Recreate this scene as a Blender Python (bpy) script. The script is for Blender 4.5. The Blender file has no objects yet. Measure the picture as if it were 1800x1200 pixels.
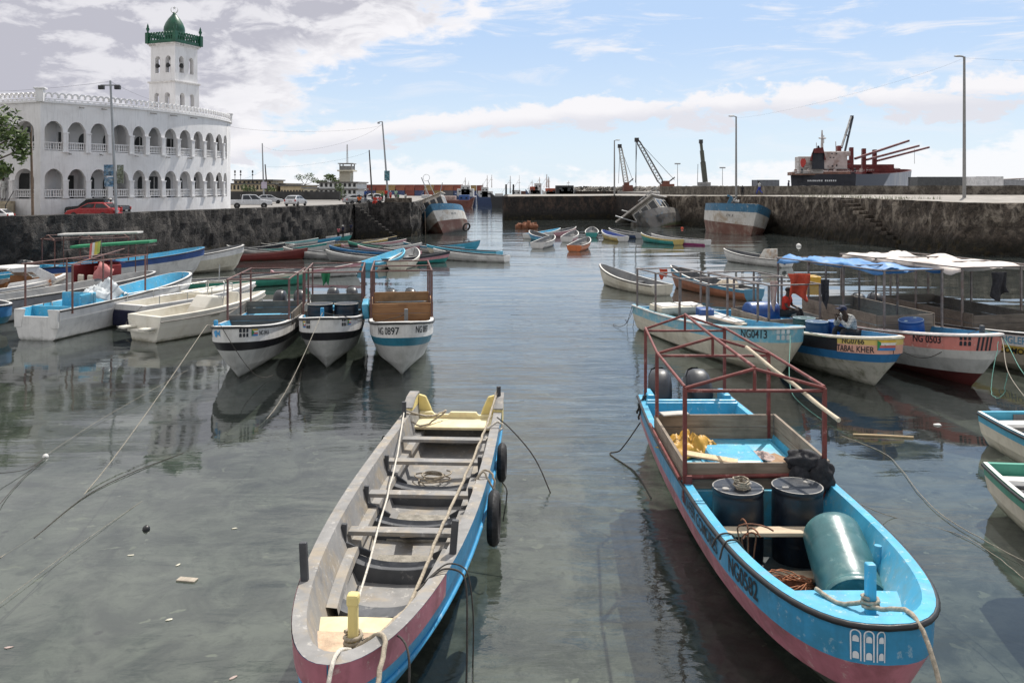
import bpy, bmesh, math, random
from mathutils import Vector, Matrix, noise as mnoise
R = math.radians
PI = math.pi
sc = bpy.context.scene
COL = sc.collection
rnd = random.Random(11)

# ------------------------------------------------------------------ camera
CAMH, FPX, HZ = 5.5, 1500.0, 330.0
cam_d = bpy.data.cameras.new('camera')
cam = bpy.data.objects.new('camera', cam_d)
COL.objects.link(cam)
cam.location = (0, 0, CAMH)
cam.rotation_euler = (R(90), 0, 0)
cam_d.sensor_width = 36.0
cam_d.lens = 30.0
cam_d.shift_y = -0.15
cam_d.clip_start = 0.1
cam_d.clip_end = 20000
sc.camera = cam

# ------------------------------------------------------------------ light
SUN_AZ, SUN_EL = R(60), R(57)          # azimuth measured from +X towards +Y
sun_d = bpy.data.lights.new('sun', 'SUN')
sun_d.energy = 4.9
sun_d.angle = R(0.5)
sun_d.color = (1.0, 0.95, 0.87)
sun = bpy.data.objects.new('sun', sun_d)
COL.objects.link(sun)
sv = Vector((math.cos(SUN_AZ)*math.cos(SUN_EL), math.sin(SUN_AZ)*math.cos(SUN_EL), math.sin(SUN_EL)))
sun.rotation_euler = sv.to_track_quat('Z', 'Y').to_euler()
sun.location = (60, 40, 60)

sc.view_settings.view_transform = 'Standard'
sc.view_settings.look = 'None'
sc.view_settings.exposure = 0.05
sc.view_settings.gamma = 1.0
sc.view_settings.use_curve_mapping = False

class NT:
    """tiny helper for building node trees"""
    def __init__(s, tree):
        s.t = tree; s.n = tree.nodes; s.l = tree.links
    def node(s, kind, **kw):
        nd = s.n.new(kind)
        for k, v in kw.items():
            setattr(nd, k, v)
        return nd
    def put(s, sock, val):
        if hasattr(val, 'is_output'):
            s.l.new(val, sock)
        else:
            sock.default_value = val
    def math(s, op, a, b=None, c=None, clamp=False):
        nd = s.node('ShaderNodeMath', operation=op, use_clamp=clamp)
        s.put(nd.inputs[0], a)
        if b is not None: s.put(nd.inputs[1], b)
        if c is not None: s.put(nd.inputs[2], c)
        return nd.outputs[0]
    def mix(s, fac, a, b, kind='RGBA', blend='MIX'):
        nd = s.node('ShaderNodeMix', data_type=kind)
        if kind == 'RGBA':
            nd.blend_type = blend
            s.put(nd.inputs[0], fac); s.put(nd.inputs[6], a); s.put(nd.inputs[7], b)
            return nd.outputs[2]
        s.put(nd.inputs[0], fac); s.put(nd.inputs[2], a); s.put(nd.inputs[3], b)
        return nd.outputs[0]
    def noise(s, vec, scale, detail=4, rough=0.55, dist=0.0):
        nd = s.node('ShaderNodeTexNoise')
        if vec is not None: s.l.new(vec, nd.inputs['Vector'])
        nd.inputs['Scale'].default_value = scale
        nd.inputs['Detail'].default_value = detail
        nd.inputs['Roughness'].default_value = rough
        nd.inputs['Distortion'].default_value = dist
        return nd.outputs['Fac']
    def ramp(s, fac, lo, hi, a=0.0, b=1.0, smooth=True):
        nd = s.node('ShaderNodeMapRange')
        nd.interpolation_type = 'SMOOTHSTEP' if smooth else 'LINEAR'
        nd.clamp = True
        s.put(nd.inputs[0], fac); s.put(nd.inputs[1], lo); s.put(nd.inputs[2], hi)
        s.put(nd.inputs[3], a); s.put(nd.inputs[4], b)
        return nd.outputs[0]
    def scalevec(s, vec, sc_):
        nd = s.node('ShaderNodeMapping')
        s.l.new(vec, nd.inputs['Vector'])
        nd.inputs['Scale'].default_value = sc_
        return nd.outputs['Vector']

def c4(c):
    return (c[0], c[1], c[2], 1.0)

# ------------------------------------------------------------------ sky
w = bpy.data.worlds.new("World")
sc.world = w
w.use_nodes = True
nt = NT(w.node_tree)
bg = w.node_tree.nodes['Background']
sky = nt.node('ShaderNodeTexSky', sky_type='NISHITA')
sky.sun_disc = False
sky.sun_elevation = SUN_EL
sky.sun_rotation = R(90) - SUN_AZ
sky.air_density = 1.0; sky.dust_density = 0.6; sky.ozone_density = 1.6
tc = nt.node('ShaderNodeTexCoord')
sep = nt.node('ShaderNodeSeparateXYZ')
nt.l.new(tc.outputs['Generated'], sep.inputs[0])
X, Y, Z = sep.outputs
U = nt.math('ARCTAN2', X, Y)
V = nt.math('ARCSINE', Z)
comb = nt.node('ShaderNodeCombineXYZ')
nt.l.new(U, comb.inputs[0]); nt.l.new(V, comb.inputs[1])
uv = comb.outputs[0]
n_big = nt.noise(nt.scalevec(uv, (3.0, 6.5, 1)), 1.6, 7, 0.56, 0.3)
n_mid = nt.noise(nt.scalevec(uv, (5.5, 13.0, 1)), 2.6, 8, 0.6, 0.4)
n_fine = nt.noise(nt.scalevec(uv, (6.0, 11.0, 1)), 5.5, 6, 0.6, 0.2)
nb = nt.math('SUBTRACT', n_big, 0.5); nm = nt.math('SUBTRACT', n_mid, 0.5); nf = nt.math('SUBTRACT', n_fine, 0.5)
# big stratus mass on the upper left
line = nt.math('MULTIPLY_ADD', U, 0.56, 0.222)
d1 = nt.math('SUBTRACT', V, line)
d1 = nt.math('ADD', d1, nt.math('MULTIPLY', nb, 0.20))
d1 = nt.math('ADD', d1, nt.math('MULTIPLY', nm, 0.17))
d1 = nt.math('ADD', d1, nt.math('MULTIPLY', nf, 0.05))
hi_cut = nt.math('MULTIPLY', nt.ramp(V, 0.24, 0.60), -0.17)
d1 = nt.math('ADD', d1, hi_cut)
n_up = nt.noise(nt.scalevec(uv, (2.6, 4.6, 1)), 2.4, 7, 0.58, 0.3)
d1 = nt.math('ADD', d1, nt.math('MULTIPLY', nt.math('SUBTRACT', n_up, 0.50), nt.ramp(V, 0.20, 0.34, 0.0, 0.85)))
m1 = nt.ramp(d1, -0.006, 0.030)
# long band across the middle
vc = nt.math('ADD', nt.math('MULTIPLY_ADD', U, 0.088, 0.081), nt.math('MULTIPLY', nt.math('MULTIPLY', U, U), -0.11))
dv = nt.math('SUBTRACT', V, vc)
dv = nt.math('ADD', dv, nt.math('MULTIPLY', nm, 0.022))
th = nt.ramp(U, -0.35, 0.25, 0.013, 0.025, False)
d2 = nt.math('SUBTRACT', 1.0, nt.math('DIVIDE', nt.math('ABSOLUTE', dv), th))
d2 = nt.math('ADD', d2, nt.math('MULTIPLY', nm, 3.6))
d2 = nt.math('ADD', d2, nt.math('MULTIPLY', nb, 1.6))
d2 = nt.math('ADD', d2, nt.math('MULTIPLY', nf, 1.8))
m2 = nt.ramp(d2, 0.05, 0.55)
# low cumulus near the horizon
top3 = nt.ramp(U, 0.30, 0.56, 0.026, 0.058)
top3 = nt.math('ADD', top3, nt.math('MULTIPLY', nb, 0.06))
d3 = nt.math('SUBTRACT', top3, V)
d3 = nt.math('ADD', d3, nt.math('MULTIPLY', nf, 0.085))
d3 = nt.math('ADD', d3, nt.math('MULTIPLY', nm, 0.055))
m3 = nt.math('MULTIPLY', nt.ramp(d3, -0.004, 0.018), 0.85)
# thin wisps
nw = nt.noise(nt.scalevec(uv, (3.4, 17.0, 1)), 2.1, 8, 0.62, 0.6)
m4 = nt.math('MULTIPLY', nt.ramp(nw, 0.49, 0.66), nt.ramp(V, 0.10, 0.16, 0.25, 0.85))
# colours
skyc = nt.mix(1.0, sky.outputs[0], (1, 1, 1, 1), blend='MULTIPLY')
hs = nt.node('ShaderNodeHueSaturation')
nt.l.new(sky.outputs[0], hs.inputs['Color'])
hs.inputs['Saturation'].default_value = 0.80
hs.inputs['Value'].default_value = 1.0
skyc = hs.outputs[0]
blue = nt.mix(nt.ramp(V, 0.0, 0.20), (7.5, 8.8, 9.9, 1), (5.0, 6.8, 9.6, 1))
skyc = nt.mix(nt.ramp(V, 0.25, 0.9, 0.85, 0.0), skyc, blue)
white = (9.3, 9.1, 9.3, 1); grey = (5.1, 5.1, 5.8, 1)
g1 = nt.math('ADD', nt.ramp(n_mid, 0.40, 0.60, 1.0, 0.0), nt.math('MULTIPLY', nt.ramp(d1, 0.02, 0.16), 0.35), clamp=True)
edge = nt.ramp(d1, 0.0, 0.075)
cl1 = nt.mix(nt.math('MULTIPLY', g1, edge), (9.2, 9.1, 9.4, 1), grey)
cl1 = nt.mix(nt.ramp(V, 0.21, 0.50), cl1, nt.mix(nt.ramp(n_up, 0.45, 0.66), (12.8, 12.6, 12.6, 1), (5.6, 5.9, 6.8, 1)))
cl2 = nt.mix(nt.ramp(dv, -0.012, 0.004), (7.5, 7.5, 8.1, 1), white)
col = nt.mix(m4, skyc, (8.7, 8.8, 9.3, 1))
col = nt.mix(m3, col, (9.5, 9.5, 9.7, 1))
col = nt.mix(m1, col, cl1)
col = nt.mix(nt.math('MULTIPLY', m2, 0.95), col, cl2)
# unseen cloud banks added behind the viewer as fill light for camera-facing surfaces
m5 = nt.math('MULTIPLY', nt.ramp(Y, 0.05, -0.45), nt.ramp(nt.noise(tc.outputs['Generated'], 2.2, 6, 0.6), 0.36, 0.58))
m5 = nt.math('MULTIPLY', m5, nt.ramp(Z, 0.0, 0.08))
col = nt.mix(m5, col, (7.5, 7.4, 7.4, 1))
nt.l.new(col, bg.inputs['Color'])
bg.inputs['Strength'].default_value = 0.1

# ------------------------------------------------------------------ tagging
def tag(o, label=None, cat=None, group=None, kind=None):
    if label: o['label'] = label
    if cat: o['category'] = cat
    if group: o['group'] = group
    if kind: o['kind'] = kind
    return o

def thing(name, label, cat, loc=(0, 0, 0), rz=0.0, group=None, rot=None, scale=None):
    o = bpy.data.objects.new(name, None)
    o.empty_display_size = 0.3
    COL.objects.link(o)
    o.location = loc
    o.rotation_euler = rot if rot else (0, 0, rz)
    if scale: o.scale = (scale, scale, scale)
    return tag(o, label, cat, group)

def dup(root, loc=None, rz=None, label=None, rot=None, scale=None):
    r = root.copy(); COL.objects.link(r)
    if loc is not None: r.location = loc
    if rz is not None: r.rotation_euler = (0, 0, rz)
    if rot is not None: r.rotation_euler = rot
    if scale is not None: r.scale = (scale, scale, scale)
    if label: r['label'] = label
    for ch in list(root.children):
        c = ch.copy(); COL.objects.link(c); c.parent = r
        for g in list(ch.children):
            d = g.copy(); COL.objects.link(d); d.parent = c
    return r

# ------------------------------------------------------------------ mesh builder
def frame_of(d):
    d = Vector(d).normalized()
    up = Vector((0, 0, 1)) if abs(d.z) < 0.95 else Vector((0, 1, 0))
    a = d.cross(up).normalized()
    return a, a.cross(d).normalized()

class MB:
    def __init__(s):
        s.v = []; s.f = []; s.m = []; s.s = []
    def add(s, vs, fs, m=0, smooth=False, M=None):
        o = len(s.v)
        if M is not None: vs = [M @ Vector(p) for p in vs]
        s.v += [tuple(p) for p in vs]
        for f in fs:
            s.f.append([i+o for i in f]); s.m.append(m); s.s.append(smooth)
        return s
    def box(s, c, d, m=0, rz=0.0, M=None, rot=None):
        x, y, z = d[0]/2, d[1]/2, d[2]/2
        T = Matrix.Translation(Vector(c))
        if rot is not None: T = T @ rot
        elif rz: T = T @ Matrix.Rotation(rz, 4, 'Z')
        if M is not None: T = M @ T
        vs = [(-x,-y,-z),(x,-y,-z),(x,y,-z),(-x,y,-z),(-x,-y,z),(x,-y,z),(x,y,z),(-x,y,z)]
        return s.add(vs, [(3,2,1,0),(4,5,6,7),(0,1,5,4),(1,2,6,5),(2,3,7,6),(3,0,4,7)], m, False, T)
    def beam(s, p0, p1, w, h, m=0, M=None):
        p0 = Vector(p0); p1 = Vector(p1)
        a, b = frame_of(p1-p0)
        vs = []
        for p in (p0, p1):
            vs += [p-a*w/2-b*h/2, p+a*w/2-b*h/2, p+a*w/2+b*h/2, p-a*w/2+b*h/2]
        return s.add(vs, [(3,2,1,0),(4,5,6,7),(0,1,5,4),(1,2,6,5),(2,3,7,6),(3,0,4,7)], m, False, M)
    def tube(s, pts, r, n=8, m=0, M=None, closed=False, caps=True, smooth=True):
        pts = [Vector(p) for p in pts]
        k = len(pts)
        rs = r if isinstance(r, (list, tuple)) else [r]*k
        vs = []; fs = []
        pa = None
        for i, p in enumerate(pts):
            if closed: d = pts[(i+1) % k]-pts[i-1]
            else: d = pts[min(i+1, k-1)]-pts[max(i-1, 0)]
            if d.length < 1e-9: d = Vector((0, 0, 1))
            d.normalize()
            if pa is None: a, b = frame_of(d)
            else:
                a = pa - d*pa.dot(d)
                if a.length < 1e-6: a, b = frame_of(d)
                a.normalize(); b = a.cross(d).normalized()
            pa = a
            for j in range(n):
                t = 2*PI*j/n
                vs.append(p + a*math.cos(t)*rs[i] + b*math.sin(t)*rs[i])
        seg = k if closed else k-1
        for i in range(seg):
            i2 = (i+1) % k
            for j in range(n):
                j2 = (j+1) % n
                fs.append((i*n+j, i*n+j2, i2*n+j2, i2*n+j))
        s.add(vs, fs, m, smooth, M)
        if caps and not closed:
            s.add(vs[:n], [tuple(range(n))], m, False, M)
            s.add(vs[-n:], [tuple(range(n-1, -1, -1))], m, False, M)
        return s
    def lathe(s, prof, n=20, m=0, M=None, smooth=True, cap=True):
        vs = []; fs = []
        for (r, z) in prof:
            for j in range(n):
                t = 2*PI*j/n
                vs.append((r*math.cos(t), r*math.sin(t), z))
        for i in range(len(prof)-1):
            for j in range(n):
                j2 = (j+1) % n
                fs.append((i*n+j, i*n+j2, (i+1)*n+j2, (i+1)*n+j))
        s.add(vs, fs, m, smooth, M)
        if cap:
            if prof[0][0] > 1e-4: s.add(vs[:n], [tuple(range(n-1, -1, -1))], m, False, M)
            if prof[-1][0] > 1e-4: s.add(vs[-n:], [tuple(range(n))], m, False, M)
        return s
    def grid(s, P, m=0, smooth=True, M=None):
        k = len(P[0]); vs = [p for row in P for p in row]; fs = []
        for i in range(len(P)-1):
            for j in range(k-1):
                fs.append((i*k+j, i*k+j+1, (i+1)*k+j+1, (i+1)*k+j))
        return s.add(vs, fs, m, smooth, M)
    def prism(s, poly, depth, m=0, M=None):
        """polygon in xz plane, extruded along y from 0 to depth"""
        n = len(poly)
        vs = [(p[0], 0, p[1]) for p in poly] + [(p[0], depth, p[1]) for p in poly]
        fs = [tuple(range(n)), tuple(range(2*n-1, n-1, -1))]
        for i in range(n):
            j = (i+1) % n
            fs.append((i, i+n, j+n, j))
        return s.add(vs, fs, m, False, M)
    def slab(s, poly, z0, z1, m=0, M=None):
        n = len(poly)
        vs = [(p[0], p[1], z0) for p in poly] + [(p[0], p[1], z1) for p in poly]
        fs = [tuple(range(n-1, -1, -1)), tuple(range(n, 2*n))]
        for i in range(n):
            j = (i+1) % n
            fs.append((i, j, j+n, i+n))
        return s.add(vs, fs, m, False, M)
    def blob(s, c, r, m=0, seed=0, amp=0.2, nu=12, nv=8, fr=1.6, M=None):
        P = []
        for i in range(nv+1):
            ph = PI*i/nv
            row = []
            for j in range(nu+1):
                t = 2*PI*(j % nu)/nu
                d = Vector((math.sin(ph)*math.cos(t), math.sin(ph)*math.sin(t), math.cos(ph)))
                k = 1+amp*mnoise.noise(d*fr+Vector((seed*7.3, seed*3.1, 0)))*2
                row.append((c[0]+d.x*r[0]*k, c[1]+d.y*r[1]*k, c[2]+d.z*r[2]*k))
            P.append(row)
        return s.grid(P, m, True, M)
    def build(s, name, mats, parent=None, loc=None, bevel=0.0, seg=2, sub=0, solid=0.0, merge=False):
        me = bpy.data.meshes.new(name)
        me.from_pydata(s.v, [], s.f)
        if not isinstance(mats, (list, tuple)): mats = [mats]
        for mt in mats: me.materials.append(mt)
        for i, p in enumerate(me.polygons):
            p.material_index = s.m[i]; p.use_smooth = s.s[i]
        me.update()
        bm = bmesh.new(); bm.from_mesh(me)
        if merge or bevel or sub: bmesh.ops.remove_doubles(bm, verts=bm.verts, dist=1e-5)
        bmesh.ops.recalc_face_normals(bm, faces=bm.faces)
        bm.to_mesh(me); bm.free()
        o = bpy.data.objects.new(name, me)
        COL.objects.link(o)
        if parent is not None: o.parent = parent
        if loc is not None: o.location = loc
        if solid:
            md = o.modifiers.new('thickness', 'SOLIDIFY'); md.thickness = solid; md.offset = 0
        if bevel:
            md = o.modifiers.new('bevel', 'BEVEL'); md.width = bevel; md.segments = seg
            md.limit_method = 'ANGLE'; md.angle_limit = R(35)
        if sub:
            md = o.modifiers.new('subsurf', 'SUBSURF'); md.levels = sub; md.render_levels = sub
        return o

def G(x, y, z=0.0):
    """point of the plane at height z that the photo shows at pixel (x, y)"""
    d = (CAMH-z)*FPX/(y-HZ)
    return Vector(((x-900)*d/FPX, d, z))

def AT(x, y, d):
    """point at distance d shown at pixel (x, y)"""
    return Vector(((x-900)*d/FPX, d, CAMH-(y-HZ)*d/FPX))

# ------------------------------------------------------------------ materials
def bsdf(m):
    return m.node_tree.nodes['Principled BSDF']

MATS = {}
def mat(name, base, rough=0.6, var=0.18, scale=2.5, bump=0.05, bscale=30.0, metal=0.0, spec=0.5,
        dirt=None, damt=0.0, dscale=1.2, low=None, lowz=(0.0, 0.2), streak=0.0, wear=None, wamt=0.0):
    """painted / worn surface: base colour broken up by noise, optional dirt patches, streaks,
    chipped paint and a growth band below a local height"""
    key = name
    if key in MATS: return MATS[key]
    m = bpy.data.materials.new(name); m.use_nodes = True
    n = NT(m.node_tree); b = bsdf(m)
    t = n.node('ShaderNodeTexCoord').outputs['Object']
    a = n.noise(t, scale, 5, 0.6)
    lo = tuple(max(0, c*(1-var)) for c in base); hi = tuple(min(1, c*(1+var*0.8)) for c in base)
    col = n.mix(n.ramp(a, 0.3, 0.7), c4(lo), c4(hi))
    if streak:
        sv_ = n.noise(n.scalevec(t, (3.5, 3.5, 0.35)), 2.2, 6, 0.65)
        col = n.mix(n.math('MULTIPLY', n.ramp(sv_, 0.48, 0.72), streak), col, c4(tuple(c*0.45 for c in base)))
    if dirt is not None:
        d = n.noise(t, dscale, 8, 0.68, 0.4)
        col = n.mix(n.math('MULTIPLY', n.ramp(d, 0.46, 0.66), damt), col, c4(dirt))
    if wear is not None:
        d = n.noise(t, dscale*4.2, 9, 0.72, 0.2)
        col = n.mix(n.math('MULTIPLY', n.ramp(d, 0.575, 0.635), wamt), col, c4(wear))
    if low is not None:
        sp = n.node('ShaderNodeSeparateXYZ'); n.l.new(t, sp.inputs[0])
        zz = n.math('ADD', sp.outputs[2], n.math('MULTIPLY', n.math('SUBTRACT', n.noise(t, 3.0, 6, 0.7), 0.5), 0.35))
        col = n.mix(n.ramp(zz, lowz[0], lowz[1], 1.0, 0.0), col, c4(low))
    n.l.new(col, b.inputs['Base Color'])
    rr = n.ramp(n.noise(t, scale*2.3, 4), 0.3, 0.7, max(0.02, rough*0.8), min(1, rough*1.2))
    n.l.new(rr, b.inputs['Roughness'])
    b.inputs['Metallic'].default_value = metal
    b.inputs['Specular IOR Level'].default_value = spec
    if bump:
        bp = n.node('ShaderNodeBump'); bp.inputs['Strength'].default_value = bump
        bp.inputs['Distance'].default_value = 0.02
        n.l.new(n.noise(t, bscale, 5, 0.6), bp.inputs['Height'])
        n.l.new(bp.outputs[0], b.inputs['Normal'])
    MATS[key] = m
    return m

def wood(name, a, bcol, axis=0, scale=1.0, rough=0.8):
    if name in MATS: return MATS[name]
    m = bpy.data.materials.new(name); m.use_nodes = True
    n = NT(m.node_tree); b = bsdf(m)
    t = n.node('ShaderNodeTexCoord').outputs['Object']
    s_ = [14.0, 14.0, 14.0]; s_[axis] = 0.9
    g = n.noise(n.scalevec(t, tuple(q*scale for q in s_)), 1.6, 7, 0.65, 0.4)
    st = n.noise(t, 1.7, 6, 0.6)
    col = n.mix(n.ramp(g, 0.3, 0.7), c4(a), c4(bcol))
    col = n.mix(n.math('MULTIPLY', n.ramp(st, 0.45, 0.68), 0.55), col, c4(tuple(c*0.45 for c in a)))
    n.l.new(col, b.inputs['Base Color'])
    b.inputs['Roughness'].default_value = rough
    bp = n.node('ShaderNodeBump'); bp.inputs['Strength'].default_value = 0.25; bp.inputs['Distance'].default_value = 0.01
    n.l.new(g, bp.inputs['Height']); n.l.new(bp.outputs[0], b.inputs['Normal'])
    MATS[name] = m
    return m

def rustmat(name, base, rust=(0.09, 0.03, 0.015), amt=0.8, rough=0.6):
    return mat(name, base, rough, 0.2, 3, 0.12, 40, dirt=rust, damt=amt, dscale=5)

# ------------------------------------------------------------------ water
def water_material():
    m = bpy.data.materials.new('harbour water'); m.use_nodes = True
    n = NT(m.node_tree); n.n.clear()
    out = n.node('ShaderNodeOutputMaterial')
    geo = n.node('ShaderNodeNewGeometry')
    pos = geo.outputs['Position']
    sp = n.node('ShaderNodeSeparateXYZ'); n.l.new(pos, sp.inputs[0])
    px, py, _ = sp.outputs
    # ripples: long crests roughly across the channel
    r1 = n.noise(n.scalevec(pos, (0.34, 1.25, 1)), 0.85, 3, 0.5, 0.25)
    r2 = n.noise(n.scalevec(pos, (0.9, 2.2, 1)), 2.1, 4, 0.55, 0.3)
    r3 = n.noise(n.scalevec(pos, (0.10, 0.26, 1)), 0.9, 2, 0.5, 0.0)
    # calm patches: sheltered water among the boats on both sides
    patch = n.noise(pos, 0.045, 3, 0.55)
    # distance of a point from the open channel down the middle
    off = n.math('ABSOLUTE', n.math('SUBTRACT', px, n.math('MULTIPLY', py, 0.012)))
    wid = n.math('MULTIPLY_ADD', py, 0.085, 2.6)
    chan = n.ramp(n.math('DIVIDE', off, wid), 0.55, 1.5, 1.0, 0.16)
    amp = n.math('MULTIPLY', chan, n.ramp(patch, 0.35, 0.65, 0.65, 1.15))
    far = n.math('MULTIPLY', n.ramp(py, 7.0, 14.0, 0.95, 1.15), n.ramp(py, 20.0, 55.0, 1.0, 0.42))
    amp = n.math('MULTIPLY', amp, far)
    h = n.math('ADD', n.math('MULTIPLY', r1, 0.056), n.math('MULTIPLY', r2, 0.012))
    h = n.math('ADD', n.math('MULTIPLY', h, amp), n.math('MULTIPLY', r3, 0.085))
    bp = n.node('ShaderNodeBump'); bp.inputs['Strength'].default_value = 1.0
    bp.inputs['Distance'].default_value = 1.0
    n.l.new(h, bp.inputs['Height'])
    nrm = bp.outputs[0]
    gl = n.node('ShaderNodeBsdfGlossy'); gl.inputs['Roughness'].default_value = 0.025
    gl.inputs['Color'].default_value = (0.98, 1.0, 1.0, 1)
    n.l.new(nrm, gl.inputs['Normal'])
    tr = n.node('ShaderNodeBsdfTransparent'); tr.inputs['Color'].default_value = (0.68, 0.75, 0.69, 1)
    df = n.node('ShaderNodeBsdfDiffuse')
    mk = n.noise(pos, 0.35, 5, 0.6)
    murk = n.mix(n.ramp(mk, 0.3, 0.7), (0.026, 0.034, 0.034, 1), (0.058, 0.064, 0.061, 1))
    # floating scum and specks
    sc1 = n.noise(pos, 9.0, 3, 0.6); sc2 = n.noise(pos, 0.5, 3, 0.6)
    speck = n.math('MULTIPLY', n.ramp(sc1, 0.755, 0.775), n.ramp(sc2, 0.50, 0.62))
    murk = n.mix(speck, murk, (0.5, 0.5, 0.46, 1))
    n.l.new(murk, df.inputs['Color'])
    mx = n.node('ShaderNodeMixShader')
    n.put(mx.inputs[0], n.math('MAXIMUM', n.ramp(py, 8.0, 60.0, 0.22, 0.8), speck))
    n.l.new(tr.outputs[0], mx.inputs[1]); n.l.new(df.outputs[0], mx.inputs[2])
    fr = n.node('ShaderNodeFresnel'); fr.inputs['IOR'].default_value = 1.55
    n.l.new(nrm, fr.inputs['Normal'])
    mx2 = n.node('ShaderNodeMixShader')
    n.put(mx2.inputs[0], fr.outputs[0])
    n.l.new(mx.outputs[0], mx2.inputs[1]); n.l.new(gl.outputs[0], mx2.inputs[2])
    n.l.new(mx2.outputs[0], out.inputs['Surface'])
    return m

def seabed_material():
    m = bpy.data.materials.new('silty harbour bed'); m.use_nodes = True
    n = NT(m.node_tree); b = bsdf(m)
    geo = n.node('ShaderNodeNewGeometry'); pos = geo.outputs['Position']
    a = n.noise(pos, 0.9, 8, 0.65, 0.8)
    c = n.noise(pos, 3.2, 6, 0.65, 1.0)
    col = n.mix(n.ramp(a, 0.32, 0.68), (0.045, 0.053, 0.052, 1), (0.25, 0.245, 0.23, 1))
    col = n.mix(n.ramp(c, 0.5, 0.68, 0.0, 0.7), col, (0.06, 0.07, 0.06, 1))
    vo = n.node('ShaderNodeTexVoronoi'); vo.inputs['Scale'].default_value = 2.3
    wv_ = n.node('ShaderNodeVectorMath', operation='MULTIPLY_ADD'); nn_ = n.node('ShaderNodeTexNoise'); nn_.inputs['Scale'].default_value = 3.0; nn_.inputs['Detail'].default_value = 4; n.l.new(pos, nn_.inputs['Vector']); n.l.new(nn_.outputs['Color'], wv_.inputs[0]); wv_.inputs[1].default_value = (0.9, 0.9, 0.9); n.l.new(pos, wv_.inputs[2]); n.l.new(wv_.outputs[0], vo.inputs['Vector'])
    sel = n.ramp(vo.outputs['Color'], 0.62, 0.75)
    deb = n.math('MULTIPLY', n.ramp(vo.outputs['Distance'], 0.16, 0.24, 1.0, 0.0), sel)
    col = n.mix(deb, col, (0.30, 0.29, 0.25, 1))
    n.l.new(col, b.inputs['Base Color'])
    b.inputs['Roughness'].default_value = 0.95
    return m

wb = MB()
wb.add([(-6000, -60, 0), (6000, -60, 0), (6000, 9000, 0), (-6000, 9000, 0)], [(0, 1, 2, 3)])
tag(wb.build('water', water_material()), kind='structure')
sb = MB()
N_ = 40
sb.grid([[(-90+180*i/N_, -20+200*j/N_, -1.25+0.35*mnoise.noise(Vector((i*0.55, j*0.55, 3)))) for i in range(N_+1)] for j in range(N_+1)])
tag(sb.build('seabed', seabed_material()), kind='structure')
sb = MB()
sb.add([(-6000, -60, -3), (6000, -60, -3), (6000, 9000, -3), (-6000, 9000, -3)], [(0, 1, 2, 3)])
tag(sb.build('deep_seabed', mat('deep silt', (0.05, 0.06, 0.055), 0.95)), kind='structure')
# ------------------------------------------------------------------ quays
def basalt_material(name, a, bcol, lime, limeamt, wetz):
    m = bpy.data.materials.new(name); m.use_nodes = True
    n = NT(m.node_tree); b = bsdf(m)
    geo = n.node('ShaderNodeNewGeometry'); pos = geo.outputs['Position']
    sp = n.node('ShaderNodeSeparateXYZ'); n.l.new(pos, sp.inputs[0])
    vo = n.node('ShaderNodeTexVoronoi'); vo.inputs['Scale'].default_value = 3.0
    wob = n.noise(pos, 2.0, 3)
    wn = n.node('ShaderNodeTexNoise'); wn.inputs['Scale'].default_value = 1.6; wn.inputs['Detail'].default_value = 5
    n.l.new(pos, wn.inputs['Vector'])
    vm = n.node('ShaderNodeVectorMath', operation='MULTIPLY_ADD'); n.l.new(wn.outputs['Color'], vm.inputs[0]); vm.inputs[1].default_value = (0.7, 0.7, 0.7); n.l.new(pos, vm.inputs[2])
    n.l.new(vm.outputs[0], vo.inputs['Vector'])
    vo2 = n.node('ShaderNodeTexVoronoi'); vo2.inputs['Scale'].default_value = 3.0; vo2.feature = 'DISTANCE_TO_EDGE'
    n.l.new(vm.outputs[0], vo2.inputs['Vector'])
    f = n.noise(pos, 5.0, 8, 0.7)
    stone = n.mix(n.ramp(vo.outputs['Color'], 0.2, 0.8), c4(a), c4(bcol))
    stone = n.mix(n.ramp(f, 0.35, 0.7), stone, c4(tuple(c*0.35 for c in a)))
    lm = n.noise(n.scalevec(pos, (1, 1, 0.55)), 1.1, 9, 0.7, 0.5)
    up = n.ramp(sp.outputs[2], wetz*0.6, wetz*1.8, 0.0, 1.0)
    stone = n.mix(n.math('MULTIPLY', n.math('MULTIPLY', n.ramp(lm, 0.46, 0.66), up), limeamt), stone, c4(lime))
    mortar = n.math('MULTIPLY', n.ramp(vo2.outputs['Distance'], 0.0, 0.06, 1.0, 0.0), n.math('MULTIPLY', up, 0.16))
    stone = n.mix(mortar, stone, c4(tuple(c*0.8 for c in lime)))
    # weed and wet rock by the tide line
    zz = n.math('ADD', sp.outputs[2], n.math('MULTIPLY', n.math('SUBTRACT', n.noise(pos, 0.8, 6, 0.7), 0.5), 1.6))
    stone = n.mix(n.ramp(zz, wetz*0.35, wetz, 0.88, 0.0), stone, (0.018, 0.017, 0.013, 1))
    al = n.noise(pos, 1.7, 6, 0.7)
    stone = n.mix(n.math('MULTIPLY', n.ramp(zz, 0.3, wetz, 0.7, 0.0), n.ramp(al, 0.5, 0.65)), stone, (0.06, 0.045, 0.02, 1))
    n.l.new(stone, b.inputs['Base Color'])
    b.inputs['Roughness'].default_value = 0.9
    b.inputs['Specular IOR Level'].default_value = 0.25
    bp = n.node('ShaderNodeBump'); bp.inputs['Strength'].default_value = 0.9; bp.inputs['Distance'].default_value = 0.12
    hh = n.math('ADD', n.math('MULTIPLY', n.ramp(vo2.outputs['Distance'], 0.0, 0.12), 0.35), n.math('MULTIPLY', f, 1.5))
    n.l.new(hh, bp.inputs['Height']); n.l.new(bp.outputs[0], b.inputs['Normal'])
    return m

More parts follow.
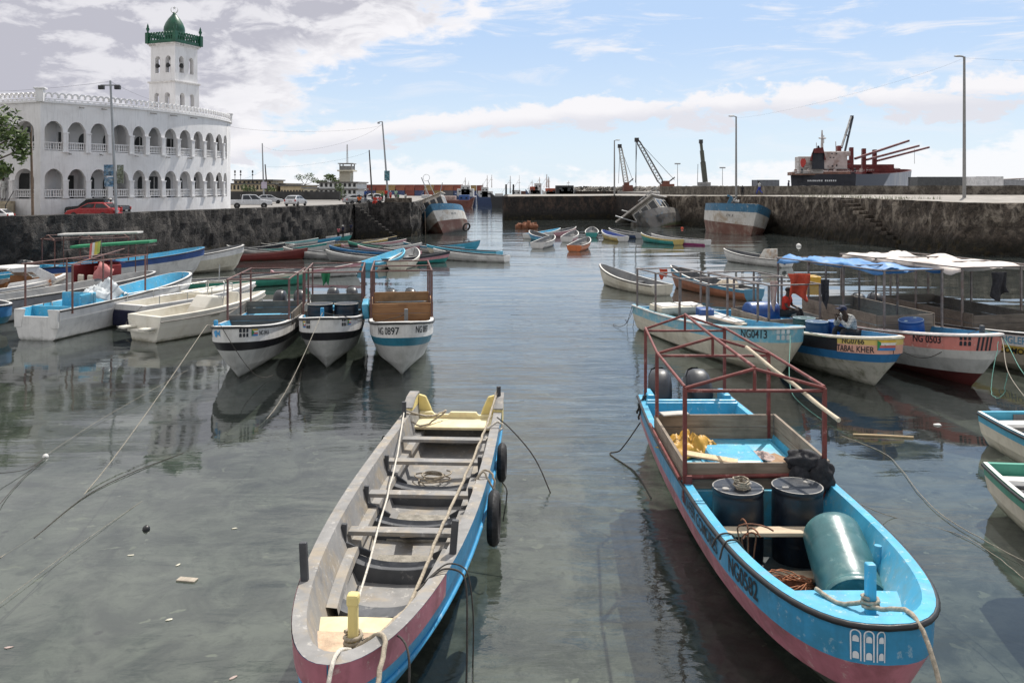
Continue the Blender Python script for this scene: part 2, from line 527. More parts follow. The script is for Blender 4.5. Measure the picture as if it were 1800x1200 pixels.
M_basL = basalt_material('black basalt rubble', (0.058, 0.053, 0.050), (0.020, 0.0195, 0.020), (0.22, 0.20, 0.18), 0.42, 1.2)
M_basR = basalt_material('limed basalt rubble', (0.125, 0.10, 0.08), (0.05, 0.042, 0.036), (0.36, 0.31, 0.25), 0.75, 1.7)
M_conc = mat('worn concrete', (0.27, 0.25, 0.225), 0.9, 0.22, 0.6, 0.3, 9, dirt=(0.16, 0.15, 0.13), damt=0.6, dscale=0.35)
M_asph = mat('dusty asphalt', (0.20, 0.19, 0.18), 0.95, 0.25, 0.3, 0.2, 12, dirt=(0.30, 0.28, 0.25), damt=0.6, dscale=0.12)
M_darkc = basalt_material('sooty old concrete', (0.05, 0.045, 0.042), (0.032, 0.03, 0.03), (0.15, 0.10, 0.075), 0.55, 1.4)

def poly_len(pl):
    out = [0.0]
    for i in range(len(pl)-1):
        out.append(out[-1]+(Vector(pl[i+1])-Vector(pl[i])).length)
    return out

def poly_at(pl, ln, s):
    for i in range(len(pl)-1):
        if s <= ln[i+1] or i == len(pl)-2:
            t = (s-ln[i])/max(1e-6, ln[i+1]-ln[i])
            a = Vector(pl[i]); b = Vector(pl[i+1])
            return a+(b-a)*t, (b-a).normalized()

def quay_wall(name, pl, ztops, mat_, batter=0.06, amp=0.16, step=0.45, cope=0.5, mat_top=None, zb=-1.8, seed=0):
    """rough masonry wall along a plan polyline; its visible face is on the right of the direction of travel"""
    mb = MB()
    ln = poly_len(pl); Ltot = ln[-1]
    nu = int(Ltot/step)
    P = []
    for i in range(nu+1):
        s = Ltot*i/nu
        p, d = poly_at(pl, ln, s)
        nrm = Vector((d.y, -d.x))
        zt = None
        for k in range(len(ln)-1):
            if s <= ln[k+1]+1e-6:
                t = (s-ln[k])/max(1e-6, ln[k+1]-ln[k]); zt = ztops[k]+(ztops[k+1]-ztops[k])*t; break
        nv = max(4, int((zt-zb)/step))
        row = []
        for j in range(12+1):
            v = j/12
            z = zb+(zt-zb)*v
            q = Vector((p.x, p.y, z))
            off = (zt-z)*batter + amp*(mnoise.noise(q*0.9+Vector((seed, 0, 0)))+0.6*mnoise.noise(q*2.7+Vector((0, seed, 0))))
            zz = z + (0.10*mnoise.noise(q*1.3) if j == 12 else 0)
            row.append((p.x+nrm.x*off, p.y+nrm.y*off, zz))
        tops = row[-1]
        row.append((p.x-nrm.x*cope*0.5, p.y-nrm.y*cope*0.5, zt+0.05*mnoise.noise(Vector((p.x, p.y, 9))*1.1)))
        row.append((p.x-nrm.x*cope, p.y-nrm.y*cope, zt+0.02))
        row.append((p.x-nrm.x*cope, p.y-nrm.y*cope, zb))
        P.append(row)
    mb.grid(P, 0, False)
    return mb.build(name, [mat_])

# left quay
QL = [(-60, 38), (-36, 44), (-28.6, 46.6), (-26.3, 50.0), (-25.4, 54.5), (-24.8, 62.0), (-23.5, 70.0), (-21.2, 79.0), (-18.3, 88.0), (-16.9, 91.5)]
quay = quay_wall('quay_wall', QL, [3.9, 3.9, 3.9, 3.9, 3.84, 3.8, 3.74, 3.7, 3.7, 3.75], M_basL, 0.05, 0.22, 0.35, 0.7, seed=3)
tag(quay, 'long dark rubble stone quay wall running below the white mosque', 'quay wall')
QE = [(-16.9, 91.5), (-15.8, 95.2), (-11.6, 95.6), (-10.9, 97.2), (-11.2, 104), (-14.0, 150)]
e2 = quay_wall('jetty_wall', QE, [3.75, 3.85, 3.85, 3.85, 3.8, 3.7], M_basL, 0.10, 0.28, 0.45, 0.7, seed=8)
tag(e2, 'rough stone end of the left quay with steps, people sitting above it', 'quay wall')
g = MB()
inset = [(-60, 38.6), (-36, 44.6), (-29.0, 47.1), (-26.8, 50.3), (-25.9, 54.6), (-25.3, 62.1), (-24.0, 70.2), (-21.7, 79.3), (-18.8, 88.2), (-17.3, 92.0), (-16.2, 95.8), (-12.0, 96.2), (-11.5, 97.5), (-11.8, 104), (-14.6, 150), (-32, 245), (-500, 245), (-500, 38.6)]
g.slab(inset, 2.8, 3.45)
tag(g.build('quay_road', M_asph), kind='structure')
# low parapet on the jetty head and its broken steps
p = MB()
a0 = Vector((-14.3, 95.9, 0)); a1 = Vector((-11.5, 96.3, 0)); a2 = Vector((-11.9, 99.5, 0))
p.beam((a0.x, a0.y, 3.9), (a1.x, a1.y, 3.9), 0.45, 0.9)
p.beam((a1.x-0.05, a1.y+0.24, 3.9), (a2.x, a2.y, 3.9), 0.45, 0.9)
tag(p.build('parapet', M_basR, bevel=0.06), 'short grey parapet block on the end of the left jetty', 'parapet')
st = MB()
for i in range(11):
    st.box((-17.6+0.36*i+1.0, 92.6+0.16*i-0.9, 0.12+0.16*(10-i)), (0.55, 1.5, 0.42+0.30*(10-i)), 0, R(12))
tag(st.build('stone_steps', M_basL, bevel=0.04), 'broken dark stone steps going down the jetty to the water', 'steps')

# right quay
QR = [(-1.6, 190), (-1.6, 145), (8, 146.5), (18, 149), (22.5, 128), (30.2, 113), (32.8, 100), (34.6, 89), (36.0, 77.5), (37.2, 70.5), (42, 68.6), (75, 66)]
zr = [4.0, 4.0, 4.05, 4.1, 4.25, 4.4, 4.45, 4.45, 4.35, 4.25, 4.25, 4.25]
rq = quay_wall('quay_wall', QR[4:], zr[4:], M_basR, 0.06, 0.30, 0.45, 0.8, seed=21)
tag(rq, 'rough limed stone quay wall on the right, dark with weed at the bottom', 'quay wall')
rq2 = quay_wall('pier_wall', QR[:5], zr[:5], M_darkc, 0.01, 0.05, 1.0, 0.8, seed=30)
tag(rq2, 'straight sooty concrete pier wall closing the harbour basin', 'quay wall')
g = MB()
ins = [(-1.1, 190), (-1.1, 145.5), (8, 147.1), (18.4, 149.6), (23.0, 128.2), (30.7, 113.2), (33.3, 100.3), (35.1, 89.4), (36.5, 77.9), (37.6, 71.2), (42.1, 69.3), (75, 66.6), (75, 84.5), (60, 84.5), (40, 97), (34, 112), (27.5, 145), (26, 190)]
zz = [4.0, 4.0, 4.05, 4.1, 4.25, 4.4, 4.45, 4.45, 4.35, 4.25, 4.25, 4.25, 4.76, 4.76, 4.72, 4.55, 4.3, 4.1]
n_ = len(ins)
g.add([(p_[0], p_[1], z_) for p_, z_ in zip(ins, zz)]+[(p_[0], p_[1], 3.2) for p_ in ins], [tuple(range(n_))]+[(i, i+n_, (i+1) % n_+n_, (i+1) % n_) for i in range(n_)])
tag(g.build('quay_pavement', M_conc), kind='structure')
g = MB()
g.slab([(75, 84.6), (60, 84.6), (40, 97.1), (34.1, 112), (27.6, 145), (26.1, 190), (26.1, 260), (400, 260), (400, 84.6)], 3.0, 4.6)
tag(g.build('port_ground', M_asph), kind='structure')
# parapet along the back of the right quay
pp = [(26.2, 150), (33.6, 112.5), (39.5, 97.6), (60, 85.2), (110, 83)]
mbp = MB()
lnp = poly_len(pp)
P = []
for i in range(121):
    q, d = poly_at(pp, lnp, lnp[-1]*i/120)
    nr = Vector((d.y, -d.x))
    w_ = 0.22+0.05*mnoise.noise(Vector((i*0.6, 1, 0)))
    zt = 5.72+0.07*mnoise.noise(Vector((i*0.9, 5, 0)))
    P.append([(q.x+nr.x*w_, q.y+nr.y*w_, 4.0), (q.x+nr.x*w_, q.y+nr.y*w_, zt), (q.x-nr.x*w_, q.y-nr.y*w_, zt), (q.x-nr.x*w_, q.y-nr.y*w_, 4.0)])
mbp.grid(P, 0, False)
M_par = basalt_material('rough parapet masonry', (0.17, 0.15, 0.125), (0.09, 0.08, 0.07), (0.36, 0.33, 0.28), 0.5, 0.5)
tag(mbp.build('parapet', M_par), 'long low rough stone parapet along the back of the right quay', 'parapet')
# steps let into the right quay wall
st = MB()
for i in range(12):
    st.box((33.9+0.22*i, 86.6-0.75*i, 4.1-0.36*i), (1.6, 0.85, 0.36), 0, R(25))
tag(st.build('stone_steps', M_basR, bevel=0.05), 'dark weedy stone steps built against the right quay wall', 'steps')
# grass tufts along the edge
gm = mat('dry verge grass', (0.10, 0.12, 0.04), 0.9, 0.4, 6)
gb = MB()
for i in range(420):
    s_ = rnd.random()
    q, d = poly_at(QR[6:9], poly_len(QR[6:9]), s_*22)
    x_ = q.x+0.5+rnd.random()*1.0+ (3 if rnd.random() < .3 else 0); y_ = q.y+0.6+rnd.random()*1.5
    h_ = 0.12+0.25*rnd.random(); a_ = rnd.random()*6.28
    gb.add([(x_, y_, 4.40), (x_+0.06*math.cos(a_), y_+0.06*math.sin(a_), 4.40), (x_+0.12*math.cos(a_+1), y_+0.12*math.sin(a_+1), 4.45+h_)], [(0, 1, 2)])
tag(gb.build('grass', gm), kind='stuff')
# ------------------------------------------------------------------ mosque
M_white = mat('white limewash', (0.74, 0.73, 0.73), 0.85, 0.06, 0.5, 0.08, 6, dirt=(0.55, 0.53, 0.52), damt=0.5, dscale=0.35, streak=0.3)
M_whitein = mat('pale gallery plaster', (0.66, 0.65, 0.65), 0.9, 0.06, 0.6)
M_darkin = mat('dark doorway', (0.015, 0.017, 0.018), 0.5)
M_green = mat('green gloss paint', (0.006, 0.075, 0.038), 0.4, 0.25, 1.5, 0.03)
M_step = mat('ochre stone steps', (0.42, 0.36, 0.26), 0.9, 0.2, 2, 0.1, dirt=(0.2, 0.17, 0.13), damt=0.6)
M_iron = mat('dark iron', (0.03, 0.03, 0.032), 0.5, 0.2)
M_glassd = mat('dim window glass', (0.03, 0.035, 0.04), 0.08, 0.2)

mosque = thing('mosque', 'white two storey mosque with arcaded galleries curving above the harbour', 'mosque', (-25, 75, 3.7))
MI = Matrix.Translation((25, -75, -3.7))
A0, A1, LM = 43.5, 93.5, 19.1
C0 = Vector((-31.5, 57.0))
ARC = [(0.0, C0.copy(), R(A0))]
_p = C0.copy(); _s = 0.0; ds = 0.05
while _s < LM+9:
    if _s < LM: a = R(A0+(A1-A0)*_s/LM)
    else: a = R(A1)+(_s-LM)*0.16
    _p = _p+Vector((math.cos(a), math.sin(a)))*ds; _s += ds
    ARC.append((_s, _p.copy(), a))
AW = R(-20)
def FP(s):
    if s < 0:
        return C0+Vector((math.cos(AW), math.sin(AW)))*s, AW
    i = min(len(ARC)-1, int(s/ds+0.5))
    return ARC[i][1], ARC[i][2]
def FO(s, z, off=0.0):
    """façade point at arc length s and height z, off metres in front of the wall"""
    p, a = FP(s)
    if s < 0.001: a = R(A0)*0.5+AW*0.5 if abs(s) < 0.001 else a
    return (p.x+math.sin(a)*off, p.y-math.cos(a)*off, z)
def s_at(px):
    best = None
    for s, p, a in ARC:
        if s > LM: break
        q = 900+p.x/p.y*FPX
        if best is None or abs(q-px) < best[0]: best = (abs(q-px), s)
    return best[1]
bounds_px = [74, 115, 155, 193, 230, 258, 286, 313, 338, 359, 378, 392, 399.5]
SB = [s_at(p) for p in bounds_px]
SB[0] = 0.10
wing = [-9.4, -7.1, -4.9, -2.55, -0.35]
ZB, ZS1, ZA1, ZT1 = 3.4, 4.88, 5.98, 6.78      # plinth, gallery floor, spring, crown (ground floor)
ZS2, ZA2, ZT2, ZC = 8.05, 9.22, 10.0, 11.25
wall = MB(); inner = MB()
OFFD = 0.32
def arch_bay(a, b, z0, z1, zs, zsp, zt, frac=0.80, door=None):
    c = (a+b)/2; hw = (b-a)*frac/2
    n = 12
    k = 5
    def q(s0, s1, za, zb):
        m_ = max(1, int((s1-s0)/0.45+0.99))
        wall.grid([[FO(s0+(s1-s0)*i/m_, za), FO(s0+(s1-s0)*i/m_, zb)] for i in range(m_+1)], 0, False, MI)
    q(a, b, z0, zs)
    q(a, c-hw, zs, z1); q(c+hw, b, zs, z1)
    top = []
    for i in range(n+1):
        t = PI-PI*i/n
        top.append((c+hw*math.cos(t), zsp+(zt-zsp)*math.sin(t)))
    wall.grid([[FO(s, z), FO(s, z1)] for s, z in top], 0, False, MI)
    outline = [(c-hw, zs)]+top+[(c+hw, zs)]
    wall.grid([[FO(s, z), FO(s, z, -OFFD)] for s, z in outline], 0, False, MI)
    wall.grid([[FO(c-hw, zs), FO(c-hw, zs, -OFFD)], [FO(c+hw, zs), FO(c+hw, zs, -OFFD)]], 0, False, MI)
    return c, hw
def balustrade(c, hw, z, h=0.50):
    mb = MB()
    for zz in (z+0.03, z+h):
        mb.grid([[FO(c-hw, zz-0.03, -0.05), FO(c-hw, zz+0.035, -0.05)], [FO(c, zz-0.03, -0.05), FO(c, zz+0.035, -0.05)], [FO(c+hw, zz-0.03, -0.05), FO(c+hw, zz+0.035, -0.05)]], 0, False, MI)
        mb.grid([[FO(c-hw, zz+0.035, -0.05), FO(c-hw, zz+0.035, -0.17)], [FO(c+hw, zz+0.035, -0.05), FO(c+hw, zz+0.035, -0.17)]], 0, False, MI)
    nb_ = max(4, int(round(2*hw/0.155)))
    for i in range(nb_):
        s = c-hw+2*hw*(i+0.5)/nb_
        p = FO(s, z, -0.11)
        T = MI @ Matrix.Translation(Vector(p))
        mb.lathe([(0.045, 0.06), (0.032, 0.12), (0.058, 0.22), (0.03, 0.34), (0.045, h-0.03)], 6, 0, T, True, False)
    mb.build('balustrade', M_white, mosque)
bays = [(SB[i], SB[i+1]) for i in range(12)]+[(wing[i], wing[i+1]) for i in range(4)]
dr = random.Random(4)
for bi, (a, b) in enumerate(bays):
    ent = bi == 14        # the bay with the entrance steps
    c, hw = arch_bay(a, b, ZB, 7.4, ZB+1.35 if not ent else ZB+1.2, ZA1, ZT1)
    if not ent: balustrade(c, hw, ZS1-0.02)
    c, hw = arch_bay(a, b, 7.4, ZC, ZS2-0.05, ZA2, ZT2)
    balustrade(c, hw, ZS2)
    # doors and windows at the back of the galleries
    for zf, zt_ in ((ZB+1.0, 6.35), (7.45, 9.35)):
        dd = -1.55
        wdt = (b-a)*(0.42+0.20*dr.random()); o_ = (dr.random()-0.7)*0.35*(b-a)
        if ent and zf < 6: wdt = (b-a)*0.8; o_ = 0; zt_ = 6.5
        s0, s1 = c+o_-wdt/2, c+o_+wdt/2
        dp = [(s0, zf), (s0, zt_-wdt*0.5)]+[((s0+s1)/2-wdt/2*math.cos(PI*i/8), zt_-wdt*0.5+wdt*0.5*math.sin(PI*i/8)) for i in range(1, 8)]+[(s1, zt_-wdt*0.5), (s1, zf)]
        if dr.random() < 0.3: dp = [(s0, zf), (s0, zt_), (s1, zt_), (s1, zf)]
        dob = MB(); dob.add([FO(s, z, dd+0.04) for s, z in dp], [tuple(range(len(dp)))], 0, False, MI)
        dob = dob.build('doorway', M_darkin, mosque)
        if zf > 6 or dr.random() < 0.4:
            f_ = MB()
            f_.beam(FO(s0, zf+0.9, dd+0.07), FO(s1, zf+0.9, dd+0.07), 0.05, 0.05, 0, MI)
            f_.beam(FO((s0+s1)/2, zf, dd+0.07), FO((s0+s1)/2, zt_-0.05, dd+0.07), 0.05, 0.05, 0, MI)
            f_.build('door_frame', M_white, dob)
q_gap = [-0.36, -0.2, 0.0, 0.06, 0.11]
wall.grid([[FO(s, ZB), FO(s, ZC)] for s in q_gap], 0, False, MI)
# pilasters with small capitals between the arches
for s in SB[1:-1]+wing[1:4]:
    for z0, z1 in ((ZS1-0.05, ZA1), (ZS2-0.1, ZA2)):
        p, a = FP(s)
        wd = 0.40
        T = MI @ Matrix.Translation((p.x, p.y, 0)) @ Matrix.Rotation(a, 4, 'Z')
        pil = MB()
        pil.box((0, -0.04, (z0+z1)/2), (wd*0.85, 0.16, z1-z0-0.08), 0, 0, T)
        pil.box((0, -0.05, z1+0.01), (wd*1.05, 0.22, 0.09), 0, 0, T)
        pil.box((0, -0.05, z0), (wd*1.05, 0.22, 0.10), 0, 0, T)
        pil.build('pilaster', M_white, mosque)
# corner pier
p, a = FP(0.0)
T = MI @ Matrix.Translation((p.x, p.y, 0)) @ Matrix.Rotation((R(A0)+AW)/2, 4, 'Z')
# rounded far end beyond the last arch, and a closing wall behind
end_s = [SB[-1]+(LM+9-SB[-1])*i/24 for i in range(25)]
wall.grid([[FO(s, ZB), FO(s, ZC)] for s in end_s], 0, True, MI)
lp = Vector(FO(wing[0], 0)); rp = Vector(FO(end_s[-1], 0))
wall.add([FO(wing[0], ZB), (lp.x-1, lp.y+34, ZB), (lp.x-1, lp.y+34, ZC), FO(wing[0], ZC)], [(0, 1, 2, 3)], 0, False, MI)
wall.add([(lp.x-1, lp.y+34, ZB), (rp.x-3, rp.y+10, ZB), (rp.x-3, rp.y+10, ZC), (lp.x-1, lp.y+34, ZC)], [(0, 1, 2, 3)], 0, False, MI)
wall.add([(rp.x-3, rp.y+10, ZB), FO(end_s[-1], ZB), FO(end_s[-1], ZC), (rp.x-3, rp.y+10, ZC)], [(0, 1, 2, 3)], 0, False, MI)
wall.build('wall', M_white, mosque, merge=True)
# gallery: back wall, floors and ceiling
ss = [wing[0]+(LM-wing[0])*i/60 for i in range(61)]
inner.grid([[FO(s, ZB, -1.55), FO(s, ZC, -1.55)] for s in ss], 0, True, MI)
for z in (ZB+1.0, 7.35, 7.45, ZC-0.15):
    inner.grid([[FO(s, z, -OFFD), FO(s, z, -1.55)] for s in ss], 0, False, MI)
for s in (SB[2], SB[4], SB[6], SB[8], SB[10], wing[1], wing[3]):
    for z0, z1 in ((ZB+1, 7.3), (7.45, ZC)):
        if s > 0 and dr.random() < 0.75:
            inner.add([FO(s, z0, -0.4), FO(s, z0, -1.55), FO(s, z1, -1.55), FO(s, z1, -0.4)], [(0, 1, 2, 3)], 0, False, MI)
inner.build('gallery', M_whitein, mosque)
# roof
rf = MB()
ro = [FO(s, 0, -0.1)[:2] for s in [wing[0]+(LM+9-wing[0])*i/50 for i in range(51)]]+[(rp.x-3.2, rp.y+9.8), (lp.x-0.8, lp.y+33.8)]
rf.slab(ro, ZC-0.25, ZC-0.05, 0, MI)
rf.build('roof', mat('grey flat roof', (0.45, 0.44, 0.43), 0.9), mosque)
# cornice, perforated parapet of small horseshoe arches
cp = MB()
sl = [wing[0]+(LM+4-wing[0])*i/150 for i in range(151)]
def band(mb, z0, z1, o, m=0):
    mb.grid([[FO(s, z0, 0.0), FO(s, z0, o), FO(s, z1, o), FO(s, z1, -0.12)] for s in sl], m, False, MI)
band(cp, ZC-0.05, ZC+0.10, 0.14)
band(cp, ZC+0.17, ZC+0.24, 0.05)
s = wing[0]
while s < LM+3:
    p, a = FP(s)
    T = MI @ Matrix.Translation((p.x, p.y, ZC)) @ Matrix.Rotation(a, 4, 'Z')
    cp.box((0.0, 0.0, 0.14), (0.10, 0.10, 0.10), 0, 0, T)
    # horseshoe ring
    ro_, ri_ = 0.245, 0.145
    ring = []
    for i in range(11):
        t = R(-30)+R(240)*i/10
        ring.append((math.cos(t), math.sin(t)))
    zc = 0.42
    for y0, y1 in ((-0.06, 0.06),):
        P = [[(c_*ro_, y0, zc+s_*ro_), (c_*ri_, y0, zc+s_*ri_), (c_*ri_, y1, zc+s_*ri_), (c_*ro_, y1, zc+s_*ro_), (c_*ro_, y0, zc+s_*ro_)] for c_, s_ in ring]
        cp.grid(P, 0, False, T)
    s += 0.43
cp.build('parapet', M_white, mosque)
pt = MB(); M_spout = mat('grimy spout', (0.35, 0.34, 0.33), 0.9)
p, a = FP(0.0)
T = MI @ Matrix.Translation((p.x, p.y, ZC)) @ Matrix.Rotation(R(10), 4, 'Z')
pt.box((0, 0, 0.42), (0.50, 0.45, 0.85), 0, 0, T); pt.box((0, 0, 0.88), (0.72, 0.62, 0.10), 0, 0, T)
pt.build('parapet_post', M_white, mosque, bevel=0.02)
pt = MB()
p, a = FP(LM+1.0)
T = MI @ Matrix.Translation((p.x, p.y, ZC)) @ Matrix.Rotation(a, 4, 'Z')
pt.box((0, 0, 0.36), (0.35, 0.35, 0.72), 0, 0, T); pt.box((0, 0, 0.74), (0.6, 0.5, 0.10), 0, 0, T)
pt.build('parapet_post', M_white, mosque, bevel=0.02)
# water spouts and lamps that throw long shadows down the façade
for px in (140, 180, 265, 300, 335):
    s = s_at(px)
    sp_ = MB(); sp_.beam(FO(s, ZC-0.22, -0.05), FO(s, ZC-0.30, 0.60), 0.09, 0.09, 0, MI); sp_.build('water_spout', M_spout, mosque)
for px in (122, 176, 238, 292, 330):
    s = s_at(px)
    sp_ = MB(); sp_.beam(FO(s, ZS2-0.22, -0.05), FO(s, ZS2-0.28, 0.36), 0.08, 0.08, 0, MI); sp_.build('water_spout', M_spout, mosque)
# entrance steps and handrail
es = MB()
ca, cb = wing[2], wing[3]
for i in range(7):
    o0 = 0.02+0.36*i
    zt_ = ZB+1.2-0.17*i
    es.grid([[FO(ca-0.5-0.25*i, zt_, o0), FO(cb+0.3+0.28*i, zt_, o0)], [FO(ca-0.5-0.25*i, zt_, o0+0.38), FO(cb+0.3+0.28*i, zt_, o0+0.38)], [FO(ca-0.5-0.25*i, ZB-0.2, o0+0.38), FO(cb+0.3+0.28*i, ZB-0.2, o0+0.38)]], 0, False, MI)
    es.grid([[FO(cb+0.3+0.28*i, zt_, o0), FO(cb+0.3+0.28*i, zt_, o0+0.38)], [FO(cb+0.3+0.28*i, ZB-0.2, o0), FO(cb+0.3+0.28*i, ZB-0.2, o0+0.38)]], 0, False, MI)
es.build('entrance_steps', M_step, mosque)
hr = MB()
hr.tube([FO(cb+0.3, ZB+1.85, 0.15), FO(cb+1.7, ZB+0.95, 1.9), FO(cb+1.7, ZB, 1.9)], 0.03, 6, 0, MI)
hr.build('handrail', M_iron, mosque)

# minaret
mn = thing('minaret', 'square white minaret with green crown and onion dome behind the mosque roof', 'minaret', (-30.8, 78.0, 0))
FA = R(21.9); S = 3.08
ex = Vector((-math.cos(FA), math.sin(FA), 0)); ey = Vector((math.sin(FA), math.cos(FA), 0))
cxy = (ex+ey)*S/2
T0 = Matrix.Translation(cxy) @ Matrix.Rotation(math.atan2(ey.y, ey.x), 4, 'Z')   # local: x towards far right, y towards far left
ZTOP = 18.6
def tower_face(mb, rot, tiers, w2, dep):
    T = T0 @ Matrix.Rotation(rot, 4, 'Z')
    Y_ = -w2
    for (z0, z1, zs, zsp, hw, xs, w_) in tiers:
        Y_ = -w_
        xsort = [-w_]+[v for x in xs for v in (x-hw, x+hw)]+[w_]
        for i in range(0, len(xsort)-1):
            x0, x1 = xsort[i], xsort[i+1]
            if i % 2 == 0:
                mb.add([(x0, Y_, z0), (x1, Y_, z0), (x1, Y_, z1), (x0, Y_, z1)], [(0, 1, 2, 3)], 0, False, T)
            else:
                mb.add([(x0, Y_, z0), (x1, Y_, z0), (x1, Y_, zs), (x0, Y_, zs)], [(0, 1, 2, 3)], 0, False, T)
                c = (x0+x1)/2
                top = [(c-hw*math.cos(PI*k/8), zsp+hw*math.sin(PI*k/8)) for k in range(9)]
                mb.grid([[(x, Y_, z), (x, Y_, z1)] for x, z in top], 0, False, T)
                ol = [(x0, zs)]+top+[(x1, zs), (x0, zs)]
                mb.grid([[(x, Y_, z), (x, Y_+dep, z)] for x, z in ol], 0, False, T)
tiers = [(8.0, 15.2, 12.9, 13.95, 0.30, (-0.62, 0.62), S/2), (15.3, ZTOP, 16.1, 17.35, 0.30, (-0.62, 0.62), S/2-0.10)]
tw = MB()
for k in range(4):
    tower_face(tw, k*PI/2, tiers, S/2, 0.45)
for z in (15.2, 15.3, ZTOP-0.02, 12.2):
    tw.box((0, 0, z), (S-0.02, S-0.02, 0.06), 0, 0, T0)
tw.build('shaft', M_white, mn)
M_corn = mat('stained cornice', (0.66, 0.64, 0.62), 0.9, 0.15, 1.5, dirt=(0.2, 0.18, 0.16), damt=0.7, dscale=1.5)
co = MB()
co.box((0, 0, 15.24), (S+0.22, S+0.22, 0.16), 0, 0, T0)
co.build('cornice', M_corn, mn, bevel=0.02)
co = MB()
co.box((0, 0, ZTOP+0.06), (S+0.05, S+0.05, 0.14), 0, 0, T0); co.box((0, 0, ZTOP+0.17), (S+0.25, S+0.25, 0.10), 0, 0, T0)
co.build('cornice', M_corn, mn, bevel=0.02)
gc = MB()
h2 = S/2+0.08
zb_ = ZTOP+0.23
for k in range(4):
    T = T0 @ Matrix.Rotation(k*PI/2, 4, 'Z')
    gc.box((0, -h2, zb_+0.14), (2*h2, 0.14, 0.28), 0, 0, T)
    gc.box((0, -h2, zb_+0.66), (2*h2, 0.10, 0.08), 0, 0, T)
    nA = 8
    for i in range(nA):
        x = -h2+0.3+(2*h2-0.6)*(i+0.5)/nA
        ring = [(math.cos(R(-35)+R(250)*j/8), math.sin(R(-35)+R(250)*j/8)) for j in range(9)]
        P = [[(x+c_*0.17, -h2-0.05, zb_+0.78+s_*0.24), (x+c_*0.085, -h2-0.05, zb_+0.78+s_*0.13), (x+c_*0.085, -h2+0.05, zb_+0.78+s_*0.13), (x+c_*0.17, -h2+0.05, zb_+0.78+s_*0.24), (x+c_*0.17, -h2-0.05, zb_+0.78+s_*0.24)] for c_, s_ in ring]
        gc.grid(P, 0, False, T)
        gc.box((x, -h2, zb_+0.42), (0.09, 0.12, 0.46), 0, 0, T)
    gc.box((h2, -h2, zb_+0.5), (0.34, 0.34, 1.0), 0, 0, T)
    gc.lathe([(0.10, 0), (0.07, 0.12), (0.17, 0.35), (0.08, 0.55), (0.10, 0.6), (0.0, 0.9)], 8, 0, T @ Matrix.Translation((h2, -h2, zb_+1.0)))
gc.build('green_parapet', M_green, mn)
dm = MB()
zd = zb_
dm.lathe([(0.88, 0), (0.88, 0.95), (0.93, 1.0), (0.93, 1.08), (0.90, 1.14), (0.96, 1.38), (0.92, 1.68), (0.78, 2.05), (0.54, 2.45), (0.30, 2.75), (0.15, 2.95), (0.09, 3.10), (0.0, 3.12)], 24, 0, T0 @ Matrix.Translation((0, 0, zd)))
dm.build('dome', M_green, mn)
cr = MB()
pts = []
for i in range(15):
    t = R(-225)+R(270)*i/14
    pts.append((0.30*math.cos(t), 0, 3.34+0.30*math.sin(t)))
cr.tube(pts, [0.012+0.05*math.sin(PI*i/14) for i in range(15)], 6, 0, T0 @ Matrix.Translation((0, 0, zd)) @ Matrix.Rotation(R(-45), 4, 'Z'))
T = T0 @ Matrix.Translation((0, 0, zd+3.50)) @ Matrix.Rotation(R(-45), 4, 'Z')
cr.prism([((0.17 if i % 2 == 0 else 0.07)*math.sin(PI*i/5), (0.17 if i % 2 == 0 else 0.07)*math.cos(PI*i/5)) for i in range(10)], 0.04, 0, T)
cr.build('crescent', mat('pale metal', (0.6, 0.6, 0.58), 0.4), mn)
# loudspeakers in the upper openings
for k, x in ((3, -0.62), (3, 0.62), (0, -0.62)):
    ls = MB()
    T = T0 @ Matrix.Rotation((k)*PI/2, 4, 'Z') @ Matrix.Translation((x, -S/2+0.25, 16.75)) @ Matrix.Rotation(R(90), 4, 'X')
    ls.lathe([(0.06, -0.3), (0.08, -0.1), (0.24, 0.18), (0.22, 0.18), (0.05, -0.05)], 12, 0, T)
    ls.build('loudspeaker', M_iron, mn)
# ------------------------------------------------------------------ background
def simple_box_building(name, label, x0, x1, ytop, ybase_z, d, depth, m, floors=2, arch=True, nwin=8, roof=None, group=None):
    A = AT(x0, ytop, d); B = AT(x1, ytop, d)
    W = B.x-A.x; H = A.z-ybase_z
    t = thing(name, label, 'building', ((A.x+B.x)/2, d, ybase_z), 0, group)
    mb = MB(); mb.box((0, depth/2, H/2), (W, depth, H)); mb.build('wall', m, t)
    fh = H/floors
    slab_ = MB()
    for f in range(floors):
        z = f*fh
        for i in range(nwin):
            x = -W/2+W*(i+0.5)/nwin
            hw = W/nwin*0.27
            top = [(x-hw*math.cos(PI*k/6), z+fh*0.62+hw*math.sin(PI*k/6)*1.0) for k in range(7)] if arch else [(x-hw, z+fh*0.75), (x+hw, z+fh*0.75)]
            poly = [(x-hw, z+fh*0.25)]+top+[(x+hw, z+fh*0.25)]
            wm = MB(); wm.prism(poly, 0.3, 0, Matrix.Translation((0, -0.03, 0))); wm.build('window', M_darkin, t)
        slab_.box((0, depth/2, z+fh-0.12), (W+0.6, depth+0.6, 0.24))
    slab_.build('roof', roof or M_bslab, t)
    return t, W, H
M_bslab = mat('dark weathered slab', (0.12, 0.115, 0.11), 0.9)
M_sand = mat('sandy plaster', (0.55, 0.46, 0.31), 0.9, 0.12, 0.5, dirt=(0.3, 0.25, 0.18), damt=0.5, dscale=0.4)
M_cream = mat('cream plaster', (0.62, 0.58, 0.47), 0.9, 0.1, 0.5, dirt=(0.4, 0.36, 0.28), damt=0.5, dscale=0.4)
M_pale = mat('pale grey plaster', (0.62, 0.63, 0.62), 0.9, 0.1, 0.5, dirt=(0.42, 0.42, 0.42), damt=0.4, dscale=0.4)
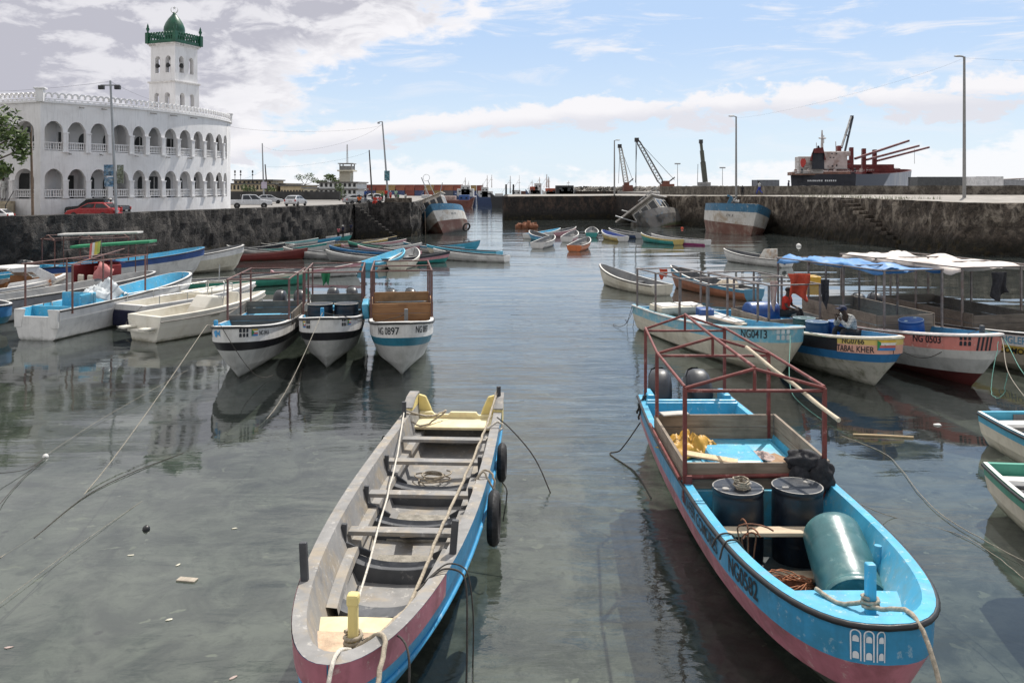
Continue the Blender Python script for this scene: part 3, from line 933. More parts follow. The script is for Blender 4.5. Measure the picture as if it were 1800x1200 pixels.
M_tin = mat('dull tin roof', (0.22, 0.22, 0.22), 0.6, 0.3, 1)
simple_box_building('arcaded_building', 'sandy two storey building with rows of arches right of the mosque', 402, 483, 322, 3.3, 150, 12, M_sand, 2, True, 12)
t, W, H = simple_box_building('annex_building', 'sandy upper storey block with dark flat roof behind the arcaded building', 411, 478, 315.5, 5.6, 158, 8, M_sand, 1, True, 9)
simple_box_building('shop_building', 'low dark roofed sheds in the gap left of the sandy arched house', 478, 500, 322, 3.3, 152, 12, mat('dark shed wall', (0.10, 0.09, 0.08), 0.9), 1, False, 2)
simple_box_building('arched_house', 'small sandy house with four arched openings and a dark roof', 493, 535, 325, 3.3, 149, 10, M_sand, 1, True, 8)
simple_box_building('tin_shed', 'pale low shed with tin roof between the sandy house and the tower house', 533, 562, 329, 3.3, 147, 9, M_cream, 1, False, 3, M_tin)
ct, W, H = simple_box_building('tower_house', 'white three storey house with a square lookout tower and mast on top', 561, 627, 319.5, 3.0, 146, 10, M_pale, 3, False, 8)
a = AT(601, 310, 146)
mb = MB()
lx = a.x-ct.location.x
mb.box((lx-0.2, 5, H+1.0), (1.9, 3, 2.0)); mb.box((lx, 4.7, H+1.95), (2.7, 4.4, 0.25))
mb.build('tower', M_cream, ct)
mb = MB()
for sx in (-1, 1):
    for sy in (-1, 1): mb.box((lx+sx*1.0, 4.7+sy*1.4, H+2.6), (0.18, 0.18, 1.2))
mb.box((lx, 4.7, H+2.45), (2.0, 2.8, 0.7)); mb.box((lx, 4.7, H+3.2), (2.6, 3.6, 0.15))
mb.build('lookout', mat('grey lookout', (0.24, 0.24, 0.24), 0.8), ct)
mb = MB()
for sx, sy in ((-1, 0), (1, 0), (0, 1)):
    mb.tube([(lx+sx*0.16, 4.7+sy*0.2, H+3.2), (lx+sx*0.06, 4.7+sy*0.1, H+6.6)], 0.04, 5)
for i in range(9): mb.beam((lx-0.15+0.01*i, 4.7, H+3.4+i*0.36), (lx+0.15-0.01*i, 4.7, H+3.6+i*0.36), 0.035, 0.035)
mb.build('mast', mat('pale mast steel', (0.45, 0.45, 0.45), 0.6), ct)
# antennas on the arcaded building
for x in (413, 423, 444):
    A = AT(x, 312, 155); B = AT(x, 299, 155)
    mb = MB(); mb.tube([A-Vector((0, 0, 1)), B], 0.05, 5)
    for z in (0.35, 0.7, 0.85): mb.box((A.x, A.y, A.z+(B.z-A.z)*z), (0.26, 0.12, 0.22))
    tag(mb.build('antenna', M_iron), {413: 'leftmost thin antenna on the sandy building roof', 423: 'middle antenna on the sandy building roof', 444: 'antenna near the right end of the sandy building roof'}[x], 'antenna', 'antennas on the sandy building')
# dark boundary wall along the far side of the road
mb = MB()
A = AT(400, 345, 137); B = AT(598, 350, 133)
for i in range(24):
    a_ = A.lerp(B, i/24); b_ = A.lerp(B, (i+1)/24)
    mb.beam((a_.x, a_.y, 4.25), (b_.x, b_.y, 4.25+0), 0.3, 1.3+0.25*(i % 5 == 0)*0)
tag(mb.build('boundary_wall', mat('sooty wall', (0.045, 0.045, 0.045), 0.9, 0.3, 0.5)), 'dark low wall across the road behind the parked silver cars', 'wall')
# small trees
LEAFM = [mat('leaf light', (0.10, 0.145, 0.035), 0.6, 0.35, 6), mat('leaf mid', (0.065, 0.105, 0.028), 0.6, 0.35, 6), mat('leaf dark', (0.035, 0.062, 0.02), 0.65, 0.35, 6)]
M_bark = mat('grey bark', (0.13, 0.11, 0.09), 0.95, 0.3, 6, 0.3)
def leaf_cloud(mb, c, r, n, size, rr):
    for i in range(n):
        d = Vector((rr.gauss(0, 1), rr.gauss(0, 1), rr.gauss(0, 1))).normalized()*(rr.random()**0.4)
        p = Vector((c[0]+d.x*r[0], c[1]+d.y*r[1], c[2]+d.z*r[2]))
        ax = Vector((rr.gauss(0, 1), rr.gauss(0, 1), rr.gauss(0, 0.6)-0.4)).normalized()
        bx = ax.cross(Vector((rr.gauss(0, 1), rr.gauss(0, 1), rr.gauss(0, 1)))).normalized()
        s_ = size*(0.6+0.8*rr.random())
        mb.add([p-ax*s_, p+bx*s_*0.42, p+ax*s_, p-bx*s_*0.42], [(0, 1, 2, 3)], rr.choice((0, 0, 1, 1, 2)))
def tree(name, label, base, h, clumps, leaf, seed, n=260, trunk_r=0.12):
    rr = random.Random(seed)
    t = thing(name, label, 'tree', base)
    tk = MB(); cr_ = MB()
    fork = Vector((0, 0, h*0.4))
    tk.tube([(0, 0, -0.2), (0.04, 0.02, h*0.2), fork], [trunk_r*1.3, trunk_r, trunk_r*0.8], 8)
    for (c, r) in clumps:
        c = Vector(c)
        mid = fork.lerp(c, 0.55)+Vector((0, 0, -0.1*h*0.3))
        tk.tube([fork, mid, c], [trunk_r*0.6, trunk_r*0.4, trunk_r*0.12], 6)
        leaf_cloud(cr_, c, r, n, leaf, rr)
    tk.build('trunk', M_bark, t); cr_.build('crown', LEAFM, t)
    return t
tree('tree', 'flat topped dark tree beside the lookout tower', AT(577, 338, 158), 3.8, [((-1.2, 0, 1.9), (1.2, 1.2, 0.35)), ((0.6, 0, 2.4), (1.5, 1.2, 0.4)), ((0.2, 0, 3.0), (1.1, 1, 0.35)), ((1.6, 0, 1.9), (1, 1, 0.4))], 0.22, 2, 160)
tree('tree', 'pale loose tree behind the low sheds', AT(536, 340, 170), 4.2, [((-1, 0, 3.2), (1.1, 1, 0.8)), ((0.8, 0, 3.4), (1.1, 1, 0.7)), ((2.0, 0, 2.6), (1.0, 1, 0.6))], 0.18, 5, 110)
tree('bush', 'green bush in front of the sandy arcaded building', AT(437, 348, 141), 2.4, [((-0.6, 0, 1.7), (0.8, 0.8, 0.7)), ((0.5, 0, 1.3), (0.8, 0.8, 0.7))], 0.16, 6, 150)
tree('bush', 'green bush beside the poles at the end of the sandy building', AT(473, 348, 141), 2.4, [((-0.4, 0, 1.5), (0.8, 0.8, 0.7)), ((0.5, 0, 1.2), (0.8, 0.8, 0.6))], 0.16, 7, 150)
tree('bush', 'tall green bush in front of the white tower house', AT(597, 352, 136), 3.2, [((0, 0, 2.1), (0.8, 0.8, 0.7)), ((0.3, 0, 1.1), (0.8, 0.8, 0.9)), ((-0.3, 0, 0.6), (0.7, 0.7, 0.6))], 0.16, 8, 150)
# big branch of a nearer tree at the left edge
tb = Vector((-35.0, 51.5, 3.4))
tree('tree', 'leafy green tree branch hanging in at the left edge before the mosque', tb, 6.5,
     [((4.3, -0.2, 6.2), (1.1, 1.2, 0.9)), ((5.1, -0.3, 5.2), (0.85, 0.9, 0.8)), ((5.4, 0, 4.4), (0.5, 0.6, 0.9)), ((3.6, 0, 4.9), (1.2, 1.2, 0.9)), ((3.4, 0, 3.6), (0.8, 1.0, 0.8)), ((4.2, 0, 3.2), (0.6, 0.7, 0.5)), ((2.4, 0, 6.2), (1.4, 1.4, 1.1)), ((0.5, 0, 7), (2, 2, 1.4)), ((-1, 0, 5.5), (2, 2, 1.4)), ((1.8, 0, 4.2), (1.2, 1.2, 0.9))], 0.17, 12, 230, 0.22)

# port beyond: container stacks
g = MB()
g.slab([(-300, 318), (-10, 318), (-10, 420), (-300, 420)], -1, 1.6)
tag(g.build('far_quay', M_asph), kind='structure')
CONT = [((0.24, 0.065, 0.04), 'rust red'), ((0.30, 0.20, 0.08), 'ochre'), ((0.05, 0.07, 0.16), 'dark blue'), ((0.20, 0.05, 0.035), 'brown'), ((0.10, 0.10, 0.11), 'grey'), ((0.26, 0.09, 0.05), 'orange brown')]
CM = [mat('container '+n_, c, 0.6, 0.2, 0.4, streak=0.5) for c, n_ in CONT]
def container(L, H, D, m, label, loc, rz=0.0, group=None):
    t = thing('shipping_container', label, 'container', loc, rz, group)
    mb = MB()
    P = []
    nn = int(L/0.28)
    for i in range(nn+1):
        x = -L/2+L*i/nn; y = -D/2+(0.045 if (i % 4) in (1, 2) else 0)
        P.append([(x, y, 0.12), (x, y, H-0.12)])
    mb.grid(P, 0, False)
    mb.box((0, 0.06, H/2), (L-0.1, D-0.12, H-0.1))
    mb.build('wall', m, t)
    f = MB()
    for sx in (-1, 1):
        for sy in (-1, 1): f.box((sx*(L/2-0.07), sy*(D/2-0.07), H/2), (0.16, 0.16, H))
    for z in (0.08, H-0.08):
        for sy in (-1, 1): f.box((0, sy*(D/2-0.07), z), (L-0.3, 0.14, 0.16))
    f.build('frame', m, t)
    return t
xpos = 627
i = 0
cseq = [0, 3, 0, 1, 5, 0, 3, 1, 0, 5, 0, 4, 1, 3]
hor = ['first', 'second', 'third', 'fourth', 'fifth', 'sixth', 'seventh', 'eighth', 'ninth', 'tenth', 'eleventh', 'twelfth', 'thirteenth', 'fourteenth']
cr2 = random.Random(8)
for k in range(14):
    wpx = 17 if k < 11 else 12
    A = AT(xpos, 340, 330); B = AT(xpos+wpx-1, 340, 330)
    L = B.x-A.x
    if not 738 < xpos+wpx/2 < 742 :
        top_c = cseq[k]; bot_c = [4, 2, 1, 2, 2, 3, 2, 0, 1, 4, 2, 3, 2, 4][k]
        container(L, 2.1, 3, CM[bot_c], f'{CONT[bot_c][1]} container at the bottom of the {hor[k]} stack from the left', ((A.x+B.x)/2, 331.5, 2.3), 0, 'stacked containers across the harbour')
        container(L, 2.3, 3, CM[top_c], f'{CONT[top_c][1]} container on top of the {hor[k]} stack from the left', ((A.x+B.x)/2, 331.5, 4.4 - (0.25 if k > 10 else 0)), 0, 'stacked containers across the harbour')
    xpos += wpx
# containers and shed on the right
container(9.4, 1.85, 2.4, mat('charcoal container', (0.07, 0.075, 0.08), 0.6), 'long dark grey container behind the right parapet', (AT(1674, 328, 110).x, 111, 5.05), R(2))
container(3.4, 1.9, 2.4, mat('white container', (0.66, 0.66, 0.66), 0.5, streak=0.4), 'white ribbed container right of the street lamp', (AT(1738, 328, 106).x, 107, 5.0), R(2))
container(5.0, 1.5, 2.4, mat('grey container', (0.3, 0.31, 0.33), 0.6), 'grey container at the right edge behind the parapet', (AT(1793, 328, 106).x, 107.5, 5.0), R(2))
container(3.3, 1.3, 2.4, mat('slate container', (0.13, 0.14, 0.16), 0.6), 'slate blue container behind the walking man', (AT(1349, 325, 125).x, 126, 5.35), R(2))
sh = thing('roof_canopy', 'thin rusty sloping roof above the right containers', 'roof', (AT(1715, 318, 114).x, 115, 5.0))
mb = MB(); mb.beam((-3.5, 0, 1.2), (7.0, 0, 1.75), 4, 0.12); mb.build('roof_sheet', rustmat('rusty sheet', (0.16, 0.14, 0.13)), sh)
mb = MB()
for x in (-3, 6.5):
    mb = MB(); mb.tube([(x, 0, -0.5), (x, 0, 1.2+0.05*(x+3.5))], 0.07, 6); mb.build('post', M_iron, sh)
# breakwater of concrete blocks
bw = MB(); rb = random.Random(3)
def block(x, y, z, s_):
    T = Matrix.Translation((x, y, z)) @ Matrix.Rotation(rb.random()*6.28, 4, 'Z') @ Matrix.Rotation(rb.random()*1.2, 4, 'X')
    for ax in ('X', 'Y', 'Z'):
        Rm = Matrix.Identity(4) if ax == 'Z' else Matrix.Rotation(PI/2, 4, 'Y' if ax == 'X' else 'X')
        bw.lathe([(s_*0.30, -s_*0.75), (s_*0.42, 0), (s_*0.30, s_*0.75)], 6, rb.choice((0, 0, 1)), T @ Rm, False)
for i in range(230):
    px = 985+i*1.75+rb.random()*2
    d = 235 - (px-985)*0.17
    y = 331+rb.random()*2.2 if px < 1330 else 333
    p_ = AT(px, y, d)
    block(p_.x, p_.y, p_.z-0.3, 1.15)
    if i % 2: block(p_.x, p_.y-3, p_.z-1.3, 1.2)
tag(bw.build('breakwater', [mat('tide worn concrete', (0.30, 0.28, 0.25), 0.9, 0.3, 0.6), mat('sooty concrete block', (0.06, 0.055, 0.05), 0.9)]), kind='stuff')
mb = MB()
a_ = AT(890, 340, 190)
P = []
for i in range(60):
    px = 980+i*7.2
    d = 228-(px-985)*0.165
    q = AT(px, 336, d)
    P.append([(q.x, q.y, 2.6), (q.x, q.y, q.z+0.15*mnoise.noise(Vector((i*.7, 0, 0)))), (q.x, q.y+3, q.z), (q.x, q.y+3, 2.6)])
mb.grid(P, 0, False)
tag(mb.build('breakwater_wall', M_darkc), 'dark old sea wall under the tumbled concrete blocks', 'wall')
# ------------------------------------------------------------------ boats: hull library
class Line:
    """one longitudinal line of a hull: half breadth, position along the keel and height for t in 0..1"""
    def __init__(s, hb, st, tm, p, q, ys, yb, z0, z1, e=2.2, zc=None):
        s.hb, s.st, s.tm, s.p, s.q, s.ys, s.yb, s.z0, s.z1, s.e = hb, st, tm, p, q, ys, yb, z0, z1, e
    def hw(s, t):
        if s.hb <= 0: return 0.0
        if t < s.tm: return s.hb*(s.st+(1-s.st)*math.sin(PI/2*t/s.tm))
        k = (t-s.tm)/(1-s.tm)
        return s.hb*max(0.0, 1-k**s.p)**(1.0/s.q)
    def pt(s, t, side=1):
        return Vector((side*s.hw(t), s.ys+(s.yb-s.ys)*t, s.z0+(s.z1-s.z0)*t**s.e))
    def off(s, dh, db, dz, dys=None):
        return Line(max(0.0, s.hb-dh), s.st, s.tm, s.p, s.q, s.ys+(dh if dys is None else dys), s.yb-db, s.z0+dz, s.z1+dz, s.e)

TS = [i/14*0.55 for i in range(14)]+[0.55+0.45*(1-(1-i/18)**1.9) for i in range(19)]

class Hull:
    def __init__(s, lines, mats_strip, inner_mat, rim_mat, g=0.09, floor=0.12, transom_z=None, transom_mat=None, name='hull', side_drop=0.75):
        """lines from gunwale down to keel; mats_strip one material per strip between lines"""
        s.lines = lines; s.g = g
        s.mats = []
        def mi(m):
            if m not in s.mats: s.mats.append(m)
            return s.mats.index(m)
        mb = MB()
        for k in range(len(lines)-1):
            a, b = lines[k], lines[k+1]
            for sd in (1, -1):
                mb.grid([[a.pt(t, sd), b.pt(t, sd)] for t in TS], mi(mats_strip[k]), True)
        G_ = lines[0]
        ig = G_.off(g, g*1.3, 0.0, 0.0)
        s.ig = ig
        for sd in (1, -1):
            mb.grid([[G_.pt(t, sd), ig.pt(t, sd)] for t in TS], mi(rim_mat), False)
        # inner side and floor
        fl = Line(max(0.05, (ig.hb*0.5+lines[-2].hb*0.5)*side_drop/0.75*0.86), G_.st, G_.tm, lines[-3].p, lines[-3].q, ig.ys, min(ig.yb-0.55, lines[-3].yb-0.30), floor, max(floor+0.10, lines[-3].z1+0.12), 2.2)
        s.fl = fl
        for sd in (1, -1):
            rows = []
            for t in TS:
                a = ig.pt(t, sd); b = fl.pt(t, sd)
                rows.append([a, a.lerp(b, 0.35)+Vector((sd*0.02, 0, 0)), a.lerp(b, 0.7)+Vector((sd*0.03, 0, 0)), b, Vector((b.x*0.5, b.y, b.z-0.02)), Vector((0, b.y, b.z-0.03))])
            mb.grid(rows, mi(inner_mat), True)
        # transom
        tz = G_.z0 if transom_z is None else transom_z
        s.tz = tz
        out = []
        for ln in lines:
            p = ln.pt(0)
            out.append((p.x, p.z))
        top = []
        prev = None
        for x, z in out:
            if z > tz+1e-6: prev = (x, z); continue
            if prev is not None and not top:
                k = (prev[1]-tz)/(prev[1]-z) if prev[1] != z else 0
                top.append((prev[0]+(x-prev[0])*k, tz))
            top.append((x, z))
        poly = top+[(-x, z) for x, z in reversed(top) if x > 1e-6]
        mb.prism(poly, g*1.0, mi(transom_mat or mats_strip[0]), Matrix.Translation((0, G_.ys-0.001, 0)))
        for sd in (1, -1):     # end caps of the sides above the transom
            a = [ln.pt(0, sd) for ln in lines[:-1]]
            b = [ig.pt(0, sd), fl.pt(0, sd)]
            mb.add(a+list(reversed(b)), [tuple(range(len(a)+2))], mi(transom_mat or mats_strip[0]))
        s.mb = mb
    def build(s, root, name='hull'):
        s.root = root
        o = s.mb.build(name, s.mats, root, merge=False)
        s.obj = o
        return o
    def surf(s, side, t, k, v):
        return s.lines[k].pt(t, side).lerp(s.lines[k+1].pt(t, side), v)
    def table(s, k=0, v=0.5):
        tb = [(0.0, 0.0)]; pv = s.surf(1, 0, k, v)
        for i in range(1, 401):
            t = 1-(1-i/400)**1.6
            p = s.surf(1, t, k, v); tb.append((tb[-1][0]+(p-pv).length, t)); pv = p
        return tb
    def t_of(s, tb, d):
        if d <= 0: return 0.0
        if d >= tb[-1][0]: return 1.0
        lo, hi = 0, len(tb)-1
        while hi-lo > 1:
            m = (lo+hi)//2
            if tb[m][0] <= d: lo = m
            else: hi = m
        a, b = tb[lo], tb[hi]
        return a[1]+(b[1]-a[1])*(d-a[0])/max(1e-9, b[0]-a[0])
    def decal(s, mb2, side, d_from_bow, v0, height, k=0, off=0.008, k_h=None):
        """wrap a flat mesh (x right, z up, metres) round strip k; returns list of points"""
        tb = s.table(k); Ltot = tb[-1][0]
        out = []
        for (x, _, z) in mb2:
            d = Ltot-d_from_bow + (x if side > 0 else -x)
            sd = side
            if d > Ltot: d = 2*Ltot-d; sd = -side
            t = s.t_of(tb, d)
            a = s.surf(sd, t, k, 0); b = s.surf(sd, t, k, 1)
            hgt = max(0.02, (a-b).length)
            v = v0-z/hgt
            p = s.surf(sd, t, k, v)
            e = 0.004
            t2 = min(1, t+e); t1 = max(0, t-e)
            du = s.surf(sd, t2, k, v)-s.surf(sd, t1, k, v); dv = a-b
            if t2 >= 1-1e-6: du = Vector((-sd, 0.0, 0))
            n = du.cross(dv).normalized()
            if n.x*sd < 0 and abs(n.x) > 0.05: n = -n
            elif abs(n.x) <= 0.05 and n.y < 0: n = -n
            out.append(p+n*off)
        return out

def text_mesh(txt, size, xs=1.0, bold=0.0):
    cu = bpy.data.curves.new('t', 'FONT'); cu.body = txt; cu.size = size
    cu.resolution_u = 3
    cu.offset = bold
    o = bpy.data.objects.new('t', cu); COL.objects.link(o)
    bpy.context.view_layer.update()
    dg = bpy.context.evaluated_depsgraph_get()
    me = o.evaluated_get(dg).to_mesh()
    vs = [(v.co.x*xs, 0, v.co.y) for v in me.vertices]
    fs = [tuple(p.vertices) for p in me.polygons]
    o.evaluated_get(dg).to_mesh_clear()
    bpy.data.objects.remove(o); bpy.data.curves.remove(cu)
    return vs, fs

def width_of(vs):
    return max(v[0] for v in vs)-min(v[0] for v in vs)

def hull_text(h, parent, txt, size, side, d_from_bow, v0, m, k=0, xs=1.0, bold=0.0, name='lettering'):
    vs, fs = text_mesh(txt, size, xs, bold)
    pts = h.decal(vs, side, d_from_bow, v0, size, k)
    mb = MB(); mb.add(pts, fs)
    return mb.build(name, m, parent)

def hull_shapes(h, parent, polys, side, d_from_bow, v0, mats, k=0, name='painted_mark', nsub=1):
    """polys: list of (list of (x,z), material index)"""
    mb = MB()
    for poly, mi in polys:
        vs = [(x, 0, z) for x, z in poly]
        pts = h.decal(vs, side, d_from_bow, v0, 1, k, 0.009+0.002*mi)
        mb.add(pts, [tuple(range(len(pts)))], mi)
    return mb.build(name, mats, parent)

def rect(x0, z0, x1, z1):
    return [(x0, z0), (x1, z0), (x1, z1), (x0, z1)]

def rects(x0, z0, x1, z1, n):
    return [(rect(x0+(x1-x0)*i/n, z0, x0+(x1-x0)*(i+1)/n, z1)) for i in range(n)]

def arch_logo(w_, h_):
    """three tall twin-windowed arches, outlined"""
    polys = []
    for i in range(3):
        x0 = i*w_*0.36; x1 = x0+w_*0.30; c = (x0+x1)/2; r = (x1-x0)/2
        t_ = r*0.26
        zs = h_*0.74
        for a in range(8):
            t0 = PI-PI*a/8; t1 = PI-PI*(a+1)/8
            polys.append(([(c+r*math.cos(t0), zs+r*math.sin(t0)), (c+r*math.cos(t1), zs+r*math.sin(t1)), (c+(r-t_)*math.cos(t1), zs+(r-t_)*math.sin(t1)), (c+(r-t_)*math.cos(t0), zs+(r-t_)*math.sin(t0))], 0))
        polys.append((rect(x0, 0, x0+t_, zs), 0)); polys.append((rect(x1-t_, 0, x1, zs), 0))
        ri = r*0.55
        polys.append(([(c-ri, zs*0.72)]+[(c+ri, zs*0.72)]+[(c+ri*math.cos(PI*a/6), zs*0.86+ri*math.sin(PI*a/6)) for a in range(7)], 0))
        polys.append(([(c-ri, 0.02)]+[(c+ri, 0.02)]+[(c+ri*math.cos(PI*a/6), zs*0.25+ri*math.sin(PI*a/6)) for a in range(7)], 0))
    return polys

def window_logo(w_, h_):
    """two rows of three small dark arched windows"""
    polys = []
    for r_ in range(2):
        for i in range(3):
            x0 = i*w_/3+w_*0.06; x1 = x0+w_*0.22; z0 = r_*h_*0.52; z1 = z0+h_*0.30
            c = (x0+x1)/2; r = (x1-x0)/2
            polys.append(([(x0, z0), (x1, z0)]+[(c+r*math.cos(PI*a/5), z1+r*math.sin(PI*a/5)) for a in range(6)], 0))
    return polys

def flag_polys(w_, h_):
    """four stripes, green triangle with pale crescent: materials yellow, white, red, blue, green"""
    P = []
    for i, mi in enumerate((3, 2, 1, 0)):
        for q in rects(0, h_*i/4, w_, h_*(i+1)/4, 3): P.append((q, mi))
    P.append(([(0, 0), (w_*0.42, h_*0.5), (0, h_)], 4))
    return P
M_fl = [mat('flag yellow', (0.62, 0.42, 0.06), 0.7), mat('flag white', (0.7, 0.7, 0.66), 0.7), mat('flag red', (0.50, 0.12, 0.10), 0.7), mat('flag blue', (0.04, 0.20, 0.48), 0.7), mat('flag green', (0.03, 0.22, 0.07), 0.7)]

def rim_rail(h, parent, m, r=0.045, name='rub_rail', drop=0.04, out=0.012, st=None):
    mb = MB()
    ln = h.lines[0]
    pts = [ln.pt(t, 1)+Vector((out, 0, -drop)) for t in TS]+[ln.pt(t, -1)+Vector((-out, 0, -drop)) for t in reversed(TS[:-1])]
    pts[len(TS)-1] += Vector((0, out, 0))
    mb.tube(pts, r, 6)
    return mb.build(name, m, parent)

def thwart(h, parent, t, z, w_=0.22, th=0.05, m=None, name='thwart', inset=0.03, crook=0.0):
    a = h.ig.pt(t, 1)
    k = (a.z-z)/max(0.05, a.z-h.fl.pt(t, 1).z)
    x = a.x+(h.fl.pt(t, 1).x-a.x)*k-inset+0.02
    mb = MB()
    y = a.y
    mb.box((0, 0, 0), (2*x, w_, th), 0, crook, Matrix.Translation((0, y, z)))
    return mb.build(name, m, parent, bevel=0.008)

def outboard(parent, x, y, z, m_cowl, tilt=0.0, s=1.0, rz=0.0, name='outboard_motor', m_leg=None):
    """an outboard engine as a part: cowling, leg and propeller"""
    T = Matrix.Translation((x, y, z)) @ Matrix.Rotation(rz, 4, 'Z') @ Matrix.Rotation(tilt, 4, 'X') @ Matrix.Scale(s, 4)
    mb = MB()
    prof = [(0.00, 0.30, 0.16), (0.10, 0.34, 0.20), (0.28, 0.36, 0.205), (0.45, 0.32, 0.19), (0.56, 0.20, 0.14), (0.60, 0.06, 0.05)]
    P = []
    for (zz, ly, lx) in prof:
        row = []
        for j in range(15):
            t = 2*PI*j/14
            c_, s_ = math.cos(t), math.sin(t)
            row.append((lx*math.copysign(abs(c_)**0.6, c_), -0.18+ly*math.copysign(abs(s_)**0.6, s_)-(0.10*zz if s_ > 0 else -0.02), zz+0.05*(s_ < 0)*zz))
        P.append(row)
    mb.grid(P, 0, True, T)
    o = mb.build(name, m_cowl, parent)
    lg = MB()
    lg.box((0, -0.14, -0.10), (0.20, 0.34, 0.22), 0, 0, T)
    lg.box((0, -0.16, -0.50), (0.11, 0.24, 0.70), 0, 0, T)
    lg.box((0, -0.22, -0.72), (0.24, 0.40, 0.02), 0, 0, T)
    lg.lathe([(0.0, -0.28), (0.055, -0.2), (0.065, 0.1), (0.02, 0.24)], 8, 0, T @ Matrix.Translation((0, -0.18, -0.90)) @ Matrix.Rotation(R(90), 4, 'X'))
    lg.build('leg', m_leg or M_motor, o, bevel=0.01)
    return o
M_motor = mat('dark engine paint', (0.022, 0.024, 0.028), 0.35, 0.2, 4, 0.02)
M_motorg = mat('grey engine paint', (0.035, 0.038, 0.045), 0.42, 0.2, 4, 0.02)

def canopy(parent, posts, ztop, m, r=0.032, rails=(), name='canopy_frame'):
    """posts: list of (x, y, z0); rails: list of point lists. Rails are the frame part, each post a sub-part"""
    mb = MB()
    for pl in rails: mb.tube(pl, r*0.92, 6)
    o = mb.build(name, m, parent)
    for (x, y, z0, z1) in posts:
        q = MB(); q.box((x, y, (z0+z1)/2), (r*2, r*2, z1-z0)); q.build('post', m, o)
    return o

def rope(name, label, cat, pts, r, m, sag=0.0, nseg=14, group=None, wob=0.0, seed=0):
    out = []
    rr = random.Random(seed)
    PT = [Vector(p) for p in pts]
    for i in range(len(PT)-1):
        a = PT[i]; b = PT[i+1]
        p0 = PT[i-1] if i > 0 else a; p3 = PT[i+2] if i+2 < len(PT) else b
        lim = (b-a).length
        m0 = (b-p0)*0.5; m1 = (p3-a)*0.5
        if m0.length > lim: m0 = m0.normalized()*lim
        if m1.length > lim: m1 = m1.normalized()*lim
        for k in range(nseg):
            t = k/nseg
            p = a*(2*t**3-3*t**2+1)+m0*(t**3-2*t**2+t)+b*(-2*t**3+3*t**2)+m1*(t**3-t**2)
            p.z -= sag*(b-a).length*4*t*(1-t)*0.25
            if 0 < k: p += Vector((rr.gauss(0, wob), rr.gauss(0, wob), rr.gauss(0, wob)*0.5))
            out.append(p)
    out.append(Vector(pts[-1]))
    mb = MB(); mb.tube(out, r, 6)
    o = mb.build(name, m)
    return tag(o, label, cat, group)

M_rope = mat('weathered rope', (0.36, 0.31, 0.24), 0.95, 0.3, 20, 0.5, 90)
M_ropew = mat('pale rope', (0.58, 0.54, 0.47), 0.95, 0.25, 20, 0.5, 90)
M_ropem = mat('shaded pale rope', (0.24, 0.22, 0.18), 0.9, 0.3, 20, 0.5, 90)  # pale rope with shade put into its colour
M_roped = mat('dark rope', (0.05, 0.045, 0.04), 0.95, 0.3, 20, 0.5, 90)
M_ropeg = mat('green rope', (0.12, 0.30, 0.25), 0.9, 0.25, 20, 0.5, 90)

def drum(name, label, loc, m_body, m_lid, r=0.36, h=1.08, rot=None, group=None, plug=True):
    t = thing(name, label, 'barrel', loc, 0, group, rot)
    mb = MB()
    mb.lathe([(r*0.90, 0), (r*0.97, 0.03), (r*0.985, h*0.10), (r, h*0.28), (r, h*0.30), (r*0.985, h*0.33), (r, h*0.36), (r, h*0.64), (r*0.985, h*0.67), (r, h*0.70), (r*0.985, h*0.90), (r*0.96, h*0.935), (r*1.0, h*0.945), (r*1.02, h*0.97), (r*1.0, h)], 36, 0, None, True, True)
    mb.build('body', m_body, t)
    ld = MB()
    ld.lathe([(r*1.0, h), (r*0.95, h+0.002), (r*0.93, h-0.03), (r*0.5, h-0.022), (0.0001, h-0.018)], 36, 0, None, True, False)
    ld.build('lid', m_lid, t)
    if plug:
        for a in (0.6, 3.6):
            pg = MB(); pg.lathe([(0.05, h-0.02), (0.05, h+0.012), (0.03, h+0.014), (0.0, h+0.012)], 12, 0, Matrix.Translation((r*0.62*math.cos(a), r*0.62*math.sin(a), 0)))
            pg.build('plug', m_lid, t)
    return t

def tyre(label, loc, rot, r=0.34, w_=0.16, group=None):
    mb = MB()
    P = []
    for i in range(29):
        t = 2*PI*i/28
        row = []
        for j in range(11):
            u = 2*PI*j/10
            rr_ = r-0.10+0.10*math.cos(u)
            rr_ *= 1-0.02*(i % 2)*(math.cos(u) > 0.6)
            row.append((rr_*math.cos(t), w_/2*math.sin(u), rr_*math.sin(t)))
        P.append(row)
    mb.grid(P, 0, True)
    o = mb.build('tyre_fender', M_rubber)
    o.location = loc; o.rotation_euler = rot
    return tag(o, label, 'tyre', group)
M_rubber = mat('tyre rubber', (0.016, 0.016, 0.017), 0.75, 0.25, 8, 0.2, 40)
# ------------------------------------------------------------------ foreground boats
ALG = (0.045, 0.05, 0.025)
M_gin = mat('grey weathered deck paint', (0.235, 0.23, 0.225), 0.8, 0.16, 2.2, 0.22, 14, dirt=(0.34, 0.28, 0.20), damt=0.65, dscale=2.0, wear=(0.46, 0.44, 0.41), wamt=0.6, streak=0.2)
M_gdk = mat('slate grey paint', (0.072, 0.076, 0.084), 0.7, 0.18, 3, 0.15, 20, wear=(0.30, 0.29, 0.28), wamt=0.4)
M_cy = mat('sky blue hull paint', (0.035, 0.27, 0.50), 0.42, 0.12, 1.6, 0.06, 12, dirt=(0.05, 0.20, 0.30), damt=0.35, dscale=1.5, wear=(0.45, 0.55, 0.60), wamt=0.35, low=ALG, lowz=(-0.15, 0.14))
M_pink = mat('faded pink paint', (0.42, 0.15, 0.19), 0.5, 0.14, 2.0, 0.08, 14, dirt=(0.20, 0.07, 0.08), damt=0.7, dscale=1.6, wear=(0.52, 0.42, 0.38), wamt=0.55, streak=0.3, low=ALG, lowz=(-0.1, 0.28))
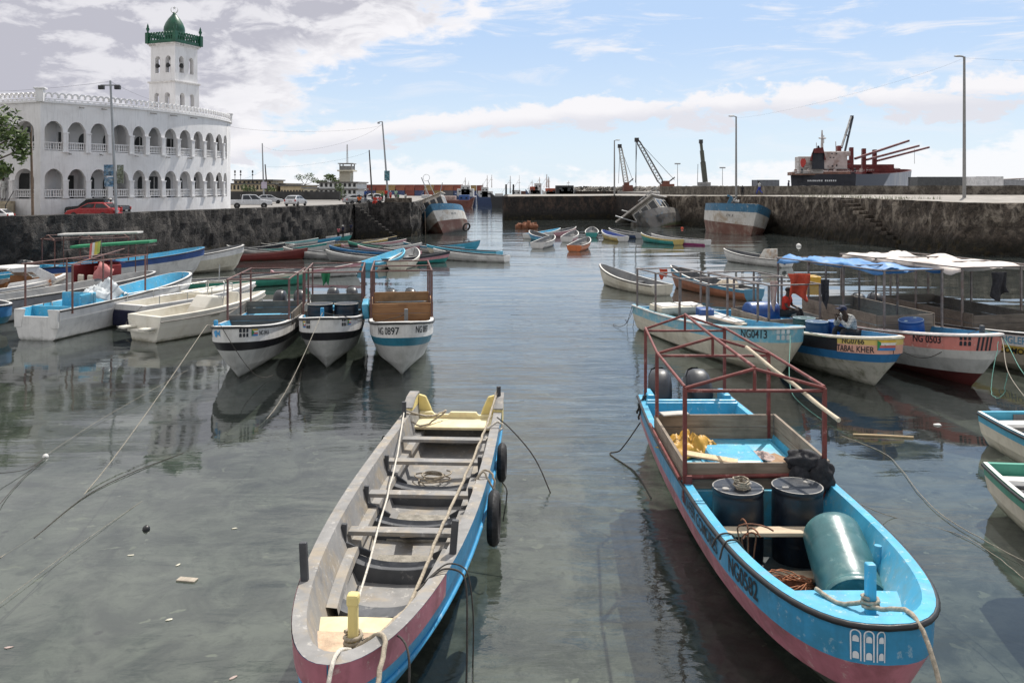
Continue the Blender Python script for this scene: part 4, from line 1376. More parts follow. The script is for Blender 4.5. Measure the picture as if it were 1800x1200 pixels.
M_yel = mat('pale yellow paint', (0.70, 0.58, 0.24), 0.65, 0.12, 2.0, 0.15, 14, dirt=(0.50, 0.42, 0.26), damt=0.55, dscale=2.0)
M_cream2 = mat('cream paint', (0.72, 0.64, 0.40), 0.7, 0.1, 2.0, 0.15, 14, dirt=(0.50, 0.36, 0.22), damt=0.55, dscale=1.4)
M_blk = mat('black rubber strip', (0.014, 0.014, 0.015), 0.45, 0.25, 6)
M_frp = mat('dull anti fouling', (0.07, 0.075, 0.06), 0.8, 0.3, 2, 0.2, dirt=(0.12, 0.11, 0.08), damt=0.5)

def place_axis(stern, bow):
    """location (midships on the water) and heading for a boat whose stern and bow stand at these plan points"""
    s_ = Vector(stern); b_ = Vector(bow); d = b_-s_
    return (s_.x, s_.y, 0.0), math.atan2(d.y, d.x)-PI/2, d.length

# ---- grey open boat in front, left of centre
loc, hd, L = place_axis((-1.16, 18.1), (-1.72, 7.95))
GB = thing('open_boat', 'long grey open boat with pink and blue bow, bare thwarts and yellow foredeck', 'boat', loc, hd)
HB = 1.045
gl = [Line(HB, 0.93, 0.42, 2.3, 2.2, 0, L, 0.95, 1.06, 2.5),
      Line(HB*0.985, 0.93, 0.42, 2.3, 2.15, 0, L*0.997, 0.70, 0.78, 2.5),
      Line(HB*0.96, 0.93, 0.42, 2.2, 2.0, 0, L*0.985, 0.45, 0.55, 2.5),
      Line(HB*0.84, 0.93, 0.40, 2.1, 1.7, 0.03, L*0.955, 0.05, 0.22, 2.5),
      Line(HB*0.55, 0.9, 0.38, 2.0, 1.4, 0.06, L*0.93, -0.18, -0.08, 2.5),
      Line(0, 1, 0.4, 2, 2, 0.08, L*0.92, -0.32, -0.22, 3)]
gh = Hull(gl, [M_cy, M_cy, M_cy, M_frp, M_frp], M_gin, M_gin, g=0.17, floor=0.14, transom_z=0.62, transom_mat=M_gin)
gh.build(GB)
# pink bow panel laid over the top strake
pb = MB()
for sd in (1, -1):
    tt = [0.80+0.20*(1-(1-i/20)**1.7) for i in range(21)]
    pb.grid([[gh.surf(sd, t, 0, -0.01)+Vector((sd*0.006, 0.006*(t > .93), 0)), gh.surf(sd, t, 0, 0.5)+Vector((sd*0.008, 0.008*(t > .93), 0)), gh.surf(sd, t, 0, 1.0)+Vector((sd*0.008, 0.008*(t > .93), 0))] for t in tt], 0, True)
pb.build('bow_panel', M_pink, GB)
bl = MB()
for sd in (1, -1):
    bl.tube([gh.surf(sd, t, 1, 0.96)+Vector((sd*0.015, 0.02*(t > .95), 0)) for t in TS], 0.03, 6)
bl.build('rub_rail', M_cy, GB)
# thwarts, frames (dark faced knees across the floor)
thws = [(0.205, 0.80), (0.335, 0.80), (0.49, 0.79), (0.635, 0.79)]
for t, z in thws: thwart(gh, GB, t, z-0.04, 0.20, 0.06, M_gdk2 if False else M_gin)
for t in (0.385, 0.545, 0.70, 0.845):
    fr = MB(); n_ = 10
    P = []
    a = gh.ig.pt(t, 1); b = gh.fl.pt(t, 1)
    hwid = b.x+0.06
    for i in range(n_+1):
        u = -1+2*i/n_
        zt = 0.40+0.10*abs(u)**2.5+(0.05 if t > 0.8 else 0)
        P.append([(u*hwid, b.y+0.14, 0.05), (u*hwid, b.y+0.14, zt), (u*hwid, b.y-0.14, zt-0.01), (u*hwid, b.y-0.20, 0.05)])
    fr.grid(P, 0, False)
    fr.build('floor_frame', M_gdk, GB, bevel=0.015)
# stringers along the inner sides and side pockets
for sd in (1, -1):
    mb = MB()
    P = []
    for i in range(26):
        t = 0.06+0.80*i/25
        a = gh.ig.pt(t, sd); b = gh.fl.pt(t, sd)
        q = a.lerp(b, 0.52)
        n_ = Vector((-sd, 0, 0))
        P.append([q+n_*(-0.03)+Vector((0, 0, 0.03)), q+n_*0.10+Vector((0, 0, 0.02)), q+n_*0.12+Vector((0, 0, -0.06)), q+n_*0.02+Vector((0, 0, -0.32))])
    mb.grid(P, 0, False)
    mb.build('stringer', M_gin, GB)
M_gdk2 = mat('dark grey bracket', (0.05, 0.053, 0.06), 0.6, 0.2, 4)
for t, dz in ((0.335, 0.02), (0.49, 0.02), (0.645, 0.0)):
    for sd in (1, -1):
        a = gh.ig.pt(t, sd); b = gh.fl.pt(t, sd)
        k = MB(); q0 = a.lerp(b, 0.05); q1 = a.lerp(b, 0.72)
        k.beam(q0+Vector((-sd*0.06, 0.17, 0)), q0+Vector((-sd*0.05, 0.17, -0.30)), 0.07, 0.07)
        k.beam(q0+Vector((-sd*0.05, 0.17, -0.28)), q1+Vector((-sd*0.20, 0.17, 0)), 0.10, 0.08)
        k.build('knee', M_gdk2, GB, bevel=0.012)
# central floor mats (rough non skid) between frames
for t0, t1 in ((0.57, 0.66), (0.73, 0.81), (0.42, 0.52)):
    y0 = gl[0].pt(t0).y; y1 = gl[0].pt(t1).y
    mb = MB(); mb.box((0.05, (y0+y1)/2, 0.185), (0.80, y1-y0, 0.05))
    mb.build('floor_board', mat('gritty floor board', (0.26, 0.24, 0.205), 0.95, 0.3, 8, 0.8, 30), GB, bevel=0.02)
# foredeck
yd = L*0.865
fd = MB()
P = []
for i in range(17):
    t = 0.868+0.088*(1-(1-i/16)**1.7)
    a = gh.ig.pt(t, 1)
    P.append([(-a.x+0.02, a.y, 0.72), (-a.x*0.4, a.y, 0.735), (a.x*0.4, a.y, 0.735), (a.x-0.02, a.y, 0.72)])
fd.grid(P, 0, False)
fd.grid([[P[0][0], (P[0][0][0]*0.8, P[0][0][1], 0.45)], [P[0][3], (P[0][3][0]*0.8, P[0][3][1], 0.45)]], 0, False)
fd.build('foredeck', M_cream2, GB, merge=True)
mb = MB(); mb.box((0.12, L*0.905, 0.745), (0.85, 0.42, 0.03)); mb.build('deck_mat', mat('rusty non skid patch', (0.50, 0.37, 0.26), 0.95, 0.25, 5, 0.6, 30), GB, bevel=0.012)
a = gh.ig.pt(0.955)
mb = MB(); mb.box((0, L*0.958, 0.80), (a.x*1.75, 0.05, 0.20)); mb.build('locker_front', M_yel, GB, bevel=0.01)
mb = MB(); mb.box((-0.05, L*0.922, 0.99), (0.10, 0.11, 0.56)); mb.box((-0.05, L*0.922, 1.29), (0.125, 0.125, 0.13)); mb.build('bow_post', M_yel, GB, bevel=0.03)
# oar posts
for t, sd, h in ((0.845, 1, 0.42), (0.76, -1, 0.40)):
    q = gh.ig.pt(t, sd)
    mb = MB(); mb.beam(q+Vector((sd*0.10, 0, -0.02)), q+Vector((sd*0.13, -0.03, h)), 0.085, 0.075); mb.build('oar_post', M_gdk2, GB, bevel=0.012)
for sd, h in ((1, 0.30), (-1, 0.42)):
    q = gh.ig.pt(0.12 if sd > 0 else 0.03, sd)
    mb = MB(); mb.tube([q+Vector((sd*0.08, 0, -0.05)), q+Vector((sd*0.08, 0, h))], 0.045, 8); mb.build('oar_post', M_gdk2, GB)
# stern: raised yellow quarters, low transom and motor well shelf
for sd in (1, -1):
    st_ = MB()
    a = gh.ig.pt(0.0, sd)
    pr = [(0.0, 0.60), (0.0, 1.14), (0.06, 1.17), (0.42, 1.14), (0.75, 1.0), (0.75, 0.60)]
    vs = []
    for y, z in pr: vs.append((sd*(HB*0.94+0.03*min(1, y)), y, z))
    for y, z in pr: vs.append((sd*(HB*0.94-0.17+0.03*min(1, y)), y, z))
    n_ = len(pr)
    st_.add(vs, [tuple(range(n_)), tuple(range(2*n_-1, n_-1, -1))]+[(i, (i+1) % n_, (i+1) % n_+n_, i+n_) for i in range(n_)])
    st_.add([(sd*0.80, 0.02, 0.6), (sd*0.48, 0.02, 0.66), (sd*0.55, 0.02, 0.86), (sd*0.66, 0.02, 1.10), (sd*0.80, 0.02, 1.14), (sd*0.80, 0.12, 0.6), (sd*0.48, 0.12, 0.66), (sd*0.55, 0.12, 0.86), (sd*0.66, 0.12, 1.10), (sd*0.80, 0.12, 1.14)],
            [(0, 1, 2, 3, 4), (9, 8, 7, 6, 5), (0, 5, 6, 1), (1, 6, 7, 2), (2, 7, 8, 3), (3, 8, 9, 4)])
    cap = MB()
    cap.grid([[(sd*(HB*0.955+0.03*min(1, y)), y, z+0.012), (sd*(HB*0.94-0.18+0.03*min(1, y)), y, z+0.012)] for y, z in pr[1:5]], 0, False)
    qo = st_.build('stern_quarter', M_yel, GB, bevel=0.03)
    cap.build('quarter_cap', M_gin, qo, solid=0.025)
mb = MB()
mb.box((0, 0.52, 0.64), (1.72, 0.72, 0.06))
mb.prism([(-0.78, 0.62), (-0.78, 0.74), (-0.46, 0.74), (-0.42, 0.80), (0.12, 0.80), (0.16, 0.75), (0.46, 0.75), (0.5, 0.80), (0.78, 0.80), (0.78, 0.62)], 0.10, 0, Matrix.Translation((0, 0.12, 0)))
mb.build('motor_shelf', M_cream2, GB, bevel=0.02)
# loose gear in the grey boat
def to_world(root_loc, root_h, p):
    return Vector(root_loc)+Matrix.Rotation(root_h, 3, 'Z') @ Vector(p)
def gw(p): return to_world(loc_g, hd_g, p)
loc_g, hd_g = loc, hd
M_plank = wood('bare pine', (0.52, 0.38, 0.22), (0.62, 0.48, 0.30), 1)
M_oldw = wood('old grey plank', (0.30, 0.26, 0.21), (0.40, 0.35, 0.28), 1)
mb = MB(); mb.box((0, 0, 0), (0.30, 0.46, 0.03)); mb.box((0, -0.30, 0), (0.09, 0.3, 0.03))
o = mb.build('bailing_paddle', M_plank, None, bevel=0.04); o.location = gw((-0.52, L*0.803, 0.47)); o.rotation_euler = (R(16), R(4), hd+R(8))
tag(o, 'pale wooden paddle blade lying against the forward frame of the grey boat', 'paddle')
mb = MB(); mb.box((0, 0, 0), (0.26, 0.85, 0.05)); o = mb.build('plank', M_oldw, None, bevel=0.02); o.location = gw((0.12, L*0.515, 0.30)); o.rotation_euler = (R(16), 0, hd+R(12))
tag(o, 'short weathered plank lying over a frame in the grey boat', 'plank')
mb = MB(); mb.tube([(-0.3, 0, 0), (0, 0.02, 0), (0.3, 0, 0)], 0.045, 8); o = mb.build('wood_stick', M_oldw); o.location = gw((-0.48, L*0.60, 0.26)); o.rotation_euler = (0, R(4), hd+R(20))
tag(o, 'short round stick on the floor of the grey boat', 'stick')
coil = []
rc = random.Random(5)
for i in range(70):
    t = i*0.33
    coil.append(gw((0.15+(0.24+0.10*math.sin(i*0.21))*math.cos(t), L*0.245+(0.20+0.06*math.cos(i*0.3))*math.sin(t), 0.17+0.0018*i)))
tag(MB().tube(coil, 0.014, 5).build('rope_coil', M_rope), 'loose rope coil on the stern floor of the grey boat', 'rope')
# ropes of the grey boat
q = lambda sd, t, dz=0.03, dx=0.0: gw(gh.ig.pt(t, sd)+Vector((sd*(0.08+dx), 0, dz)))
post = gw((-0.05, L*0.922, 0.86))
rope('rope', 'thin pale line running from the stern post to the bow post of the grey boat', 'rope', [gw((0.93, 1.15, 1.05)), gw((0.55, L*0.4, 0.90)), gw((0.02, L*0.88, 0.98)), post], 0.014, M_ropew, 0.0, 10, None, 0.004)
rope('rope', 'thick tan rope along the right side inside the grey boat', 'rope', [gw((-0.86, 0.25, 1.25)), gw((-0.78, 1.4, 0.98)), gw((-0.70, L*0.30, 0.87)), gw((-0.62, L*0.49, 0.86)), gw((-0.55, L*0.635, 0.86)), gw((-0.42, L*0.80, 0.66)), gw((-0.36, L*0.86, 0.78)), gw((-0.22, L*0.915, 0.80))], 0.024, M_rope, 0.01, 8, None, 0.006)
wr = []
for i in range(26):
    t = i*0.75; wr.append(gw((-0.05+0.08*math.cos(t)*1.1, L*0.922+0.08*math.sin(t)*1.1, 0.80+0.006*i)))
tag(MB().tube(wr, 0.02, 6).build('rope', M_rope), 'rope turns wound round the yellow bow post of the grey boat', 'rope')
rope('mooring_rope', 'grey rope going from the yellow bow post over the grey boat bow to the left', 'rope', [gw((-0.05, L*0.93, 0.82)), gw((-0.05, L*1.0, 1.08)), gw((-0.02, L*1.04, 0.3)), gw((0.0, L*1.06, -0.4))], 0.022, M_ropew, 0.0, 8)
rope('mooring_rope', 'thick twisted rope hanging over the grey boat bow right of the post', 'rope', [gw((-0.09, L*0.93, 0.83)), gw((-0.44, L*0.955, 1.09)), gw((-0.46, L*1.02, 0.7)), gw((-0.44, L*1.06, -0.4))], 0.026, M_rope, 0.0, 8, None, 0.004)
rope('mooring_rope', 'dark rope looped from bow post over the pink bow of the grey boat', 'rope', [gw((-0.10, L*0.925, 0.86)), gw((-0.42, L*0.925, 0.98)), gw((-0.70, L*0.965, 0.98)), gw((-0.70, L*0.99, 0.2)), gw((-0.68, L*1.0, -0.4))], 0.012, M_roped, 0.03, 8)
rope('rope', 'dark rope bight hanging over the right gunwale of the grey boat', 'rope', [gw((-0.55, L*0.83, 0.95)), gw((-0.80, L*0.80, 1.06)), gw((-1.06, L*0.805, 1.0)), gw((-1.12, L*0.83, 0.4)), gw((-1.12, L*0.85, -0.4))], 0.012, M_roped, 0.02, 8)
rope('rope', 'second dark strand hanging beside the bight on the grey boat', 'rope', [gw((-0.62, L*0.82, 1.0)), gw((-0.84, L*0.79, 1.08)), gw((-1.07, L*0.79, 1.0)), gw((-1.16, L*0.80, 0.5)), gw((-1.15, L*0.81, -0.4))], 0.009, M_roped, 0.02, 8)
rope('rope', 'dark rope looped at the left stern corner of the grey boat', 'rope', [gw((0.92, 1.1, 1.06)), gw((1.12, 1.3, 0.62)), gw((1.35, 1.15, 0.55)), gw((1.55, 0.4, 0.05))], 0.012, M_roped, 0.10, 8)
rope('rope', 'tangle of tan rope tied round the stern quarter of the grey boat', 'rope', [gw((0.94, 1.1, 1.08)), gw((0.5, 0.75, 0.86)), gw((0.2, 0.3, 0.86)), gw((0.6, 0.9, 0.70)), gw((0.92, 1.05, 0.98)), gw((0.35, 0.55, 0.80))], 0.018, M_rope, 0.08, 8, None, 0.008)
rope('rope', 'thin dark line trailing off the right stern of the grey boat into water', 'rope', [gw((-0.96, 1.6, 1.08)), gw((-1.25, 1.8, 0.9)), gw((-1.7, 2.2, 0.5)), gw((-2.0, 2.6, 0.0))], 0.012, M_roped, -0.03, 8)
rope('rope', 'pale rope lashed round the right rail above the stern tyre of the grey boat', 'rope', [gw((-0.80, 1.9, 0.95)), gw((-1.0, 1.85, 1.06)), gw((-1.08, 1.9, 0.95)), gw((-0.72, 2.1, 0.75))], 0.024, M_ropew, 0.0, 6, None, 0.01)
rope('rope', 'rope lashing holding the forward tyre on the grey boat rail', 'rope', [gw((-0.84, L*0.46, 0.92)), gw((-0.98, L*0.455, 1.06)), gw((-1.12, L*0.46, 1.0)), gw((-1.14, L*0.47, 0.8)), gw((-0.98, L*0.465, 1.07)), gw((-0.86, L*0.47, 0.9))], 0.018, M_rope, 0.0, 6, None, 0.006)
TR = (0, 0, hd+R(90))
tyre('black tyre fender hanging at the right stern side of the grey boat', gw((-1.12, 2.55, 0.52)), (0, 0, hd+R(90)), 0.35, 0.16)
tyre('larger black tyre fender hanging amidships on the grey boat', gw((-1.16, L*0.49, 0.45)), (0, 0, hd+R(90)), 0.42, 0.18)
rope('rope', 'short rope tail dangling below the stern tyre into the water', 'rope', [gw((-1.14, 2.8, 0.25)), gw((-1.24, 3.0, 0.15)), gw((-1.18, 3.2, -0.3))], 0.012, M_roped, 0.0, 6)
# ---- blue boat with canopy frame in front on the right
M_cy2 = mat('bright turquoise paint', (0.06, 0.36, 0.56), 0.42, 0.10, 1.8, 0.08, 12, dirt=(0.15, 0.30, 0.34), damt=0.6, dscale=1.9, wear=(0.46, 0.54, 0.55), wamt=0.55, streak=0.2)
M_cyo = mat('blue topside paint', (0.035, 0.25, 0.45), 0.38, 0.10, 1.6, 0.05, 12, dirt=(0.03, 0.16, 0.25), damt=0.6, dscale=1.7, wear=(0.38, 0.48, 0.52), wamt=0.5, streak=0.35)
M_red = mat('red oxide pipe', (0.16, 0.035, 0.028), 0.6, 0.25, 5, 0.1, 40, wear=(0.42, 0.25, 0.22), wamt=0.5)
M_boxw = wood('crate wood', (0.20, 0.155, 0.115), (0.30, 0.245, 0.19), 0)
M_boxw2 = wood('crate wood lengthwise', (0.20, 0.155, 0.115), (0.30, 0.245, 0.19), 1)
M_boxin = wood('dark crate wood', (0.12, 0.09, 0.065), (0.19, 0.15, 0.11), 0)
loc_b, hd_b, LB = place_axis((3.72, 18.5), (3.70, 8.38))
BB = thing('canopy_boat', 'bright blue boat with red pipe canopy frame and barrels, nearest on the right', 'boat', loc_b, hd_b)
def bw_(p): return to_world(loc_b, hd_b, p)
HB2 = 1.14
bl_ = [Line(HB2, 0.86, 0.45, 3.7, 2.6, 0, LB, 1.02, 1.22, 2.2),
       Line(HB2*0.985, 0.86, 0.45, 3.7, 2.55, 0, LB*0.998, 0.66, 0.80, 2.2),
       Line(HB2*0.93, 0.86, 0.45, 3.2, 2.2, 0, LB*0.985, 0.38, 0.46, 2.2),
       Line(HB2*0.78, 0.86, 0.42, 2.1, 1.6, 0.03, LB*0.94, 0.04, 0.16, 2.2),
       Line(HB2*0.5, 0.85, 0.4, 2.0, 1.4, 0.05, LB*0.92, -0.2, -0.1, 2.2),
       Line(0, 1, 0.4, 2, 2, 0.08, LB*0.91, -0.35, -0.25, 3)]
bh = Hull(bl_, [M_cyo, M_pink, M_pink, M_frp, M_frp], M_cy2, M_cy2, g=0.12, floor=0.16, transom_z=0.85, transom_mat=M_cy2, side_drop=0.80)
bh.build(BB)
rim_rail(bh, BB, M_blk, 0.034, 'rub_rail', 0.035, 0.012)
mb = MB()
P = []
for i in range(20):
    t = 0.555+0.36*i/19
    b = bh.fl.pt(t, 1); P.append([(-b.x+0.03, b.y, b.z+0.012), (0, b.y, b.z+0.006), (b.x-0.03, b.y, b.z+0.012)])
mb.grid(P, 0, False); mb.build('floor', mat('dirty shadowed floor', (0.035, 0.05, 0.055), 0.5, 0.4, 3, 0.1, 20, dirt=(0.08, 0.07, 0.05), damt=0.6, dscale=3), BB)  # dark sheet over the floor: grime plus the hull's inner shadow as colour
# inner ledges along both sides in the forward half
for sd in (1, -1):
    mb = MB(); P = []
    for i in range(22):
        t = 0.60+0.345*i/21
        a = bh.ig.pt(t, sd); b = bh.fl.pt(t, sd); q_ = a.lerp(b, 0.52)
        w_ = 0.20*(1-0.25*(i/21))
        P.append([q_+Vector((sd*0.03, 0, 0.02)), q_+Vector((-sd*w_, 0, 0)), q_+Vector((-sd*w_, 0, -0.34))])
    mb.grid(P, 0, False); mb.build('side_ledge', M_cy2, BB)
# stern bulkhead, benches
mb = MB(); mb.box((0, 0.78, 0.80), (1.86, 0.10, 0.62)); mb.build('stern_bulkhead', M_cy2, BB, bevel=0.025)
mb = MB(); mb.box((0, 1.35, 0.62), (1.95, 0.9, 0.10)); mb.box((0, 0.86, 0.86), (1.9, 0.06, 0.42)); mb.build('stern_bench', M_cy2, BB, bevel=0.02)
for sd in (1, -1):
    mb = MB(); mb.box((sd*0.80, 0.30, 1.02), (0.16, 0.60, 0.28)); mb.build('stern_corner', M_cy2, BB, bevel=0.03)
for x, rz in ((0.50, -0.12), (-0.42, 0.12)):
    o = outboard(BB, x, 0.02, 0.86, M_motorg, R(24), 1.3, rz)
# raised deck of the crate, with hatch
mb = MB(); mb.box((0.03, 4.3, 0.90), (1.98, 2.55, 0.09)); mb.build('deck', mat('scuffed turquoise deck', (0.10, 0.43, 0.60), 0.6, 0.14, 2.2, 0.1, 12, dirt=(0.38, 0.40, 0.38), damt=0.6, dscale=1.3), BB, bevel=0.015)
mb = MB(); mb.box((0.08, 4.45, 1.045), (0.80, 0.95, 0.20)); o_ = mb.build('hatch', M_cy2, BB, bevel=0.06)
mb = MB(); mb.box((0.08, 4.45, 0.955), (0.95, 1.10, 0.025)); mb.build('hatch_rim', M_cy2, o_, bevel=0.01)
mb = MB(); mb.box((0.12, 5.35, 0.99), (0.75, 0.30, 0.10)); mb.build('deck_step', M_cy2, BB, bevel=0.03)
# bulkhead under the front of the crate
mb = MB(); mb.prism([(-0.72, 0.14), (0.72, 0.14), (0.98, 0.93), (-0.98, 0.93)], 0.07, 0, Matrix.Translation((0, 5.57, 0))); mb.build('bulkhead', mat('rust stained turquoise', (0.06, 0.34, 0.50), 0.5, 0.15, 2, 0.08, dirt=(0.16, 0.20, 0.10), damt=0.7, dscale=1.6, streak=0.3), BB)
# wooden crate panels
def panel(p0, p1, z0, z1, th, m, name, parent, n=2, top=None):
    p0 = Vector(p0); p1 = Vector(p1); o = None
    mb = MB()
    for i in range(n):
        a = z0+(z1-z0)*i/n+0.004; b = z0+(z1-z0)*(i+1)/n-0.004
        mb.beam((p0.x, p0.y, (a+b)/2), (p1.x, p1.y, (a+b)/2+0.004*i), th, b-a)
    o = mb.build(name, m, parent, bevel=0.006)
    return o
xl, xr = 1.07, -1.01      # local +x is the left side in the picture
panel((xl, 3.05), (xr, 3.05), 0.96, 1.40, 0.05, M_boxw, 'crate_panel', BB)
panel((xl, 5.62), (xr, 5.62), 0.96, 1.36, 0.05, M_boxw, 'crate_panel', BB)
panel((xl+0.04, 3.0), (xl+0.04, 5.66), 0.96, 1.37, 0.05, M_boxw2, 'crate_panel', BB)
panel((xr-0.04, 3.0), (xr-0.04, 5.66), 0.96, 1.40, 0.05, M_boxw2, 'crate_panel', BB)
mb = MB()
mb.tube([(xl+0.05, 5.70, 1.16), (xr-0.05, 5.70, 1.20)], 0.035, 8)
mb.build('crate_rail', M_red, BB)
mb = MB(); mb.tube([(xl+0.12, 2.9, 1.18), (xl+0.12, 5.70, 1.14)], 0.032, 8); mb.build('crate_rail', M_red, BB)
# canopy frame
EV, RG = 2.50, 2.79
ys = (0.35, 3.05, 5.72)
xs_ = ((0.88, -0.80), (1.09, -0.93), (1.12, -0.97))
rails = []
for y, (a, b) in zip(ys, xs_):
    c = (a+b)/2
    rails.append([(a, y, EV), (c, y, RG)]); rails.append([(c, y, RG), (b, y, EV)])
    rails.append([(a, y, EV-0.04), (b, y, EV-0.04)])
    rails.append([(c, y, RG), (c, y, EV-0.04)])
for k in range(2):
    for f in (lambda p: (p[0], EV), lambda p: (p[1], EV), lambda p: ((p[0]+p[1])/2, RG)):
        p0, z0 = f(xs_[k]); p1, z1 = f(xs_[k+1])
        rails.append([(p0, ys[k], z0+0.02), (p1, ys[k+1], z1+0.02)])
posts = []
for k, (y, (a, b)) in enumerate(zip(ys, xs_)):
    for x in (a, b): posts.append((x, y, 0.80 if k == 2 else 0.98, EV))
canopy(BB, posts, EV, M_red, 0.029, rails)
for x in (xs_[2][0], xs_[2][1]):
    mb = MB(); mb.box((x-0.05*(1 if x > 0 else -1), ys[2]+0.02, 1.12), (0.10, 0.07, 0.16)); mb.build('bracket', M_red, BB)
# forward thwarts
M_thw = wood('scuffed thwart plank', (0.44, 0.34, 0.24), (0.56, 0.46, 0.33), 0)
mb = MB(); mb.box((0.05, 6.90, 0.83), (1.84, 0.24, 0.055)); mb.build('thwart', M_thw, BB, bevel=0.01)
for sd in (1, -1):
    mb = MB(); mb.box((sd*0.86, 6.88, 0.79), (0.26, 0.34, 0.09)); mb.build('thwart_block', M_cy2, BB, bevel=0.03)
mb = MB(); mb.box((0.05, 7.20, 0.36), (1.30, 0.24, 0.05)); mb.build('thwart', M_thw, BB, bevel=0.01)
# foredeck and bow post
fd = MB(); P = []
for i in range(17):
    t = 0.880+0.115*(1-(1-i/16)**1.7)
    a = bh.ig.pt(t, 1)
    P.append([(-a.x+0.015, a.y, 0.90), (-a.x*0.4, a.y, 0.915), (a.x*0.4, a.y, 0.915), (a.x-0.015, a.y, 0.90)])
fd.grid(P, 0, False)
fd.grid([[P[0][i], (P[0][i][0]*0.78, P[0][i][1], 0.45)] for i in range(4)], 0, False)
fd.build('foredeck', M_cy2, BB, merge=True)
mb = MB(); mb.box((-0.17, LB*0.917, 1.16), (0.105, 0.105, 0.58)); mb.build('bow_post', M_cy2, BB, bevel=0.02)
mb = MB(); q_ = bh.ig.pt(0.80, -1); mb.tube([q_+Vector((0.15, 0, -0.45)), q_+Vector((0.13, 0, -0.05))], 0.045, 10); mb.build('oar_socket', M_cy2, BB)
mb = MB(); mb.box((-0.86, 7.75, 0.60), (0.14, 0.22, 0.30)); mb.build('side_knee', M_cy2, BB, bevel=0.02)
# lettering and painted arches
M_ink = mat('black sign paint', (0.016, 0.02, 0.028), 0.5, 0.3, 8)
M_wsign = mat('white sign paint', (0.66, 0.68, 0.70), 0.6, 0.1, 8)
hull_text(bh, BB, 'ALKAFER COMORES', 0.25, 1, 5.05, 0.80, M_ink, 0, 0.92, 0.004)
hull_text(bh, BB, 'NG0582', 0.30, 1, 2.55, 0.83, M_ink, 0, 0.82, 0.005)
hull_shapes(bh, BB, arch_logo(0.34, 0.36), 1, 0.36, 0.92, [M_wsign])
hull_shapes(bh, BB, arch_logo(0.34, 0.36), -1, 1.05, 0.92, [mat('faded sign paint', (0.22, 0.45, 0.62), 0.6)])
# cargo of the blue boat: each a thing of its own
M_drk = mat('navy black barrel plastic', (0.007, 0.011, 0.019), 0.42, 0.25, 3, 0.08, 20, dirt=(0.03, 0.036, 0.045), damt=0.5, dscale=2)
M_lid = mat('dusty grey lid', (0.33, 0.32, 0.30), 0.85, 0.2, 5, 0.1, 30, dirt=(0.12, 0.12, 0.12), damt=0.5, dscale=3)
M_teal = mat('translucent green barrel plastic', (0.04, 0.125, 0.135), 0.36, 0.18, 3.0, 0.06, 20, dirt=(0.10, 0.20, 0.19), damt=0.6, dscale=1.0, wear=(0.25, 0.36, 0.34), wamt=0.25)
drum('barrel', 'dark upright barrel with a coil of rope on its lid in the blue boat', bw_((0.50, 6.38, 0.17)), M_drk, M_lid, 0.355, 1.09)
drum('barrel', 'dark upright barrel with bare dusty lid beside the black jacket in the blue boat', bw_((-0.36, 6.33, 0.17)), M_drk, M_lid, 0.355, 1.09)
ba = bw_((-0.40, 8.38, 0.50)); bb = bw_((-0.55, 7.14, 0.90))
dv_ = (Vector(bb)-Vector(ba)).normalized()
rotq = (-dv_).to_track_quat('Z', 'Y').to_euler()
drum('barrel', 'large faded green barrel lying on its side across the blue boat thwart', bb, M_teal, M_teal, 0.385, 1.24, rot=rotq, plug=False)
cl_ = []
for i in range(60):
    t = i*0.55
    cl_.append(bw_((0.47+(0.07+0.06*rnd.random())*math.cos(t), 6.46+(0.09+0.06*rnd.random())*math.sin(t), 1.27+0.0022*i)))
tag(MB().tube(cl_, 0.013, 5).build('rope_coil', M_rope), 'small bundle of rope lying on the left barrel lid', 'rope')
# cloth things
def cloth(name, label, cat, c, rx, ry, h, m, seed, rz=0.0, n=26, fr=2.6, drape=0.0):
    mb = MB(); P = []
    for i in range(n+1):
        row = []
        for j in range(n+1):
            u = -1+2*i/n; v = -1+2*j/n
            k = Vector((u*fr+seed*5.1, v*fr, seed*2.2))
            r_ = 1-0.28*mnoise.noise(k*0.6)
            e = max(0, 1-(u*u+v*v)*0.62)
            z = h*e*(0.55+0.9*abs(mnoise.noise(k)))+h*0.35*abs(mnoise.noise(k*2.3))*e
            x = u*rx*r_; y = v*ry*r_*(1-0.25*u*u)
            ss_ = Matrix.Rotation(rz, 3, 'Z') @ Vector((x, y, z))
            row.append((c[0]+ss_.x, c[1]+ss_.y, c[2]+ss_.z-drape*max(0, v)**2))
        P.append(row)
    mb.grid(P, 0, True)
    return tag(mb.build(name, m, solid=0.012), label, cat)
M_tarp = mat('mustard tarpaulin', (0.46, 0.25, 0.025), 0.5, 0.25, 4, 0.15, 20)
M_rag = mat('pinkish rag', (0.42, 0.33, 0.30), 0.95, 0.2, 8, 0.3, 40)
M_coat = mat('black jacket cloth', (0.018, 0.018, 0.022), 0.85, 0.3, 6, 0.3, 40)
cloth('tarpaulin', 'crumpled mustard yellow tarpaulin in the crate of the blue boat', 'tarpaulin', bw_((0.62, 3.75, 0.96)), 0.44, 0.50, 0.30, M_tarp, 3, R(20))
cloth('rag', 'pinkish crumpled rag on the crate floor of the blue boat', 'cloth', bw_((-0.42, 4.15, 0.955)), 0.28, 0.26, 0.12, M_rag, 5)
mb = MB(); mb.box((0, 0, 0), (0.34, 0.62, 0.025)); o = mb.build('plank', wood('brown board', (0.26, 0.15, 0.08), (0.34, 0.22, 0.13), 1), None); o.location = bw_((-0.72, 4.35, 0.975)); o.rotation_euler = (0, R(-4), R(24)); tag(o, 'brown board lying by the right panel of the blue boat crate', 'plank')
